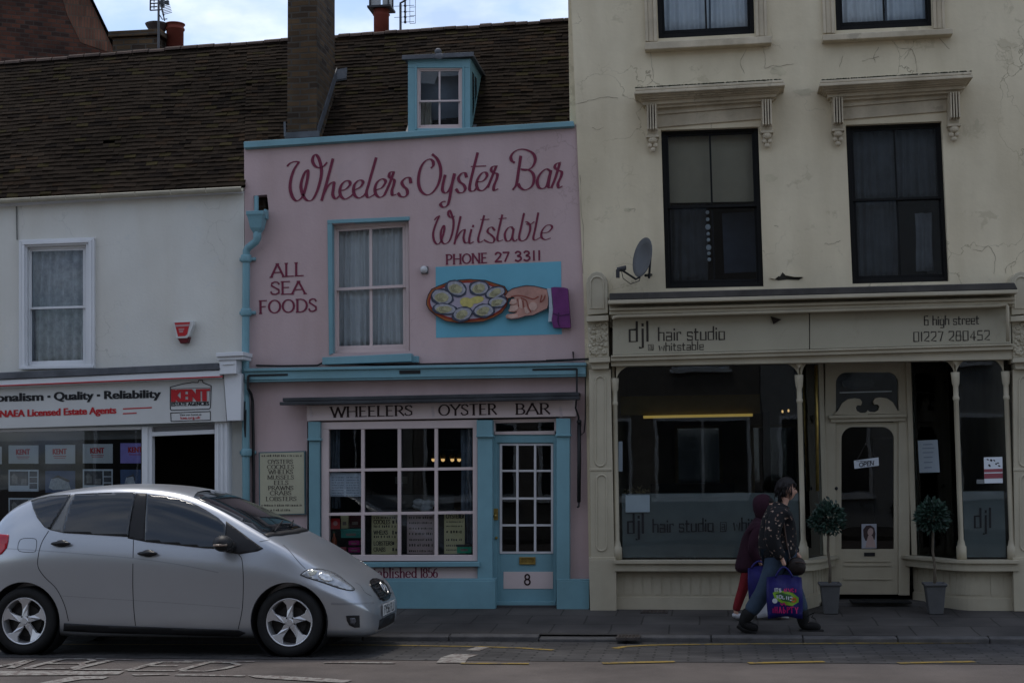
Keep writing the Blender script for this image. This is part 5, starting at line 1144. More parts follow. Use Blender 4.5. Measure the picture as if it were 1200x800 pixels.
mb = MB(); c = at(979.8, 572, DY-.02); mb.ball(c, .022, 8); mb.build('door_knob', BLACKM, dd)
# room behind
def hroom():
    mb = MB(); x0, x1, y1, z0, z1 = xl0-.1, xr2+.1, 4.6, .15, zg1+.35; t = .05
    mb.box(x0, x1, y1, y1+t, z0, z1); mb.box(x0-t, x0, .0, y1, z0, z1); mb.box(x1, x1+t, .0, y1, z0, z1); mb.box(x0, x1, YD+.1, y1, z0-t, z0); mb.box(x0, x1, .0, y1, z1, z1+t)
    mb.box(x0, xl1, YG+.05, YG+.09, zg1+.02, z1); mb.box(xr1, x1, YG+.05, YG+.09, zg1+.02, z1); mb.box(xd0, xd1, YD+.06, YD+.1, zg1, z1)
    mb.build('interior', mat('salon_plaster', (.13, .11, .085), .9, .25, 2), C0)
    mb = MB(); mb.box(x0+.3, x0+1.5, 4.2, 4.55, .9, 1.5); mb.box(x0+1.9, x0+2.0, 3.6, 3.7, .2, 2.5); mb.box(3.6, 3.7, 2.5, 2.6, .2, 2.6); mb.box(x1-1.2, x1-.5, 3.2, 3.3, .9, 2.1); mb.box(x0, xl1, YG+.1, .5, .2, zg0-.05); mb.box(xr1, x1, YG+.1, .5, .2, zg0-.05)
    mb.build('fittings', mat('dark_furniture', (.018, .016, .014), .5, .3, 4), C0)
hroom()
def salon_fit(name, label, x, y, z0, w_, h_, cat):
    t = thing(name, (x, y, z0), label, cat)
    mb = MB(); mb.box(x-w_/2-.05, x+w_/2+.05, y, y+.05, z0-.05, z0+h_+.05); mb.build('frame', mat('dull_gilt', (.16, .12, .06), .6, .2, 8), t, bevel=.01)
    MB().box(x-w_/2, x+w_/2, y-.008, y-.002, z0, z0+h_).build('mirror_glass', mat('mirror_glass', (.16, .165, .165), .06, .05, 3, metal=1), t)
salon_fit('wall_mirror', 'framed mirror on the back wall of the salon, behind the big window', xl0+.9, 4.5, 1.1, .6, 1.2, 'mirror')
salon_fit('wall_mirror', 'second framed mirror on the salon back wall, nearer the door', xl0+2.0, 4.5, 1.1, .6, 1.2, 'mirror')
for k, (cx, cy, lab) in enumerate(((xl0+.8, 2.9, 'black salon chair facing the mirror on the left'), (xl0+1.9, 3.0, 'black salon chair nearer the salon door'))):
    t = thing('salon_chair', (cx, cy, .15), lab, 'chair', 'salon chairs')
    MB().box(cx-.27, cx+.27, cy-.25, cy+.25, .62, .74).build('seat', BLACKM, t, bevel=.03); MB().box(cx-.26, cx+.26, cy-.32, cy-.24, .76, 1.32).build('backrest', BLACKM, t, bevel=.03)
    MB().lathe([(.24, 0), (.24, .03), (.04, .05), (.04, .47)], (cx, cy, .15), 16).build('pedestal', mat('chair_chrome', (.3, .3, .31), .3, .1, 5, metal=.8), t, True)
# ================================================================== brick gable house behind, top left
G0 = thing('brick_house', (at(60, 60, 9).x, 9, 0), 'dark red brick gable house rising behind the tiled roofs', 'building')
pA, pB = at(-420, 70, 5.5), at(137.5, 66, 9.6); dG = Vector((pB.x-pA.x, pB.y-pA.y, 0)); LG = dG.length; dG.normalize(); nG = Vector((dG.y, -dG.x, 0))
zE = pB.z; 
def gp(u, z, o=0): return Vector((pA.x+dG.x*u, pA.y+dG.y*u, z))+nG*o
# verge direction: runs up from pB through the pixel (104, -5)
best = None
for k in range(200):
    u = LG-.01*k*3
    p = gp(u, 0); d = ray(104, -5)
    t = (Vector((p.x-CAM.x, p.y-CAM.y)).length)/Vector((d.x, d.y)).length
    e = abs((p.x-CAM.x)/(p.y-CAM.y)-d.x/d.y)
    if best is None or e < best[0]: best = (e, u, CAM.z+d.z*t)
slope = (best[2]-zE)/(LG-best[1]); ua = LG-3.2; za = zE+3.2*slope
me = bpy.data.meshes.new('gable_wall'); 
mb = MB(); F = [gp(LG, 0), gp(LG, zE), gp(ua, za), gp(ua-3.2, zE), gp(ua-3.2, 0)]; mb.prism(F, [p-nG*.3 for p in F]); gw = mb.build('gable_wall', BRICKG, G0)
mb = MB(); F = [gp(LG-.25, zE+.55*slope*.2, .012), gp(LG-.02, zE-.1, .012), gp(LG-1.1, zE+1.1*slope-.02, .012), gp(LG-1.35, zE+1.0*slope-.2, .012)]; F = [gp(LG-.02, zE+.02, .012), gp(LG-1.15, zE+1.15*slope, .012), gp(LG-1.2, zE+.75*slope, .012), gp(LG-.95, zE+.35*slope, .012), gp(LG-.7, zE+.2, .012)]; mb.prism(F, [p-nG*.012 for p in F]); mb.build('tumbled_brickwork', brick_mat('tumbled_brick', (.16, .075, .05), (.10, .05, .035), (.09, .07, .055), bw=.075, bh=.22), G0)
mb = MB()
for sgn in (1, -1):
    u1 = ua+sgn*3.35; z1 = za-3.35*slope
    F = [gp(ua, za, .06), gp(u1, z1, .06), gp(u1, z1+.09, .06), gp(ua, za+.09, .06)]; mb.prism(F, [p-nG*5 for p in F])
mb.build('roof', TILE, G0)
# ================================================================== terrace across the street (seen mirrored in the windows, and from beside the camera)
OPM = [('opposite_shop', -14, -5.2, 10.4, (.26, .25, .22), 'plain buff house across the street, left of the camera'), ('opposite_shop', -5.2, 3.6, 10.6, (.17, .15, .13), 'dark stone house across the street, straight behind the camera'), ('opposite_shop', 3.6, 13, 10.2, (.30, .30, .29), 'grey rendered house across the street, right of the camera')]
for k, (nm, x0, x1, h_, colr, lab) in enumerate(OPM):
    t = thing(nm, ((x0+x1)/2, -19.5, .1), lab, 'building', 'houses across the street')
    m_ = mat('opposite_wall_%s' % 'abc'[k], colr, .85, .08, 2, .2, 20)
    MB().box(x0+.01, x1-.01, -25, -19.5, .05, h_).build('wall', m_, t)
    mb = MB(); mb.prism([(x0, -19.3, h_), (x0, -22.2, h_+2.2), (x0, -25.2, h_)], [(x1, -19.3, h_), (x1, -22.2, h_+2.2), (x1, -25.2, h_)]); mb.build('roof', TILE if False else mat('slate_roof', (.06, .06, .065), .7, .3, 3), t)
    for fl in range(2):
        for j in range(3):
            cx = x0+(j+.5)*(x1-x0)/3; z0 = 1.0+fl*3.2; z1 = z0+(1.9 if fl else 1.8); ww = .6 if fl else 1.1
            mb = MB(); mb.box(cx-ww-.09, cx+ww+.09, -19.52, -19.44, z0-.09, z1+.09); mb.box(cx-ww-.18, cx+ww+.18, -19.52, -19.36, z0-.18, z0-.1); w_ = mb.build('window', WHITEW, t)
            mb = MB(); mb.box(cx-ww, cx-.03, -19.436, -19.42, z0, z1); mb.box(cx+.03, cx+ww, -19.436, -19.42, z0, z1); mb.build('pane', mat('dark_far_pane', (.02, .025, .03), .1, .1, 2, spec=.6), w_)
# ================================================================== things fixed to or standing by the houses
def ell(cx, cy, rx, ry, n=24, rot=0):
    return [(cx+rx*math.cos(a)*math.cos(rot)-ry*math.sin(a)*math.sin(rot), cy+rx*math.cos(a)*math.sin(rot)+ry*math.sin(a)*math.cos(rot)) for a in [2*math.pi*k/n for k in range(n)]]
# cut-out sign: a hand holding a platter of oysters
K = lambda x, y: (490+x/6.316, 300+y/6.32)
c = at(585, 352, 0); t = thing('oyster_platter_sign', (c.x, 0, c.z), 'painted cut-out sign of a hand holding a platter of oysters on the pink wall', 'sign')
ol = [K(*p) for p in [(62,330),(75,285),(100,245),(150,222),(230,190),(300,178),(380,172),(500,180),(560,200),(640,225),(662,260),(668,320),(655,370),(620,420),(560,455),(480,485),(380,492),(290,495),(200,480),(130,440),(80,395),(62,360)]]
MB().pp(ol, -.05, -.012).build('platter_edge', mat('painted_orange_rim', (.28, .085, .025), .55, .3, 9), t, bevel=.004)
cx_, cy_ = K(368, 332)
MB().pp(ell(cx_, cy_, 46.3, 23.4, 32, -.03), -.0535, -.0502).build('platter_rim', mat('painted_red_rim', (.24, .025, .015), .55, .3, 9), t)
MB().pp(ell(cx_, cy_, 44.2, 21.2, 32, -.03), -.0565, -.0537).build('platter_dish', mat('painted_lilac_dish', (.34, .30, .36), .55, .12, 9), t)
OYS = [(175, 305, 82, 58, .25), (280, 240, 78, 56, .3), (450, 238, 72, 52, -.15), (570, 272, 76, 42, -.35), (585, 342, 70, 40, -.2), (485, 405, 78, 48, -.2), (325, 430, 74, 50, -.3), (195, 392, 88, 40, .05)]
for k, (x, y, rx, ry, ro) in enumerate(OYS):
    px, py = K(x, y); d = .0009*k
    mb = MB(); rg = random.Random(k); rag = [(a+rg.uniform(-.9, .9), b+rg.uniform(-.7, .7)) for a, b in ell(px, py, rx/5.9, ry/5.7, 16, ro)]
    mb.pp(rag, -.0635-d, -.057); o = mb.build('oyster_shell', mat('painted_dark_shell', (.045, .05, .075), .55, .4, 20), t)
    mb = MB(); mb.pp([(a+rg.uniform(-.5, .5), b+rg.uniform(-.4, .4)) for a, b in ell(px+.4, py-.4, rx/6.3*.9, ry/6.3*.86, 16, ro+.1)], -.0665-d, -.0637-d); mb.build('shell_lining', mat('painted_grey_lining', (.30, .30, .33), .55, .3, 30), o)
    mb = MB(); mb.pp([(a+rg.uniform(-.7, .7), b+rg.uniform(-.5, .5)) for a, b in ell(px-.6, py+.3, rx/6.3*.66, ry/6.3*.62, 12, ro-.15)], -.0695-d, -.0667-d); mb.build('oyster_meat', mat('painted_oyster_meat', (.34, .32, .19), .5, .3, 26), o)
    mb = MB()
    for s_ in (.42, .25): ribbon(mb, [Vector(p) for p in ell(px-.3, py+.2, rx/6.3*s_, ry/6.3*s_, 14, ro)[2:11]], lambda d_: .5, onplane(-.0697-d))
    mb.build('oyster_crease', mat('painted_oyster_line', (.17, .16, .10), .6, .2, 20), o)
mb = MB()
for (x, y, rx, ry, ro) in ((360, 345, 52, 38, .3), (430, 325, 58, 26, -.2)): px, py = K(x, y); mb.pp(ell(px, py, rx/6.3, ry/6.3, 16, ro), -.0588-(.001 if x > 400 else 0), -.0567)
mb.build('lemon', mat('painted_lemon', (.46, .40, .13), .5, .2, 20), t)
HAND = [(640,298),(665,262),(700,240),(760,225),(800,218),(860,222),(920,236),(955,245),(965,300),(965,360),(955,388),(900,415),(850,438),(790,445),(740,462),(690,468),(655,462),(645,445),(660,430),(715,425),(735,412),(700,415),(670,412),(668,395),(700,385),(735,380),(735,362),(690,365),(672,350),(690,318),(720,318),(700,300),(665,312)]
MB().pp([K(*p) for p in HAND], -.066, -.014).build('hand', mat('painted_skin', (.40, .215, .17), .55, .22, 7), t, bevel=.004)
mb = MB()
for P in ([(690,318),(725,316),(730,345),(705,358),(680,352)], [(680,368),(735,362),(742,388),(715,408),(675,410)], [(742,322),(760,315),(772,350),(768,390),(748,380)], [(782,380),(800,375),(825,415),(808,430),(790,420)], [(655,445),(700,432),(735,430),(740,452),(690,464)]):
    mb.pp([K(*p) for p in P], -.071, -.0662)
mb.pp([(K(850, 372)[0]+5*math.cos(a), K(850, 372)[1]+5.2*math.sin(a)) for a in [k*math.pi/6 for k in range(12)]], -.0705, -.0662)
mb.build('finger', mat('painted_pale_skin', (.50, .33, .27), .55, .15, 10), t, bevel=.003)
mb = MB()
for P in ([(690,300),(740,292),(790,300),(850,318),(890,300)], [(735,318),(745,350),(742,372)], [(775,330),(782,375),(795,420)], [(760,310),(800,330),(812,370),(835,415)], [(915,290),(905,340),(930,320),(940,290)]):
    ribbon(mb, [Vector(K(*p)) for p in smooth_pts(P, 5)], lambda d: 1.3, onplane(-.0665))
mb.build('palm_crease', mat('painted_red_crease', (.22, .05, .035), .6, .2, 9), t)
MB().pp([K(*p) for p in [(952,238),(985,240),(992,330),(1000,420),(990,485),(962,488),(968,400),(968,310)]], -.072, -.014).build('cuff', mat('painted_white_cuff', (.36, .42, .46), .55, .1, 9), t, bevel=.004)
sv = MB().pp([K(*p) for p in [(984,232),(1010,228),(1080,232),(1108,240),(1112,300),(1122,420),(1128,530),(1000,532),(988,470),(1000,380),(992,300)]], -.08, -.012).build('sleeve', mat('painted_purple_sleeve', (.135, .028, .135), .55, .2, 7), t, bevel=.004)
mb = MB()
for P in ([(1000,425),(1050,440),(1120,430)], [(1040,420),(1035,480),(1045,520)]): ribbon(mb, [Vector(K(*p)) for p in smooth_pts(P, 5)], lambda d: 1.2, onplane(-.08))
mb.build('sleeve_fold', mat('painted_plum', (.05, .012, .06), .6, .2, 9), sv)
mb = MB(); loop = ol+[ol[0]]
for a, b in zip(loop, loop[1:]): ribbon(mb, [a, b], lambda d: .9, onplane(-.0502))
hp = [K(*p) for p in HAND[:17]]
for a, b in zip(hp, hp[1:]): ribbon(mb, [a, b], lambda d: .8, onplane(-.0665))
mb.build('painted_outline', mat('painted_navy_line', (.018, .02, .035), .6, .2, 9), t)
# small bulkhead lamp
c = at(497, 316, -.05); t = thing('wall_light', (c.x, 0, c.z), 'small white globe light on the pink wall beside the upper window', 'wall light')
MB().lathe([(.055, 0), (.055, .02), (.04, .03)], (c.x, -.001, c.z), 14, axis='y', sy=-1).build('base', mat('grey_metal', (.12, .12, .12), .5), t) if False else None
mb = MB(); mb.box(c.x-.045, c.x+.045, -.03, 0, c.z-.045, c.z+.045); mb.build('base', mat('grey_metal', (.12, .12, .12), .5), t, bevel=.01)
mb = MB(); mb.ball((c.x, -.065, c.z), .045, 14); mb.build('globe', mat('white_globe', (.5, .5, .5), .25), t, True)
# list board
c = at(330, 604, 0); bd = thing('seafood_list_board', (c.x, 0, c.z), 'cream board listing seafood in dark capitals, left of the shop window', 'sign board')
MB().pp([(303, 529.5), (357.5, 528), (358, 602.5), (303.5, 604)], -.045, -.001).build('frame', mat('grey_blue_board_edge', (.10, .15, .16), .6), bd, bevel=.004)
MB().pp([(304.6, 530.8), (356, 529.4), (356.6, 601.2), (305, 602.6)], -.049, -.0452).build('panel', mat('cream_board', (.40, .38, .27), .6, .06, 4), bd)
Yb = -.049; BLT = mat('grey_brown_lettering', (.075, .062, .05), .6)
for wd_, x0, x1, y in (('OYSTERS', 313.8, 343.4, 543), ('COCKLES', 313, 344.4, 549.2), ('WHELKS', 314.6, 343.4, 555), ('MUSSELS', 313.4, 344.4, 561.4), ('EELS', 321, 338, 567.6), ('PRAWNS', 314.2, 343.8, 573.8), ('CRABS', 316.4, 341.4, 579.8), ('LOBSTERS', 311.6, 347.4, 586.4)):
    mb = MB(); letters(mb, wd_, SERIF, (x0, y), (x1, y-.3), 4.6, Yb, .19, .075, sp=.05); mb.build('board_lettering', BLT, bd)
mb = MB(); scribble(mb, 306.5, 353.5, 535, 2.6, Yb, 1); scribble(mb, 306.5, 354, 593, 2.4, Yb, 2); scribble(mb, 317, 341.5, 598.6, 2.6, Yb, 3)
o = mb.build('small_print', BLT, bd); o['kind'] = 'stuff'
# awning winding pole
c = at(679, 592, -.07); t = thing('awning_pole', (c.x, -.07, c.z), 'black awning winding pole hanging by the blue shop door', 'pole')
MB().tube([at(678.6, 497, -.07), at(678.8, 540, -.07), at(678.4, 588, -.07)], [.022, .024, .022], 8).build('shaft', BLACKM, t, True)
mb = MB(); mb.tube([at(678.4, 588, -.07), at(678.2, 593, -.09), at(676.8, 594, -.1)], .012, 6); p = at(678.6, 494, -.07); mb.ball((p.x, p.y, p.z), .03, 8); mb.box(p.x-.02, p.x+.02, -.07, 0, p.z-.05, p.z-.02); mb.build('hook', BLACKM, t)
# satellite dish
c = at(762, 322, -.03); t = thing('satellite_dish', (c.x, -.03, c.z), 'grey satellite dish on the cream wall above the shopfront', 'satellite dish')
cD = at(759, 303, -.32); ax = Vector((-.80, -.52, .16)).normalized(); u_ = ax.cross(Vector((0, 0, 1))).normalized(); v_ = u_.cross(ax); mb = MB(); rings = []
for s_ in (0, .25, .5, .75, 1.0):
    rings.append([mb.bm.verts.new(cD+u_*(.215*s_*math.cos(a))+v_*(.235*s_*math.sin(a))+ax*(.07*s_*s_)) for a in [2*math.pi*k/24 for k in range(24)]])
for A, B in zip(rings, rings[1:]):
    for k in range(24): mb.bm.faces.new((A[k], A[(k+1) % 24], B[(k+1) % 24], B[k]))
dsh = mb.build('reflector', mat('grey_dish', (.10, .105, .11), .5, .15, 4), t, True, merge=True); m_ = dsh.modifiers.new('thickness', 'SOLIDIFY'); m_.thickness = .006
mb = MB(); hb = at(728, 316, -.55); mb.tube([cD-v_*.235+ax*.07, cD-v_*.27+ax*.12, hb], .012, 8)
mb.tube([cD-v_*.2, at(762, 322, -.15), at(763, 322, -.03)], .016, 8); mb.tube([cD-ax*.03+v_*.1, cD-ax*.05-v_*.22, at(762, 322, -.15)], .014, 6)
mb.tube([hb, hb+Vector((.02, 0, -.10)), hb+Vector((.10, .05, -.16)), hb+Vector((.2, .1, -.12)), at(752, 318, -.2)], .005, 5); mb.build('arm', BLACKM, t)
mb = MB(); mb.lathe([(.028, 0), (.03, .1), (.02, .11)], (0, 0, 0), 12)
for v in mb.bm.verts: v.co = hb+Vector((v.co.z*.95-.05, v.co.y+v.co.z*.5, v.co.x+v.co.z*.25))
mb.box(hb.x-.06, hb.x-.02, hb.y-.03, hb.y+.03, hb.z-.09, hb.z); mb.build('receiver', mat('dark_grey_plastic', (.04, .04, .042), .5), t)
# television aerials on the rear chimneys
def aerial(px, pyb, pyt, Y, label, style):
    b = at(px, pyb, Y); t = thing('tv_aerial', b, label, 'aerial', 'television aerials on the chimneys'); tp = at(px, pyt, Y)
    MB().tube([b-Vector((0, 0, .5)), tp], .018, 8).build('mast', mat('galvanised_mast', (.11, .11, .115), .5, .2, 6), t)
    mb = MB(); z = lambda py: at(px, py, Y).z; X = lambda p_: at(p_, 20, Y).x
    if style == 0:
        for py in (-2, 6): mb.tube([(X(176), Y, z(py-2)), (X(176), Y, z(py+6))], .012, 5); mb.tube([(X(176), Y, z(py-2)), (X(193), Y, z(py-2))], .010, 5); mb.tube([(X(176), Y, z(py+6)), (X(190), Y, z(py+6))], .010, 5); mb.tube([(X(181), Y-.02, z(py-1)), (X(181), Y-.02, z(py+5))], .008, 5); mb.tube([(X(176), Y, z(py+2)), (X(184), Y, z(py+2))], .010, 5)
        a, b2 = Vector((X(188), Y, z(4))), Vector((X(204), Y-.4, z(29))); mb.tube([a, b2], .012, 5)
        for k in range(9): p = a+(b2-a)*(k/8); mb.tube([p-Vector((.02, .0, -.01)), p+Vector((.14, -.05, .02))], .005, 4)
        mb.tube([(X(187), Y, z(2)), (X(199), Y-.2, z(30))], .010, 5); mb.box(X(193), X(194.2), Y-.1, Y-.06, z(8), z(2)); mb.box(X(196), X(200), Y-.1, Y-.06, z(8), z(4)); mb.box(X(189), X(193), Y-.05, Y, z(10), z(-2)); mb.tube([(X(187), Y, z(18)), (X(190), Y, z(23)), (X(196), Y, z(23))], .008, 5)
    else:
        for k, py in enumerate((-14, -5, 3, 10, 17, 23, 29)):
            p = Vector((X(476.5), Y-.1, z(py))); mb.ball(p, .022, 6); mb.tube([p-Vector((.16 if k % 2 else .05, 0, 0)), p+Vector((.13, 0, 0))], .004, 4)
        mb.tube([(X(476.5), Y-.1, z(-18)), (X(476.5), Y-.1, z(30))], .014, 6); mb.tube([(X(469), Y, z(4)), (X(476.5), Y-.1, z(4))], .014, 6)
        for x in (482, 488.5): mb.tube([(X(x), Y-.1, z(-14)), (X(x), Y-.1, z(31))], .004, 4)
        for py in (-8, 2, 12, 22, 31): mb.tube([(X(482), Y-.1, z(py)), (X(488.5), Y-.1, z(py))], .004, 4)
    mb.build('antenna', mat('dark_aluminium', (.05, .05, .055), .4, .2, 8, metal=.5), t)
aerial(186, 60, -16, 2.65, 'tangle of television aerials on a mast beside the left red chimney pot', 0)
aerial(469.3, 38, 5, 2.9, 'ladder shaped television aerial right of the lantern cowl chimney', 1)

# ------------------------------------------------------------------ in the oyster bar window
for k, (x0, x1, lab) in enumerate(((387, 398.5, 'blue striped curtain at the left of the oyster bar window'), (539.5, 553, 'blue striped curtain at the right of the oyster bar window'))):
    curtain('striped_curtain', x0, 503, x1, 650 if k else 595, .16, CURT, lab, 3, .02)
    # pale stripes lie on the fabric folds
def flat(name, x0, y0, x1, y1, Y, m, label, cat, dy=0, group=None, th=.004):
    mb = MB(); mb.pp([(x0, y0), (x1, y0+dy), (x1, y1+dy), (x0, y1)], Y, Y+th); return tag(mb.build(name, m), label, cat, group)
nt_ = flat('notice', 386.5, 554, 423, 581.5, .012, mat('pale_blue_notice', (.55, .61, .70), .8, .04, 4), 'white menu notice taped in the left of the oyster bar window', 'notice')
mb = MB()
for y in range(558, 580, 3): scribble(mb, 389, 403, y+2, 1.6, .012, y); scribble(mb, 406, 420.5, y+2, 1.6, .012, y+9)
mb.build('print', mat('grey_print', (.20, .23, .28), .8), nt_)
def price_card(x0, y0, x1, y1, m, label, rows, big=None):
    c = at((x0+x1)/2, y1, .06); t = thing('price_card', (c.x, .06, c.z), label, 'price card', 'price cards in the oyster bar window')
    MB().pr(x0, y0, x1, y1, .06, .066).build('sheet', m, t)
    mb = MB()
    for wd_, yy, h_ in rows:
        if wd_: letters(mb, wd_, SERIF, (x0+2.4, yy), (x0+2.4+len(wd_)*2.75, yy-.1), h_, .06, .17, .08, False, sp=.06)
        else: scribble(mb, x0+2.5, x1-2.5, yy, h_, .06, int(yy))
        if wd_ and x1-x0 < 33: scribble(mb, x1-6.5, x1-.8, yy, h_, .06, int(yy)+5)
    mb.build('print', mat('dark_print', (.05, .045, .035), .8), t)
price_card(435.5, 602, 466.2, 649, TAN, 'tan price card listing cockles, whelks, lobsters and crabs', [('', 607.5, 2.6), ('COCKLES', 613.5, 4.6), ('', 618, 3.2), ('WHELKS', 625.8, 4.6), ('', 630, 3), ('LOBSTERS', 638.4, 4.4), ('CRABS', 645.6, 4.4)])
price_card(477, 602, 509.5, 648.5, PINKCARD, 'dusty pink price card with many narrow lines, between two tan cards', [('', 607.5, 3), ('', 613.5, 2.4), ('', 620, 2.4), ('', 626.6, 3.2), ('', 633.4, 2.8), ('', 640, 3.2), ('', 646.4, 2.4)])
price_card(520.5, 602, 544.5, 648.5, TAN, 'tan price card headed with oysters, beside the green box', [('OYSTERS', 607, 5), ('', 612, 1.8), ('', 617, 1.8), ('', 624.5, 3.6), ('', 633.6, 3), ('', 640, 2.6), ('', 645, 2)])
flat('notice', 387, 607, 398.3, 619.5, .05, mat('red_card', (.45, .015, .02), .5), 'small red card with a white emblem in the oyster bar window', 'card')
mb = MB()
px, py = 393, 612.8
mb.pp(ell(px, py, 2.7, 2.9, 12), .046, .0495)
tag(mb.build('emblem', mat('pink_emblem', (.42, .2, .2), .6), bpy.data.objects['notice.001']))
def carton(x0, y0, x1, y1, Y, d, m, label, lidm=None):
    t = thing('carton', at((x0+x1)/2, y1, Y+d/2), label, 'box', 'small goods on the window shelf')
    a, b = at(x0, y1, Y), at(x1, y0, Y); z_ = a.z+(b.z-a.z)*.72
    MB().box(a.x, b.x, Y, Y+d, a.z, z_).build('box', m, t, bevel=.004)
    MB().box(a.x-.004, b.x+.004, Y-.004, Y+d+.004, z_+.001, b.z).build('lid', lidm or m, t, bevel=.004)
    mb = MB(); mb.box(a.x+(b.x-a.x)*.25, a.x+(b.x-a.x)*.75, Y-.002, Y-.0005, a.z+(z_-a.z)*.35, a.z+(z_-a.z)*.7); mb.build('box_label', mat('dull_label', (.2, .16, .14), .7), t)
    return t
carton(399.5, 603, 408, 619, .16, .1, TAN, 'tan carton behind the red card in the oyster bar window'); carton(409, 604, 423, 618, .2, .1, mat('dark_red_box', (.07, .012, .014), .6), 'dark red carton at the top of the goods in the oyster bar window')
carton(399.5, 619.4, 423, 630, .14, .12, mat('teal_box', (.02, .24, .2), .5), 'teal flat carton above the two pink cartons')
carton(408.5, 633.2, 421, 638.4, .1, .12, mat('hot_pink_box', (.34, .012, .15), .5), 'upper hot pink carton in the oyster bar window'); carton(408, 641.2, 421.5, 646.8, .1, .12, MATS['hot_pink_box'], 'lower hot pink carton in the oyster bar window')
carton(408, 647.2, 421.5, 652, .09, .14, BLACKM, 'black carton under the pink cartons'); carton(397.5, 641, 405, 648, .08, .08, mat('salmon_box', (.32, .07, .08), .5), 'salmon pink carton beside the orange bottle')
carton(535.5, 637.5, 552.5, 648, .045, .1, mat('green_box', (.015, .30, .17), .5), 'green carton with a black lid at the right of the oyster bar window', BLACKM)
p = at(391.5, 647, .12); t = thing('sauce_bottle', p, 'orange sauce bottle in the lower left of the oyster bar window', 'bottle'); z_ = at(391.5, 622, .12).z-p.z
MB().lathe([(.034, 0), (.036, .01), (.036, z_*.55), (.014, z_*.75), (.013, z_*.9)], p, 16).build('body', mat('orange_sauce', (.28, .06, .015), .3), t, True); MB().lathe([(.016, z_*.9), (.016, z_)], p, 12).build('cap', mat('green_cap', (.02, .07, .03), .5), t)
# counter, lamps and paper inside the oyster bar
c = at(480, 600, 1.3); t = thing('serving_counter', (c.x, 1.3, .15), 'dim glass fronted serving counter inside the oyster bar', 'counter')
a, b = at(425, 600, 1.2), at(532, 579, 1.2); MB().box(a.x, b.x, 1.2, 1.9, .15, a.z).build('base', mat('dark_counter', (.03, .028, .028), .5), t); MB().box(a.x-.03, b.x+.03, 1.15, 1.95, a.z+.002, a.z+.03).build('top', mat('steel_counter', (.16, .16, .17), .3, .2, 5, metal=.5), t)
mb = MB(); mb.box(a.x, b.x, 1.2, 1.215, a.z+.032, b.z-.02); mb.box(a.x, b.x, 1.2, 1.6, b.z-.018, b.z); mb.build('glass_guard', mat('grey_guard', (.05, .055, .06), .15), t)
p = at(497, 597, 1.17); mb = MB(); rg = random.Random(3)
for k in range(9): mb.ball((p.x+rg.uniform(-.12, .14), 1.1+rg.uniform(-.03, .03), p.z+rg.uniform(.02, .10)), rg.uniform(.05, .08), 8, 1.2, .7, .7)
tag(mb.build('crumpled_paper', PAPER, None), 'crumpled white paper on the counter inside the oyster bar', 'paper')
mb = MB(); a = at(463, 562, 1.6); mb.box(a.x, a.x+.16, 1.6, 1.63, a.z-.05, a.z+.04); tag(mb.build('dim_wall_card', mat('grey_card', (.2, .22, .2), .8)), 'small pale card on the back wall of the oyster bar', 'card')
BULB = mat('lamp_glow', (.9, .6, .3), .5, .02, 3, emit=((1, .62, .25), .40))
c = at(523, 532, 2.6); t = thing('light_fitting', (c.x, 2.6, c.z), 'row of four warm lamps hanging inside the oyster bar', 'ceiling light')
mb = MB(); a, b = at(504, 527, 2.6), at(541, 526, 2.6); mb.tube([a, b], .012, 6); mb.tube([(a+b)/2, (a+b)/2+Vector((0, 0, .5))], .01, 6); mb.build('rail', BLACKM, t)
for x in (507.8, 519, 530, 538):
    p = at(x, 532, 2.6); MB().lathe([(.012, .05), (.035, .0), (.042, -.06), (.036, -.06), (.028, 0)], p, 12).build('lamp_shade', BRASS, t, True)
    MB().ball((p.x, 2.6, p.z-.075), .027, 8).build('bulb', BULB, t, True)

# ------------------------------------------------------------------ hairdresser things
c = at(817, 488, 2.3); t = thing('strip_light', (c.x, 2.3, c.z), 'long yellow glowing strip light inside the hairdressers', 'ceiling light')
a, b = at(754, 488.5, 2.3), at(882, 486, 2.3); mb = MB(); mb.prism([a-Vector((0, .02, .018)), b-Vector((0, .02, .018)), b+Vector((0, -.02, .018)), a+Vector((0, -.02, .018))], [a+Vector((0, .02, -.018)), b+Vector((0, .02, -.018)), b+Vector((0, .02, .018)), a+Vector((0, .02, .018))]); mb.build('tube', mat('yellow_tube_glow', (.8, .6, .2), .5, .02, 3, emit=((1, .68, .16), .13)), t)
mb = MB(); mb.box(a.x-.6, b.x+.1, 2.33, 2.42, a.z+.03, a.z+.28); mb.build('ceiling_glow', mat('ochre_glow_paint', (.20, .15, .05), .8, .2, 3), t)  # added board, its ochre stands in for tube light on the ceiling
c = at(932, 478, 3.0); t = thing('chandelier', (c.x, 3.0, c.z), 'small chandelier with candle lamps inside the hairdressers', 'chandelier')
mb = MB(); mb.tube([c+Vector((0, 0, .6)), c-Vector((0, 0, .12))], .008, 6)
for x in (917, 924, 943, 949): p = at(x, 482, 3.0); mb.tube([c-Vector((0, 0, .1)), (c+p)/2-Vector((0, 0, .16)), p-Vector((0, 0, .05))], .007, 5)
mb.build('arms', BLACKM, t)
for x, y in ((917, 482), (924, 481), (943, 480.5), (949, 480)): p = at(x, y, 3.0); MB().ball(p, .014, 8, 1, 1, 1.5).build('bulb', BULB, t, True)
cc_ = at(747.5, 600, .03)
t = thing('flower_vase', (at(747, 590, .2).x, .2, at(747, 655, .2).z), 'bunch of dried straw coloured flowers behind the white card in the salon window', 'flowers')
mb = MB(); rg = random.Random(9); p0 = at(746, 585, .2)
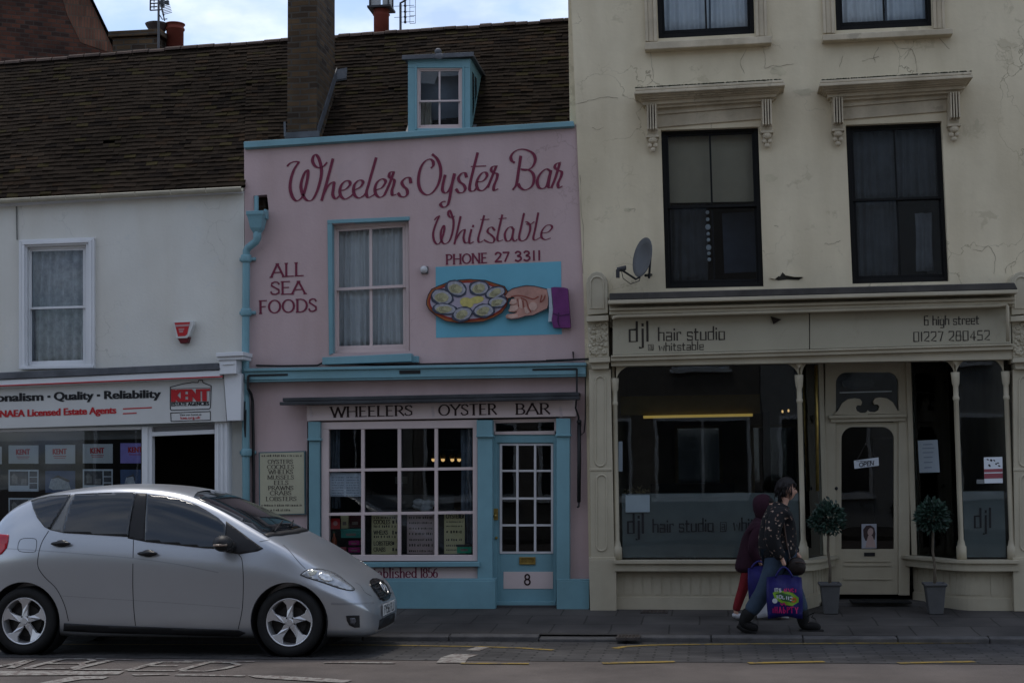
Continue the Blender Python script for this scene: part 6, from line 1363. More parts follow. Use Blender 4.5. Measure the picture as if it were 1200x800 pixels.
for k in range(240):
    a = rg.uniform(0, 6.28); r_ = .17*rg.random()**.5; z_ = rg.uniform(-.04, .17); q_ = Vector((p0.x+r_*math.cos(a), .2+.1*math.sin(a)*r_/.17, p0.z+z_*(1.1-r_*3)))
    d = Vector((rg.uniform(-1, 1), rg.uniform(-1, 1), rg.uniform(-.3, 1))).normalized()*.03; e = d.orthogonal().normalized()*.007; mb.poly([q_-e, q_+e, q_+d+e*.5, q_+d-e*.5])
mb.build('dried_heads', mat('straw_flowers', (.16, .125, .06), .9, .4, 20), t); MB().lathe([(.05, 0), (.08, .1), (.07, .25), (.05, .34), (.06, .36)], (p0.x, .2, p0.z-.38), 16).build('vase', mat('grey_vase', (.1, .1, .1), .4), t, True)
t = flat('window_card', 733, 580, 761.5, 600, -.125, mat('pale_card', (.22, .27, .29), .8, .05, 5), 'blank pale card stuck low in the left of the salon window', 'card', -.4)
flat('window_card', 724.8, 517, 729.5, 552, -.125, mat('pale_blue_strip', (.16, .19, .21), .8, .05, 5), 'narrow pale strip card at the left edge of the salon window', 'card')
t = thing('open_sign', at(1015, 545, .55), 'tilted white open sign hanging on the salon door', 'sign')
mb = MB(); mb.pp([(1000.6, 539.5), (1029.6, 535.6), (1030, 545.2), (1001.4, 549)], .60, .612); mb.build('board', PAPER, t)
mb = MB(); letters(mb, 'OPEN', SERIF, (1006.8, 546.8), (1024.2, 544.4), 4.6, .60, .2, .1, False); scribble(mb, 1004, 1025, 540.8, 1.6, .60, 4); mb.build('print', INK, t)
mb = MB(); mb.tube([at(1004, 539, .606), at(1014.5, 520, .606), at(1026.5, 536, .606)], .003, 4); p = at(1014.5, 520, .606); mb.ball(p, .012, 8); mb.build('string', mat('dull_string', (.10, .09, .08), .8), t)
xr = (at(1080, 550, .25)-at(1120, 550, YG))
def on_return(x, y):                              # a point on the right return glass, seen at a photo pixel
    (x0, y0), (x1, y1) = RUNS['right'][0], RUNS['right'][1]; d = ray(x, y); n = Vector((y1-y0, -(x1-x0), 0)); t_ = n.dot(Vector((x0, y0, 0))-Vector((CAM.x, CAM.y, 0)))/n.dot(d); return CAM+d*t_, n.normalized()
def return_sheet(name, m, pts, off, label=None, cat=None, parent=None):
    P = []
    for x, y in pts: p, n = on_return(x, y); n = n if n.y < 0 else -n; P.append(p+n*off)
    mb = MB(); mb.prism(P, [p-n*.0015 for p in P]); o = mb.build(name, m, parent)
    return tag(o, label, cat) if label else o
pn = return_sheet('notice', mat('bluish_notice', (.33, .38, .42), .8, .05, 5), [(1076.4, 516), (1099.6, 515), (1102.2, 553), (1078.6, 553.6)], .012, 'tall white price list taped in the right return window of the salon', 'notice')
for k, (x0, x1, y) in enumerate(((1083, 1094, 520), (1082, 1096, 524.5), (1082.5, 1095, 529.5), (1083.6, 1094, 535), (1083.8, 1094, 541), (1084.5, 1093, 547))): return_sheet('print', mat('grey_print', (.20, .23, .28), .8), [(x0, y), (x1, y-.4), (x1, y+.9), (x0, y+1.3)], .0145, parent=pn)
t = thing('poster', at(1163, 566, YG), 'white poster with a black drawing and two dark pink bands in the right salon window', 'poster')
MB().pp([(1153, 535.6), (1174.6, 535), (1175.2, 565.6), (1153.6, 566)], YG-.014, YG-.010).build('sheet', PAPER, t)
mb = MB(); mb.pp([(1153.2, 549.4), (1174.8, 548.8), (1174.9, 552.6), (1153.3, 553.2)], YG-.016, YG-.0142); mb.pp([(1153.4, 554.6), (1175, 554), (1175.1, 560), (1153.5, 560.6)], YG-.016, YG-.0142); mb.build('bands', mat('dull_pink_band', (.26, .07, .085), .8), t)
mb = MB(); rg = random.Random(2)
for k in range(8): x = 1157+rg.uniform(0, 14); y = 538+rg.uniform(0, 8); mb.pp(ell(x, y, rg.uniform(.8, 2.2), rg.uniform(.5, 1.3), 8, rg.random()), YG-.0155-k*.0002, YG-.0142)
mb.build('drawing', INK, t)
flat('window_sticker', 1144.5, 561.5, 1153, 566.5, YG-.014, mat('grey_sticker', (.16, .17, .17), .8), 'small grey sticker left of the pink banded poster', 'sticker')
t = thing('poster', at(1018, 641, .62), 'small poster with a womans portrait low on the salon door', 'poster')
MB().pp([(1009.6, 613.6), (1027.2, 613.4), (1027.2, 642), (1009.8, 642.2)], .612, .618).build('sheet', mat('pale_grey_poster', (.34, .35, .38), .7, .05, 6), t)
mb = MB(); mb.pp([(1012, 628), (1011.5, 620), (1015, 615.5), (1020, 615), (1024.5, 618), (1026, 625), (1025, 632), (1021, 634), (1014, 633)], .610, .6118); mb.build('portrait_hair', mat('dark_hair_print', (.05, .03, .03), .7), t)
mb = MB(); mb.pp(ell(1020, 622.8, 3.3, 4.6, 14, .2), .608, .6098); mb.pp([(1017.5, 627), (1022, 627), (1025, 634), (1026.5, 641), (1014, 641), (1016, 632)], .6085, .6096); mb.build('portrait_face', mat('pale_skin_print', (.40, .29, .26), .7), t)
c = gd(1027, 701.5, .19); t = MB().box(c.x-.33, c.x+.34, .16, .50, .191, .205).build('doormat', mat('black_doormat', (.008, .008, .008), .95, .3, 30, .6, 200), None, bevel=.004); tag(t, 'black doormat in front of the salon door', 'doormat')
# potted bay trees
def leafy(mb, c, r, n, rg, size):
    for k in range(n):
        d = Vector((rg.gauss(0, 1), rg.gauss(0, 1), rg.gauss(0, 1))).normalized(); rad = r*(rg.uniform(.55, 1.0))*(1+.10*math.sin(5*d.x+3*d.z)+.07*math.sin(9*d.y+4*d.x))
        p = c+d*rad; ax_ = (d+Vector((rg.uniform(-.8, .8), rg.uniform(-.8, .8), rg.uniform(-.6, .8)))).normalized(); s_ = ax_.orthogonal().normalized(); s_ = (s_*math.cos(k)+ax_.cross(s_)*math.sin(k)); l = size*rg.uniform(.7, 1.25); w_ = l*.23; n_ = ax_.cross(s_)
        mb.poly([p, p+ax_*l*.45+s_*w_+n_*l*.06, p+ax_*l, p+ax_*l*.45-s_*w_+n_*l*.06])
BAY = mat('bay_leaf', (.022, .048, .034), .45, .6, 9, spec=.4); POTM = mat('grey_fluted_pot', (.085, .085, .085), .7, .12, 6, .2, 30)
def bay(px, pyb, label, pc, pt):
    Y = -.38; b = at(px, pyb, Y); b.z = pave_z(Y, b.x); t = thing('topiary_tree', b, label, 'potted tree', 'clipped bay trees by the salon door')
    c = at(pc[0], pc[1], Y); rg = random.Random(int(px))
    mb = MB(); leafy(mb, c, .165, 620, rg, .062); leafy(mb, c+Vector((.03, 0, .045)), .15, 260, rg, .055); leafy(mb, c+Vector((-.06, -.02, -.03)), .13, 200, rg, .06); mb.build('crown', BAY, t)
    mb = MB(); tr = [b+Vector((0, 0, .3)), b+Vector((.012, .01, .5)), b+Vector((-.008, 0, .68)), c-Vector((0, 0, .12)), c+Vector((.02, 0, .05))]; mb.tube(tr, [.018, .015, .014, .013, .008], 8)
    for k in range(6): a = k*1.05; mb.tube([c-Vector((0, 0, .1)), c+Vector((.12*math.cos(a), .12*math.sin(a), .02*k-.03))], [.007, .003], 5)
    mb.build('trunk', mat('grey_bark', (.11, .09, .065), .9, .3, 12, .3, 40), t, True)
    ht = .34; mb = MB(); q4 = math.pi/4; mb.lathe([(.105, 0), (.108, .02), (.15, ht-.035), (.172, ht-.03), (.175, ht), (.148, ht), (.14, ht-.05)], b, 4, a0=q4, a1=q4+2*math.pi)
    mb.build('pot', POTM, t, bevel=.008)
    mb = MB(); mb.box(b.x-.095, b.x+.095, Y-.095, Y+.095, b.z+ht-.06, b.z+ht-.03)
    for k in range(30): mb.ball((b.x+rg.uniform(-.09, .09), Y+rg.uniform(-.09, .09), b.z+ht-.03), rg.uniform(.008, .02), 6)
    mb.build('pebbles', mat('pale_pebbles', (.22, .21, .19), .9, .3, 20), t)
    return t
bay(973, 711, 'clipped ball bay tree in a grey pot, left of the salon door', (970.5, 607.5), 0)
bay(1096, 710, 'clipped ball bay tree in a grey pot, right of the salon door', (1093, 604), 0)
# ================================================================== the silver car
GZ = .03
SILV = mat('silver_car_paint', (.41, .43, .455), .29, .02, 2, metal=.65, spec=.5, coat=.22)
PLAST = mat('black_trim_plastic', (.014, .014, .015), .5, .15, 8)
CGLASS = mat('dark_car_glass', (.010, .013, .016), .04, .05, 2, spec=.62)
RUB = mat('tyre_rubber', (.012, .012, .012), .85, .2, 12, .2, 60)
ALLOY = mat('alloy_wheel', (.60, .60, .61), .35, .05, 4, metal=.7)
XA = at(25, 730, -3.6).x; WB = at(337, 734, -3.6).x-XA; YC = -2.76; WSC = 1.0
car = thing('parked_car', (XA+WB/2, YC, GZ), 'silver five door hatchback parked at the kerb in front of the estate agency', 'car')
SEC = [ # x, zb, Ws, Wm, Wb, zbelt, Wr, ze, zt
 (-.47, .50, .58, .62, .58, .93, .46, 1.00, 1.02), (-.46, .36, .68, .72, .68, 1.00, .54, 1.14, 1.17), (-.40, .30, .75, .775, .73, 1.08, .58, 1.27, 1.31),
 (-.25, .22, .79, .815, .75, 1.15, .595, 1.41, 1.46), (-.02, .18, .81, .835, .755, 1.205, .60, 1.50, 1.55), (.35, .15, .82, .84, .755, 1.225, .60, 1.555, 1.61), (.80, .15, .82, .84, .755, 1.205, .60, 1.59, 1.64),
 (1.25, .15, .82, .84, .757, 1.165, .595, 1.57, 1.615), (1.60, .15, .82, .84, .76, 1.13, .60, 1.50, 1.555), (1.90, .15, .82, .84, .765, 1.095, .635, 1.375, 1.435), (2.15, .15, .82, .84, .77, 1.07, .68, 1.245, 1.315),
 (2.38, .15, .82, .84, .768, 1.03, .725, 1.12, 1.18), (2.55, .15, .82, .83, .78, .985, .73, 1.04, 1.10), (2.80, .15, .815, .825, .77, .865, .70, .915, .96), (3.03, .16, .79, .80, .725, .735, .64, .77, .805),
 (3.20, .15, .74, .75, .66, .65, .56, .685, .715), (3.31, .15, .66, .68, .57, .575, .46, .605, .63), (3.38, .17, .56, .58, .44, .485, .32, .51, .53), (3.41, .22, .44, .46, .32, .40, .2, .42, .43)]
kx = WB/2.64
def ringpts(s):
    x, zb, Ws, Wm, Wb, zl, Wr, ze, zt = s; h = zl-zb
    return [(0, zb), (Ws*.80, zb), (Ws*.97, zb+.05), (Wm*.968, zb+h*.28), (Wm*.985, zb+h*.52), (Wm*1.002, zb+h*.73), (Wm*.985, zb+h*.79), (Wb, zl), (Wb*.55+Wr*.45, zl*.5+ze*.5), (Wr, ze), (Wr*.72, ze+(zt-ze)*.72), (0, zt)]
mb = MB(); bm = mb.bm; prev = None; allr = []
for s in SEC:
    pts = ringpts(s); full = [(-y, z) for y, z in pts]+[(y, z) for y, z in pts[-2:0:-1]]
    allr.append([bm.verts.new((XA+s[0]*kx, YC+y, GZ+z)) for y, z in full])
for A, B in zip(allr, allr[1:]):
    n = len(A)
    for k in range(n): bm.faces.new((A[k], A[(k+1) % n], B[(k+1) % n], B[k]))
bm.faces.new(allr[0][::-1]); bm.faces.new(allr[-1])
tmp = mb.build('tmp', SILV); s2 = tmp.modifiers.new('s', 'SUBSURF'); s2.levels = 3; s2.render_levels = 3
bpy.context.view_layer.update(); dg = bpy.context.evaluated_depsgraph_get()
me0 = bpy.data.meshes.new_from_object(tmp.evaluated_get(dg)); bpy.data.objects.remove(tmp)
bmt = bmesh.new(); bmt.from_mesh(me0); BV = BVHTree.FromBMesh(bmt)
body = link('body', me0, None, car, True)
WR = .325; XF = XA+WB
cutters = []
for xw in (XA, XF):
    for sgn in (-1, 1):
        mb = MB(); yo = YC+sgn*1.0; yi = YC+sgn*.52
        mb.lathe([(.372, min(yo, yi)), (.372, max(yo, yi))], (xw, 0, GZ+WR+.005), 40, axis='y'); cutters.append(mb.build('cut', None))
for c_ in cutters:
    m_ = body.modifiers.new('arch', 'BOOLEAN'); m_.object = c_; m_.operation = 'DIFFERENCE'; m_.solver = 'EXACT'
bpy.context.view_layer.update(); dg = bpy.context.evaluated_depsgraph_get(); meb = bpy.data.meshes.new_from_object(body.evaluated_get(dg))
body.modifiers.clear(); body.data = meb
for c_ in cutters: bpy.data.objects.remove(c_)
for p in meb.polygons: p.use_smooth = True
try: meb.set_sharp_from_angle(angle=R(32))
except Exception: pass
if not meb.materials: meb.materials.append(SILV)
YN = YC-.83
def hit_px(x, y):
    d = ray(x, y).normalized(); r_ = BV.ray_cast(CAM, d)
    return (r_[0], r_[1]) if r_[0] else None
def inside(p, P):
    c = False; n = len(P)
    for i in range(n):
        a, b = P[i], P[(i+1) % n]
        if (a[1] > p[1]) != (b[1] > p[1]) and p[0] < (b[0]-a[0])*(p[1]-a[1])/(b[1]-a[1])+a[0]: c = not c
    return c
def grid2(P, step):
    """triangulated outline with interior points"""
    V = []; n = len(P)
    for i in range(n):
        a, b = Vector(P[i]), Vector(P[(i+1) % n]); k = max(1, int((b-a).length/step))
        V += [a+(b-a)*(j/k) for j in range(k)]
    ne = len(V); E_ = [(i, (i+1) % ne) for i in range(ne)]
    x0, x1 = min(p[0] for p in P), max(p[0] for p in P); y0, y1 = min(p[1] for p in P), max(p[1] for p in P); Q = [tuple(v) for v in V]
    y = y0+step/2
    while y < y1:
        x = x0+step/2
        while x < x1:
            if inside((x, y), Q) and min((Vector((x, y))-v).length for v in V) > step*.5: V.append(Vector((x, y)))
            x += step
        y += step
    r_ = delaunay_2d_cdt(V, E_, [], 1, 1e-5); return r_[0], r_[2]
def patch(name, P, m, off=.010, proj=None, step=2.6, parent=None, mirror=True, smooth=True):
    """a panel, lamp or pane that follows the body surface, and its twin on the far side"""
    vs, fs = grid2(P, step); H = [(proj or hit_px)(v.x, v.y) for v in vs]; objs = []
    for sg in ((1, -1) if mirror else (1,)):
        bm_ = bmesh.new(); B = []
        for h in H:
            if h is None: B.append(None); continue
            q_ = h[0]+h[1]*off
            if sg < 0: q_ = Vector((q_.x, 2*YC-q_.y, q_.z))
            B.append(bm_.verts.new(q_))
        for f in fs:
            if all(B[i] is not None for i in f):
                try: bm_.faces.new([B[i] for i in f])
                except ValueError: pass
        bmesh.ops.recalc_face_normals(bm_, faces=bm_.faces)
        for f in bm_.faces:
            c_ = f.calc_center_median(); out_ = Vector((0, c_.y-YC, c_.z-.7)) if abs(c_.y-YC) > .4 else Vector((.5 if c_.x > XA+1 else -.5, 0, 1))
            if f.normal.dot(out_) < 0: f.normal_flip()
        me_ = bpy.data.meshes.new(name); bm_.to_mesh(me_); bm_.free(); o = link(name, me_, m, parent or car, smooth); sd_ = o.modifiers.new('thickness', 'SOLIDIFY'); sd_.thickness = .003; sd_.offset = -1
        objs.append(o)
    return objs
def seam(mb, pts, wd=.007, off=.0015, mirror=True):
    H = [hit_px(*p) for p in smooth_pts(pts, 5)]; H = [h for h in H if h]
    for sg in ((1, -1) if mirror else (1,)):
        P = [(h[0]+h[1]*off, h[1]) for h in H]
        if sg < 0: P = [(Vector((p.x, 2*YC-p.y, p.z)), Vector((n.x, -n.y, n.z))) for p, n in P]
        L_ = []
        for i, (p, n) in enumerate(P):
            d = (P[min(i+1, len(P)-1)][0]-P[max(i-1, 0)][0]).normalized(); s_ = n.cross(d).normalized()*wd/2; L_.append((mb.bm.verts.new(p+s_), mb.bm.verts.new(p-s_)))
        for a, b in zip(L_, L_[1:]): mb.bm.faces.new((a[0], b[0], b[1], a[1]))
C7 = lambda x, y: (x/2.5, 560+y/2.5)
C2 = lambda x, y: (x/3.636, 560+y/3.636)
C1 = lambda x, y: (340+x/5.715, 640+y/5.715)
patch('quarter_window', [C2(*p) for p in [(134,97),(165,88),(220,77),(303,71),(275,115),(240,175),(213,220),(190,208),(160,170),(142,130)]], CGLASS)
patch('rear_door_window', [C2(*p) for p in [(320,70),(400,66),(500,63),(577,63),(566,120),(555,180),(546,250),(440,243),(340,237),(268,233),(285,165),(300,110)]], CGLASS)
patch('front_door_window', [C7(*p) for p in [(432,48),(480,53),(530,63),(570,77),(610,98),(640,117),(660,136),(661,160),(655,207),(600,205),(520,196),(425,186),(427,120)]], CGLASS)
patch('door_pillar', [C7(*p) for p in [(398,44),(431,45),(426,120),(424,186),(374,176),(384,110)]], PLAST, .003)
patch('mirror_base', [C7(*p) for p in [(662,126),(690,146),(730,176),(772,206),(755,214),(700,223),(656,214),(661,170)]], PLAST, .005)
patch('pillar_trim', [C2(*p) for p in [(306,70),(319,70),(300,110),(285,165),(268,233),(214,221),(240,176),(275,116)]], mat('grey_pillar_trim', (.16, .165, .165), .45), .002)
patch('sill_trim', [C7(*p) for p in [(188,424),(300,430),(500,437),(700,444),(720,452),(700,462),(500,457),(300,452),(186,446)]], PLAST, .006)
def down(x, y):
    r_ = BV.ray_cast(Vector((XA+x*kx, YC+y, 4)), Vector((0, 0, -1))); return (r_[0], r_[1]) if r_[0] else None
W0 = [(1.60, -.53), (1.72, -.56), (1.95, -.60), (2.18, -.64), (2.34, -.665), (2.40, -.45), (2.43, 0), (2.40, .45), (2.34, .665), (2.18, .64), (1.95, .60), (1.72, .56), (1.60, .53), (1.555, .3), (1.54, 0), (1.555, -.3)]
patch('windscreen', W0, CGLASS, .004, down, .09, mirror=False)
patch('wiper_panel', [(2.345, -.672), (2.40, -.685), (2.47, -.45), (2.50, 0), (2.47, .45), (2.40, .685), (2.345, .672), (2.405, .45), (2.435, 0), (2.405, -.45)], PLAST, .007, down, .09, mirror=False)
mb = MB()
for y0, y1, x1 in ((-.5, .1, 2.30), (.05, .55, 2.28)):
    P = []
    for k in range(7): h = down(2.40+(x1-2.40)*k/6, y0+(y1-y0)*k/6); P.append(h[0]+h[1]*.022)
    mb.tube(P, .008, 6)
mb.build('wiper', PLAST, car)
def fwd(y, z):
    r_ = BV.ray_cast(Vector((XA+6, YC+y, GZ+z)), Vector((-1, 0, 0))); return (r_[0], r_[1]) if r_[0] else None
def back(y, z):
    r_ = BV.ray_cast(Vector((XA-3, YC+y, GZ+z)), Vector((1, 0, 0))); return (r_[0], r_[1]) if r_[0] else None
hl = patch('headlight', [C1(*p) for p in [(68,190),(105,162),(160,150),(235,158),(310,186),(375,236),(430,285),(400,294),(320,276),(210,238),(125,212)]], mat('headlight_glass', (.30, .32, .34), .08, .35, 14, spec=.7, coat=1, metal=.3), .004, step=2.5)
for o_ in hl: pass
hb_ = patch('reflector_bowl', [C1(*p) for p in [(180,190),(215,172),(262,186),(290,225),(255,238),(205,222)]], mat('bright_reflector', (.62, .63, .62), .15, .3, 30, metal=.6), .0065, step=2, parent=hl[0], mirror=False)
patch('indicator_lens', [C1(*p) for p in [(120,172),(160,158),(182,168),(165,190),(130,196)]], mat('clear_lens', (.5, .5, .42), .1, .2, 20), .0065, step=2, parent=hl[0], mirror=False)
patch('grille', [(-.30, .575), (-.28, .63), (-.15, .66), (0, .67), (.15, .66), (.28, .63), (.30, .575), (.24, .49), (.12, .462), (0, .458), (-.12, .462), (-.24, .49)], mat('gloss_black_grille', (.010, .010, .011), .25, .1, 9), .006, fwd, .05, mirror=False)
gr = bpy.data.objects['grille']
mb = MB()
for z in (.505, .545, .585, .625):
    P = [fwd(y, z) for y in (-.26, -.18, -.09, 0, .09, .18, .26)]; mb.tube([h[0]+h[1]*.012 for h in P if h], .007, 6)
mb.build('grille_bar', mat('chrome_grey', (.10, .10, .105), .3, .1, 5, metal=.8), gr)
h = fwd(0, .565); mb = MB(); nx = h[1]; ce = h[0]+nx*.03; u1 = Vector((0, 1, 0)); v1 = nx.cross(u1).normalized()
if v1.z < 0: v1 = -v1
mb.tube([ce+(u1*math.cos(a)+v1*math.sin(a))*.068 for a in [k*math.pi/12 for k in range(24)]], .009, 6, close=True)
for a in (90, 210, 330): mb.tube([ce, ce+(u1*math.cos(R(a))+v1*math.sin(R(a)))*.064], [.013, .003], 6)
mb.build('badge', mat('chrome', (.35, .35, .35), .3, .05, 5, metal=1), gr)
patch('lower_grille', [(-.36, .215), (-.34, .305), (0, .31), (.34, .305), (.36, .215), (0, .21)], PLAST, .006, fwd, .05, mirror=False)
fg = patch('fog_light', [C1(*p) for p in [(374,462),(420,460),(464,460),(466,540),(430,542),(395,525),(380,495)]], PLAST, .005, step=2)
patch('fog_lens', [C1(*p) for p in [(400,478),(432,476),(440,500),(425,525),(403,512)]], mat('fog_glass', (.10, .10, .11), .08, .2, 20), .008, step=2, parent=fg[0], mirror=False)
PL = [(-.25, .335), (-.25, .44), (.25, .44), (.25, .335)]
fz = max(fwd(y, z)[0].x for y, z in PL+[(0, .39)])+.012
mb = MB(); mb.box(fz, fz+.006, YC-.26, YC+.26, GZ+.332, GZ+.442); np_ = mb.build('number_plate', mat('plate_white', (.50, .51, .50), .5, .05, 6), car, bevel=.002)
mb = MB(); tx = 'FY56 FLJ'; F2 = dict(SERIF); F2['J'] = (.5, [[(.4, 1), (.4, .2), (.25, 0), (.05, .1)]]); F2[' '] = (.25, [])
adv = [F2[c][0]+.14 for c in tx]; Wt = sum(adv); x = 0
for c, a in zip(tx, adv):
    for st in F2[c][1]: ribbon(mb, [Vector((-.22+.44*(x+u+.07)/Wt, v*.075)) for u, v in st], lambda d: .011, lambda a_, b_, l: Vector((fz+.006+l, YC+a_, GZ+.35+b_)))
    x += a
mb.build('plate_lettering', INK, np_)
patch('tail_light', [(-14, 626), (0, 625.5), (10.5, 626.5), (10, 634), (8, 642), (2, 649), (-8, 652), (-14, 652)], mat('red_tail_lens', (.40, .008, .02), .15, .2, 9, coat=.5), .006, step=3)
patch('rear_window', [(-.48, 1.14), (-.50, 1.30), (-.46, 1.42), (0, 1.45), (.46, 1.42), (.50, 1.30), (.48, 1.14), (0, 1.12)], CGLASS, .004, back, .08, mirror=False)
mb = MB()
seam(mb, [C7(*p) for p in [(700,224),(709,240),(713,300),(710,380),(698,442)]]); seam(mb, [C7(*p) for p in [(391,180),(389,300),(392,380),(397,432)]])
seam(mb, [C2(*p) for p in [(208,224),(180,270),(165,320),(162,375),(190,420),(240,470),(275,540),(292,608)]]); seam(mb, [C7(*p) for p in [(760,186),(790,180)]], .005)
seam(mb, [C2(*p) for p in [(85,262),(105,256),(145,257),(156,268),(154,300),(145,314),(100,314),(78,306),(78,280),(86,262)]], .005)
seam(mb, [C1(*p) for p in [(68,190),(105,162),(160,150),(235,158),(310,186),(375,236),(430,285),(400,294),(320,276),(210,238),(125,212),(68,190)]], .008, .005); 
seam(mb, [C7(*p) for p in [(830,195),(850,215),(875,245),(895,265)]], .005); seam(mb, [C1(*p) for p in [(436,240),(470,262),(500,305),(545,332)]], .005)
mb.build('panel_gap', mat('dark_panel_gap', (.02, .02, .021), .8), car)
CRE = mat('painted_crease_shade', (.30, .315, .335), .35, .02, 2, metal=.55)  # darker ribbons paint the shade of the creases onto the body
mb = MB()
seam(mb, [C7(*p) for p in [(20,206),(120,212),(250,222),(390,234),(520,252),(640,276)]], .008, .0012, False); mb.build('crease_shade', CRE, car); mb = MB(); seam(mb, [C7(*p) for p in [(180,344),(300,352),(400,358),(550,368),(702,380)]], .005, .0012, False); mb.build('crease_shade', CRE, car); mb = MB(); seam(mb, [C1(*p) for p in [(275,382),(340,385),(460,382),(560,376)]], .02, .0015)
mb.build('bumper_strip', mat('painted_crease_shade', (.30, .315, .335), .35, .02, 2, metal=.55), car)
for hx, hy in ((72.5, 637.5), (174, 649)):
    for sg in (1, -1):
        h = hit_px(hx, hy); p = h[0]+h[1]*.028
        if sg < 0: p = Vector((p.x, 2*YC-p.y, p.z))
        mb = MB(); mb.ball(p, .1, 14, 1.05, .22, .24); mb.ball(p+Vector((0, .02*sg, 0)), .1, 12, .7, .25, .36); mb.build('door_handle', mat('gloss_black_handle', (.012, .012, .013), .2, .1, 5), car, True)
h = hit_px(270, 641)
for sg in (1, -1):
    c_ = h[0]+Vector((-.02, -.16, .045)); q_ = lambda v: Vector((v.x, v.y if sg > 0 else 2*YC-v.y, v.z))
    mb = MB(); cc2 = q_(c_); mb.ball(cc2, .1, 16, .95, 1.05, .78); mb.tube([q_(c_+Vector((.02, .03, -.03))), q_(h[0]+Vector((0, .03, 0)))], [.05, .06], 8)
    mr = mb.build('door_mirror', PLAST, car, True)
    mb = MB(); P = [q_(c_+Vector((-.055+.03*k, -.112+.0025*k*k, -.012+.001*k))) for k in range(5)]; mb.tube(P, .011, 6); mb.build('mirror_indicator', mat('clear_orange_lens', (.26, .20, .16), .2), mr, True)
# under-body and wheel-house linings
mb = MB(); mb.box(XA-.3, XF+.45, YC-.60, YC+.60, GZ+.20, GZ+.30); mb.build('underbody', PLAST, car)
for xw in (XA, XF):
    for sgn in (-1, 1):
        mb = MB(); ys = sorted((YC+sgn*.50, YC+sgn*.80)); mb.lathe([(.366, ys[0]), (.366, ys[1])], (xw, 0, GZ+WR+.005), 32, axis='y')
        bmesh.ops.delete(mb.bm, geom=[f for f in mb.bm.faces if len(f.verts) > 4 and abs(f.calc_center_median().y-(YC+sgn*.80)) < .01], context='FACES_ONLY')
        mb.build('wheel_house', PLAST, car)
def wheel(xw, sgn):
    yo = YC+sgn*.805; t_ = -sgn    # outwards is sgn
    prof = lambda P: [(r_, yo+t_*d_) for r_, d_ in P]
    mb = MB(); mb.lathe(prof([(.225, .03), (.235, .012), (.27, .0), (.305, .012), (.322, .04), (WR, .06), (WR, .16), (.318, .19), (.29, .205), (.225, .19)]), (xw, 0, GZ+WR), 48, axis='y', cap=False)
    w_ = mb.build('wheel', RUB, car, True)
    mb = MB(); mb.lathe(prof([(.228, .02), (.222, .010), (.212, .016), (.206, .05), (.20, .18)]), (xw, 0, GZ+WR), 48, axis='y', cap=False)
    for k in range(5):
        a0 = math.pi/2+k*2*math.pi/5+.0
        def pt(r_, da, d_): a_ = a0+da; return Vector((xw+r_*math.cos(a_), yo+t_*d_, GZ+WR+r_*math.sin(a_)))
        F = [pt(.05, -.62, .030), pt(.11, -.235, .036), (pt(.165, -.20, .028)), pt(.212, -.33, .020), pt(.216, 0, .016), pt(.212, .33, .020), pt(.165, .20, .028), pt(.11, .235, .036), pt(.05, .62, .030)]
        mb.prism(F, [p+Vector((0, t_*.035, 0)) for p in F])
    mb.lathe(prof([(.0, .024), (.03, .024), (.036, .03), (.060, .032), (.062, .06)]), (xw, 0, GZ+WR), 24, axis='y')
    mb.build('rim', ALLOY, w_, False, bevel=.004)
    mb = MB(); mb.lathe(prof([(.0, .09), (.15, .09), (.15, .11), (.2, .12), (.2, .17)]), (xw, 0, GZ+WR), 32, axis='y')
    for k in range(5): a_ = math.pi/2+(k+.5)*2*math.pi/5; mb.ball((xw+.05*math.cos(a_), yo+t_*.030, GZ+WR+.05*math.sin(a_)), .008, 6)
    mb.build('brake_disc', mat('dark_brake', (.03, .028, .027), .6, .3, 9, metal=.3), w_)
for xw in (XA, XF):
    for sgn in (-1, 1): wheel(xw, sgn)

# ================================================================== people
def skin(name, V, E_, m, parent, sub=2, shape=None, extra=None):
    me = bpy.data.meshes.new(name); me.from_pydata([v[:3] for v in V], E_, []); o = bpy.data.objects.new(name, me); COL.objects.link(o)
    o.modifiers.new('skin', 'SKIN'); sv_ = me.skin_vertices[0].data if me.skin_vertices else None
    if sv_ is None:
        bm_ = bmesh.new(); bm_.from_mesh(me); bm_.verts.layers.skin.verify(); bm_.to_mesh(me); bm_.free(); sv_ = me.skin_vertices[0].data
    for i, v in enumerate(V): sv_[i].radius = (v[3], v[3]); sv_[i].use_root = (i == 0)
    s_ = o.modifiers.new('s', 'SUBSURF'); s_.levels = sub; s_.render_levels = sub
    bpy.context.view_layer.update(); dg = bpy.context.evaluated_depsgraph_get(); m2 = bpy.data.meshes.new_from_object(o.evaluated_get(dg)); bpy.data.objects.remove(o)
    if shape:
        for v in m2.vertices: v.co = shape(v.co)
    if extra:
        bm_ = bmesh.new(); bm_.from_mesh(m2); extra(bm_); bm_.to_mesh(m2); bm_.free()
    off = parent.location
    for v in m2.vertices: v.co = v.co+off
    m2.name = name
    return link(name, m2, m, parent, True)
def chain(a, n): return [(a+i, a+i+1) for i in range(n-1)]
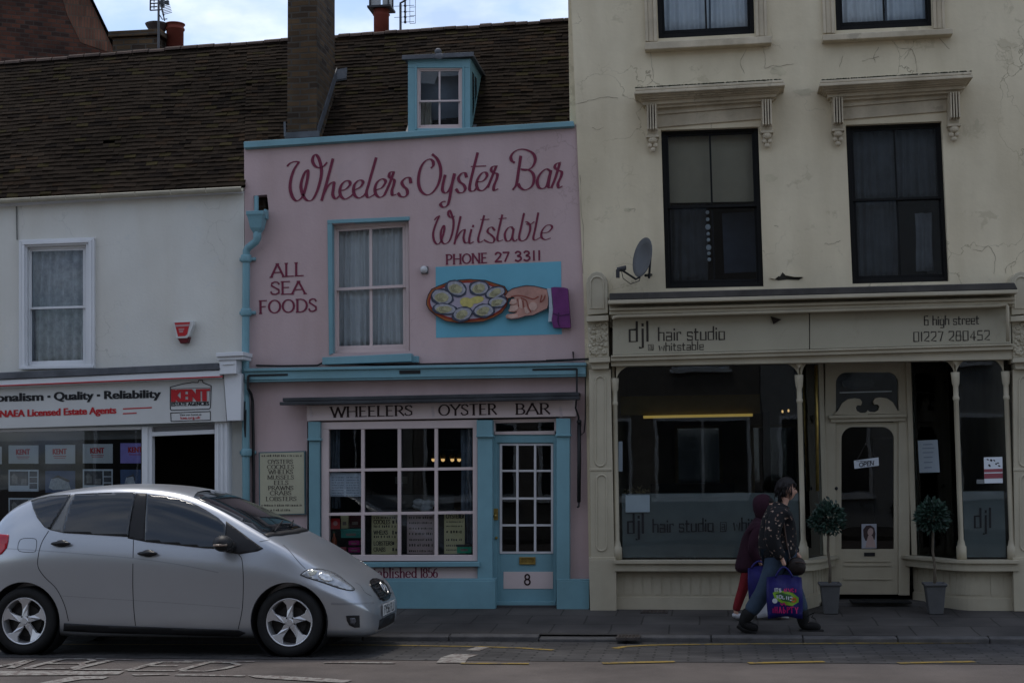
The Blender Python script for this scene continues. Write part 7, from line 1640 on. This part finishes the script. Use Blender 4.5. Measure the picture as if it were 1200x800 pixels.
def head_mesh(bm_, c, s=1.0, tilt=.12):            # face towards +X
    k = bmesh.ops.create_uvsphere(bm_, u_segments=28, v_segments=20, radius=1)
    for v in k['verts']:
        x, y, z = v.co
        hx, hy, hz = .098, .076, .118
        if z < -.1: hy *= 1-.28*min(1, (-z-.1)/.9); 
        px = x*hx; 
        if x > 0: px *= .93
        if x > 0 and z < -.2: px += .012*(1-abs(y))*min(1, -z)
        fr = max(0, x)**3*max(0, 1-abs(y)*3.2)
        px += fr*.030*math.exp(-((z+.10)/.16)**2)          # nose
        px -= fr*.008*math.exp(-((z-.12)/.07)**2)          # bridge
        px += fr*.008*math.exp(-((z+.42)/.06)**2)+fr*.007*math.exp(-((z+.55)/.05)**2)-fr*.006*math.exp(-((z+.485)/.03)**2)   # lips
        px += fr*.012*math.exp(-((z+.85)/.12)**2)          # chin
        px -= max(0, x)**2*.010*math.exp(-((abs(y)-.42)/.16)**2)*math.exp(-((z-.06)/.12)**2)                               # eye sockets
        p = Vector((px, y*hy, z*hz))*s
        p = Vector((p.x*math.cos(tilt)+p.z*math.sin(tilt), p.y, -p.x*math.sin(tilt)+p.z*math.cos(tilt)))
        v.co = p+Vector(c)
    for sy in (-1, 1):
        k = bmesh.ops.create_uvsphere(bm_, u_segments=10, v_segments=8, radius=1)
        for v in k['verts']: v.co = Vector((v.co.x*.02*s, v.co.y*.008*s, v.co.z*.03*s))+Vector((c[0]-.008, c[1]+sy*.074*s, c[2]-.005))
SKINM = mat('skin', (.44, .255, .185), .55, .08, 9)
gw = gd(915, 740, .072); gw.z = pave_z(gw.y, gw.x)
wm = thing('person', gw, 'woman in a black flower patterned jacket, jeans and black boots, carrying a bright blue bag', 'person')
sK = .955; wm.scale = (sK, sK, sK)
def fingers(base, d, bend, out, s=1.0):
    """four bent fingers and a thumb rooted in the palm; returns vertices and edges to append"""
    V, E_ = [], []; lat = out; 
    for i, (o_, l) in enumerate(((-.028, .062), (-.010, .072), (.010, .068), (.028, .054))):
        a = base+lat*o_*s; n = len(V); V += [(*(a-d*.02), .0105*s), (*(a+d*l*.4*s), .0095*s), (*(a+(d*.62+bend*.30)*l*s), .009*s), (*(a+(d*.58+bend*.72)*l*s), .0075*s)]; E_ += chain(n, 4)
    n = len(V); a = base-d*.05*s-lat*.03*s; V += [(*a, .013*s), (*(a-lat*.025*s+d*.03*s+bend*.01), .011*s), (*(a-lat*.03*s+d*.058*s+bend*.025), .009*s)]; E_ += chain(n, 3)
    return V, E_
# body: pelvis, spine, neck, legs, arms
V = [(0, 0, .84, .12), (.0, 0, .98, .115), (.01, 0, 1.12, .125), (.02, 0, 1.24, .11), (.045, 0, 1.335, .056), (.075, 0, 1.40, .05), (.088, 0, 1.47, .055),
     (-.02, -.085, .80, .09), (-.10, -.09, .60, .075), (-.17, -.09, .43, .055), (-.29, -.09, .26, .05), (-.395, -.09, .11, .036), (-.33, -.09, .05, .036), (-.27, -.09, .025, .028),
     (.03, .085, .80, .09), (.10, .09, .60, .075), (.165, .09, .43, .055), (.22, .09, .24, .05), (.255, .09, .09, .038), (.33, .09, .045, .035), (.41, .09, .03, .026),
     (-.01, -.17, 1.255, .055), (-.06, -.205, 1.10, .043), (-.075, -.215, .99, .036), (-.01, -.23, .86, .030), (.035, -.24, .765, .022), (.05, -.245, .72, .026),
     (-.0, .17, 1.255, .055), (.05, .205, 1.10, .043), (.08, .215, .99, .036), (.16, .20, .88, .030), (.22, .17, .80, .022), (.245, .16, .765, .026)]
E_ = chain(0, 7)+[(0, 7)]+chain(7, 7)+[(0, 14)]+chain(14, 7)+[(3, 21)]+chain(21, 6)+[(3, 27)]+chain(27, 6)
fv, fe = fingers(Vector((.052, -.245, .705)), Vector((.15, 0, -1)).normalized(), Vector((0, .75, .35)), Vector((1, 0, .1)))
n0 = len(V); V += fv; E_ += [(a+n0, b+n0) for a, b in fe]
fv, fe = fingers(Vector((.255, .155, .75)), Vector((.45, -.2, -.8)).normalized(), Vector((-.3, -.6, .3)), Vector((.6, .6, .2)).normalized()); n0 = len(V); V += fv; E_ += [(a+n0, b+n0) for a, b in fe]
bodyw = skin('body', V, E_, SKINM, wm, 2, None, lambda b_: head_mesh(b_, (.105, 0, 1.525), .98, .14))
def torsosq(c): return Vector((c.x, c.y, c.z))
JK = mat('black_floral_jacket_cloth', (.006, .006, .007), .85, .2, 9, .4, 60)
# a printed flower pattern belongs to the cloth itself
t_ = JK.node_tree; b_ = t_.nodes['Principled BSDF']; vo = t_.nodes.new('ShaderNodeTexVoronoi'); vo.inputs['Scale'].default_value = 19; tc_ = t_.nodes.new('ShaderNodeTexCoord'); nz_ = t_.nodes.new('ShaderNodeTexNoise'); nz_.inputs['Scale'].default_value = 30
va_ = t_.nodes.new('ShaderNodeVectorMath'); va_.operation = 'MULTIPLY_ADD'; va_.inputs[1].default_value = (.05, .05, .05); t_.links.new(tc_.outputs['Object'], nz_.inputs['Vector']); t_.links.new(nz_.outputs['Color'], va_.inputs[0]); t_.links.new(tc_.outputs['Object'], va_.inputs[2]); t_.links.new(va_.outputs[0], vo.inputs['Vector'])
rp = t_.nodes.new('ShaderNodeValToRGB'); rp.color_ramp.interpolation = 'CONSTANT'; rp.color_ramp.elements[0].color = (.34, .30, .24, 1); rp.color_ramp.elements[1].position = .26; rp.color_ramp.elements[1].color = (.006, .006, .007, 1)
e_ = rp.color_ramp.elements.new(.15); e_.color = (.20, .13, .10, 1)
t_.links.new(vo.outputs['Distance'], rp.inputs[0]); t_.links.new(rp.outputs[0], b_.inputs['Base Color'])
V = [(.0, 0, .76, .20), (-.015, 0, .86, .225), (-.01, 0, 1.0, .225), (.0, 0, 1.13, .215), (.015, 0, 1.25, .175), (.035, 0, 1.335, .115), (.055, 0, 1.385, .095),
     (-.02, -.175, 1.265, .11), (-.065, -.225, 1.12, .10), (-.085, -.235, .99, .09), (-.02, -.24, .87, .075), (.026, -.243, .79, .056),
     (.0, .175, 1.265, .11), (.05, .22, 1.12, .10), (.08, .23, .99, .09), (.155, .205, .885, .072), (.21, .178, .815, .055)]
skin('jacket', V, chain(0, 7)+[(4, 7)]+chain(7, 5)+[(4, 12)]+chain(12, 5), JK, wm, 2, lambda c: Vector((c.x, c.y, c.z+.006*math.sin(c.x*40+c.z*23))))
JEAN = mat('blue_jeans', (.030, .048, .075), .9, .25, 6, .3, 90)
V = [(0, 0, .82, .15), (-.025, -.085, .78, .125), (-.10, -.09, .60, .110), (-.175, -.09, .43, .095), (-.28, -.09, .28, .092), (-.34, -.09, .20, .086), (.03, .085, .78, .125), (.10, .09, .60, .110), (.165, .09, .43, .095), (.215, .09, .27, .090), (.235, .09, .19, .084)]
skin('jeans', V, [(0, 1)]+chain(1, 5)+[(0, 6)]+chain(6, 5), JEAN, wm, 2)
BOOT = mat('black_suede_boot', (.0045, .004, .004), .8, .2, 12, .3, 60)
V = [(-.315, -.09, .25, .085), (-.355, -.09, .18, .078), (-.40, -.09, .12, .068), (-.385, -.09, .085, .062), (-.31, -.09, .06, .058), (-.235, -.09, .04, .045)]
skin('boot', V, chain(0, 6), BOOT, wm, 2)
V = [(.225, .09, .25, .085), (.24, .09, .17, .078), (.25, .09, .09, .070), (.255, .09, .055, .062), (.345, .09, .05, .058), (.44, .09, .04, .045)]
o = skin('boot', V, chain(0, 6), BOOT, wm, 2, lambda c: Vector((c.x, c.y, max(c.z, .003))))
mb = MB(); mb.tube([gw+Vector((-.46, -.09, .085)), gw+Vector((-.40, -.09, .045)), gw+Vector((-.26, -.09, .005))], [.03, .04, .035], 8); mb.box(gw.x+.20, gw.x+.46, gw.y+.05, gw.y+.13, gw.z, gw.z+.02)
for v in mb.bm.verts: pass
mb.build('boot_sole', mat('dark_sole', (.012, .011, .010), .8), wm, bevel=.006)
mb = MB(); mb.tube([gw+Vector((.28, .0, .17)), gw+Vector((.36, -.01, .21)), gw+Vector((.33, -.01, .16)), gw+Vector((.37, -.01, .14))], .006, 5); mb.build('boot_lace', BOOT, wm)
# hair: short dark layered cut
HAIR = mat('dark_brown_hair', (.007, .005, .005), .6, .4, 30, .5, 120)
mb = MB(); hc = Vector((.105, 0, 1.525))+gw; k = bmesh.ops.create_uvsphere(mb.bm, u_segments=28, v_segments=20, radius=1)
for v in k['verts']:
    x, y, z = v.co; p = Vector((x*.108-.012, y*.088, z*.122+.016)); p = Vector((p.x*math.cos(.14)+p.z*math.sin(.14), p.y, -p.x*math.sin(.14)+p.z*math.cos(.14))); v.co = hc+p+Vector((.004*math.sin(31*y+9*z), 0, .004*math.sin(27*x)))
bmesh.ops.delete(mb.bm, geom=[v for v in mb.bm.verts if (v.co.x-hc.x > .028 and v.co.z-hc.z < .045+.25*max(0, .06-(v.co.x-hc.x))) or (v.co.x-hc.x > -.005 and v.co.z-hc.z < .02) or v.co.z-hc.z < -.085], context='VERTS')
rg = random.Random(1)
for k in range(230):                                 # loose locks
    a = rg.uniform(.35, 2*math.pi-.35); el_ = rg.uniform(-.5, 1.1); d = Vector((math.cos(a)*math.cos(el_), math.sin(a)*math.cos(el_), math.sin(el_)))
    p = hc+Vector((d.x*.106-.012, d.y*.086, d.z*.12+.016)); dn = Vector((-.25+rg.uniform(-.2, .2), rg.uniform(-.15, .15), -1)).normalized(); l = rg.uniform(.035, .075)
    if d.x > .55 and el_ < .25: continue
    mb.tube([p, p+d*.008+dn*l*.5, p+d*.004+dn*l], [.007, .006, .001], 4)
for k in range(26):
    y = rg.uniform(-.055, .055); p = hc+Vector((.088-abs(y)*.3, y, .072)); mb.tube([p, p+Vector((.015, rg.uniform(-.01, .01), -.02)), p+Vector((.012, rg.uniform(-.015, .015), -.05))], [.007, .006, .001], 4)
for k in range(60):
    y = rg.uniform(-.06, .06); p = hc+Vector((-.085+abs(y)*.4, y, -.03)); mb.tube([p, p+Vector((-.015, 0, -.05)), p+Vector((-.005+rg.uniform(-.02, .02), 0, -.11))], [.010, .008, .002], 4)
mb.build('hair', HAIR, wm, True)
mb = MB()
for sy in (-1, 1): mb.ball(hc+Vector((.081, sy*.030, .002)), .009, 8, .7, 1.2, .8)
mb.build('eye', mat('dark_eye', (.02, .015, .012), .2), wm, True)
# handbag and carrier bag
c = gw+Vector((.17, -.15, .68)); hbag = thing('handbag', c, 'dark brown handbag held against the front of the black jacket', 'handbag')
mb = MB(); mb.ball(c, .1, 20, 1.0, .5, 1.05)
for v in mb.bm.verts:
    d_ = v.co-c; e_ = max(abs(d_.x)/.1, abs(d_.z)/.105, 1e-6); q_ = (d_.x/.1)**2+(d_.z/.105)**2; f_ = 1+.22*(min(1, q_**.5/e_-1)); v.co = c+Vector((d_.x*f_*.92, d_.y, d_.z*f_*.9))
mb.build('bag_body', mat('dark_brown_leather', (.016, .010, .008), .5, .4, 9, .3, 40), hbag, True)
mb = MB(); mb.tube([c+Vector((-.07, -.03, .08)), c+Vector((-.10, -.03, .25)), c+Vector((-.12, -.05, .42)), c+Vector((-.14, -.03, .58))], .010, 6); mb.tube([c+Vector((-.02, -.058, .05)), c+Vector((.05, -.062, .045)), c+Vector((.09, -.04, .03))], .006, 5); mb.build('strap', mat('brown_strap', (.05, .028, .02), .5), hbag)
def carrier(name, c, w_, h_, d_, m, label, hz, tilt=0):
    t = thing(name, c, label, 'carrier bag'); mb = MB(); nx_, nz2 = 12, 10; g = {}
    rg = random.Random(int(abs(c.x)*100))
    for side in (0, 1):
        for i in range(nx_+1):
            for j in range(nz2+1):
                u, v = i/nx_*2-1, j/nz2; bul = (1-u*u)*(math.sin(math.pi*min(1, v*1.05+.08)))**.6; y = (-1 if side == 0 else 1)*d_*(.12+.88*bul)*.5+.006*math.sin(7*u+9*v); z = v*h_+(.012*math.cos(3*u) if v in (0, 1) else 0); x = u*w_*.5*(1+.05*math.sin(3*v))
                g[side, i, j] = mb.bm.verts.new(c+Vector((x+tilt*v, y, z)))
    for side in (0, 1):
        for i in range(nx_):
            for j in range(nz2): mb.bm.faces.new((g[side, i, j], g[side, i+1, j], g[side, i+1, j+1], g[side, i, j+1]))
    for j in range(nz2):
        for i in (0, nx_): mb.bm.faces.new((g[0, i, j], g[0, i, j+1], g[1, i, j+1], g[1, i, j]))
    for i in range(nx_): mb.bm.faces.new((g[0, i, 0], g[1, i, 0], g[1, i+1, 0], g[0, i+1, 0]))
    mb.build('bag_body', m, t, True)
    mb = MB()
    for s_ in (-1, 1):
        P = [c+Vector((-.085+tilt, s_*d_*.1, h_-.01)), c+Vector((-.05+tilt, s_*d_*.08, h_+hz*.6)), c+Vector((0+tilt, 0, h_+hz)), c+Vector((.05+tilt, s_*d_*.08, h_+hz*.6)), c+Vector((.085+tilt, s_*d_*.1, h_-.01))]; mb.tube(smooth3(P), .010, 6)
    mb.build('handle', m, t, True); return t
def smooth3(P):
    o = []; Q = [P[0]*2-P[1]]+P+[P[-1]*2-P[-2]]
    for i in range(1, len(Q)-2):
        for j in range(4):
            s_ = j/4; a, b, c_, d = Q[i-1:i+3]; o.append(.5*((2*b)+(c_-a)*s_+(2*a-5*b+4*c_-d)*s_*s_+(3*b-a-3*c_+d)*s_**3))
    o.append(P[-1]); return o
BLUEBAG = mat('royal_blue_bag', (.007, .006, .085), .45, .25, 5, .3, 18)
cbag = gw+Vector((.035, -.25, .175)); cbt = carrier('carrier_bag', cbag, .345, .415, .11, BLUEBAG, 'royal blue shopping bag with green and pink lettering in the hand of the woman', .09)
def on_bag(u, v, l=0): # u, v in bag pixels of a 142 x 180 drawing
    x = (u/142-.5)*.345; z = (1-v/180)*.415; uu = x/.1725; vv = z/.415; bul = (1-uu*uu)*(math.sin(math.pi*min(1, max(0, vv*1.05+.08))))**.6; y = -.11*(.12+.88*bul)*.5+.006*math.sin(7*uu+9*vv)-.004-l
    return cbag+Vector((x, y, z))
def bagprint(name, m, strokes, wd):
    mb = MB()
    for st in strokes: ribbon(mb, smooth_pts(st, 5) if len(st) > 2 else [Vector(p) for p in st], lambda d: wd, lambda a_, b_, l: on_bag(a_, b_, l))
    return mb.build(name, m, cbt)
def fillbag(name, m, P, l=0):
    mb = MB(); vs, fs = grid2(P, 9); B = [mb.bm.verts.new(on_bag(v.x, v.y, l)) for v in vs]
    for f in fs: mb.bm.faces.new([B[i] for i in f])
    return mb.build(name, m, cbt)
fillbag('green_oval', mat('lime_print', (.16, .30, .02), .5), [(22,72),(40,62),(70,62),(105,72),(128,92),(128,112),(100,128),(70,122),(45,108),(28,92)])
fillbag('green_oval_inset', mat('dark_green_print', (.02, .08, .02), .5), [(32,76),(60,70),(95,80),(112,98),(95,112),(60,104)], .0015)
fillbag('round_logo', mat('pale_print', (.42, .44, .46), .5), [(30+11*math.cos(a), 106+11*math.sin(a)) for a in [k*math.pi/5 for k in range(10)]], .002)
bagprint('white_print', MATS['pale_print'], [[(32,52),(32,66)],[(40,52),(40,66)],[(36,52),(44,52)],[(56,54),(49,54),(49,59),(55,61),(55,66),(48,66)],[(40,82),(40,94)],[(48,82),(56,82),(56,94),(48,94),(48,82)],[(62,84),(62,96),(70,96)],[(78,86),(78,98)],[(86,88),(86,100)],[(92,90),(100,90),(100,102),(92,102)]], 4)
bagprint('pink_print', mat('magenta_print', (.38, .01, .11), .5), [[(70,54),(70,66)],[(78,52),(78,66)],[(70,60),(78,60)],[(86,54),(92,66),(98,54)],[(108,54),(102,54),(102,66),(109,66)],[(116,56),(116,68)],[(30,132),(30,158)],[(38,132),(38,158)],[(30,145),(38,145)],[(50,132),(46,158)],[(50,132),(56,158)],[(64,132),(64,158),(72,150),(64,142)],[(80,132),(80,158)],[(80,132),(90,138),(80,146)],[(98,132),(98,158)],[(92,132),(106,132)],[(112,134),(118,146),(124,134)],[(118,146),(118,160)],[(52,116),(60,124),(66,114),(74,126)],[(22,140),(22,158)]], 4.5)
bagprint('orange_print', mat('orange_print', (.42, .09, .01), .5), [[(98,100),(108,94),(116,100),(110,110),(100,108)]], 6)
# second person, partly hidden
gc = gd(884, 727, .095); gc.z = pave_z(gc.y, gc.x)
ch_ = thing('person', gc, 'child in a maroon hooded coat and red leggings walking behind the woman', 'person')
V = [(0, 0, .66, .095), (.01, 0, .78, .09), (.02, 0, .90, .095), (.035, 0, .985, .08), (.05, 0, 1.05, .042), (.065, 0, 1.10, .042), (.07, 0, 1.14, .045),
     (-.02, -.065, .63, .07), (-.07, -.07, .48, .058), (-.105, -.07, .35, .045), (-.165, -.07, .2, .040), (-.205, -.07, .075, .028), (-.17, -.07, .035, .028), (-.11, -.07, .022, .022),
     (.03, .065, .63, .07), (.10, .07, .48, .058), (.16, .07, .35, .045), (.19, .07, .2, .040), (.205, .07, .065, .028), (.26, .07, .035, .028), (.31, .07, .022, .022),
     (.01, -.13, .99, .042), (-.02, -.155, .87, .034), (-.03, -.16, .78, .030), (.03, -.165, .68, .024), (.06, -.17, .62, .018), (.07, -.17, .585, .021),
     (.01, .13, .99, .042), (.04, .155, .87, .034), (.06, .16, .78, .030), (.12, .15, .69, .024), (.16, .14, .63, .018), (.17, .14, .60, .021)]
LEAN = lambda c: Vector((c.x+.11*max(0, c.z-.5), c.y, c.z))
E_ = chain(0, 7)+[(0, 7)]+chain(7, 7)+[(0, 14)]+chain(14, 7)+[(3, 21)]+chain(21, 6)+[(3, 27)]+chain(27, 6)
for base, d, b2, o2 in ((Vector((.072, -.17, .572)), Vector((.15, 0, -1)).normalized(), Vector((0, .75, .35)), Vector((1, 0, .1))), (Vector((.175, .14, .588)), Vector((.2, 0, -1)).normalized(), Vector((0, -.75, .35)), Vector((1, 0, .1)))):
    fv, fe = fingers(base, d, b2, o2, .85); n0 = len(V); V += fv; E_ += [(a+n0, b+n0) for a, b in fe]
skin('body', V, E_, SKINM, ch_, 2, LEAN, lambda b_: head_mesh(b_, (.16, 0, 1.205), .92, .2))
COAT = mat('maroon_coat_cloth', (.020, .0035, .010), .9, .25, 6, .4, 60)
V = [(-.03, 0, .48, .20), (-.03, 0, .60, .19), (-.02, 0, .74, .17), (-.01, 0, .87, .165), (.01, 0, .98, .135), (.035, 0, 1.06, .09), (.045, 0, 1.10, .085),
     (-.0, -.125, .975, .072), (-.03, -.16, .86, .064), (-.04, -.17, .77, .058), (.02, -.172, .68, .048), (.05, -.173, .63, .04), (.01, .125, .975, .072), (.04, .155, .86, .064), (.06, .16, .77, .058), (.115, .152, .695, .048), (.15, .142, .645, .04)]
skin('coat', V, chain(0, 7)+[(4, 7)]+chain(7, 5)+[(4, 12)]+chain(12, 5), COAT, ch_, 2, LEAN)
mb = MB(); hc = Vector((.15, 0, 1.215))+gc; k = bmesh.ops.create_uvsphere(mb.bm, u_segments=24, v_segments=18, radius=1)
for v in k['verts']:
    x, y, z = v.co; v.co = hc+Vector((x*.118-.02-(.03*max(0, -x))*max(0, z), y*.105, z*.142+(-.03 if z < -.6 else 0)))
bmesh.ops.delete(mb.bm, geom=[v for v in mb.bm.verts if v.co.x-hc.x > .055 and v.co.z-hc.z > -.12], context='VERTS')
hd = mb.build('hood', COAT, ch_, True); sm_ = hd.modifiers.new('thickness', 'SOLIDIFY'); sm_.thickness = .012; sm_.offset = -1
mb = MB()
for sy in (-1, 1): mb.ball(hc+Vector((.082, sy*.027, .0)), .008, 8, .7, 1.2, .8)
mb.build('eye', MATS['dark_eye'], ch_, True)
mb = MB(); mb.ball(hc+Vector((.035, 0, .062)), .075, 14, .75, .95, .55); mb.build('hair', HAIR, ch_, True)
V = [(0, 0, .60, .11), (-.025, -.065, .58, .085), (-.07, -.07, .48, .072), (-.11, -.07, .35, .060), (-.165, -.07, .2, .053), (-.20, -.07, .09, .043), (.03, .065, .58, .085), (.10, .07, .48, .072), (.16, .07, .35, .060), (.19, .07, .2, .053), (.203, .07, .08, .043)]
skin('leggings', V, [(0, 1)]+chain(1, 5)+[(0, 6)]+chain(6, 5), mat('red_leggings', (.15, .009, .013), .9, .2, 6, .2, 60), ch_, 2)
SHOE = mat('white_trainer', (.42, .42, .43), .6, .15, 9)
for dx, sy in ((0, -.07), (.41, .07)):
    V = [(-.205+dx, sy, .075, .042), (-.215+dx, sy, .045, .040), (-.15+dx, sy, .042, .040), (-.09+dx, sy, .035, .033)]
    skin('shoe', V, chain(0, 4), SHOE, ch_, 2, lambda c: Vector((c.x, c.y, max(c.z, .003))))
carrier('carrier_bag', gc+Vector((.06, -.215, .25)), .24, .33, .08, mat('deep_blue_bag', (.012, .010, .10), .5, .25, 5, .3, 18), 'plain deep blue carrier bag held by the child in the maroon coat', .06)
b2t = bpy.data.objects['carrier_bag.001']; c2_ = b2t.location
mb = MB()
for k, (u, z, r_) in enumerate(((.02, .10, .03), (.05, .2, .012), (.08, .205, .012), (.02, .19, .012))): mb.ball((c2_.x+u, c2_.y-.046, c2_.z+z), r_, 10, 1, .15, 1)
mb.build('bag_print', MATS['pale_print'], b2t)
carrier('carrier_bag', gc+Vector((.20, -.02, .03)), .34, .40, .16, mat('thin_white_plastic', (.66, .66, .69), .5, .15, 5, .4, 18), 'full white plastic carrier bag hanging low beside the child', .14)
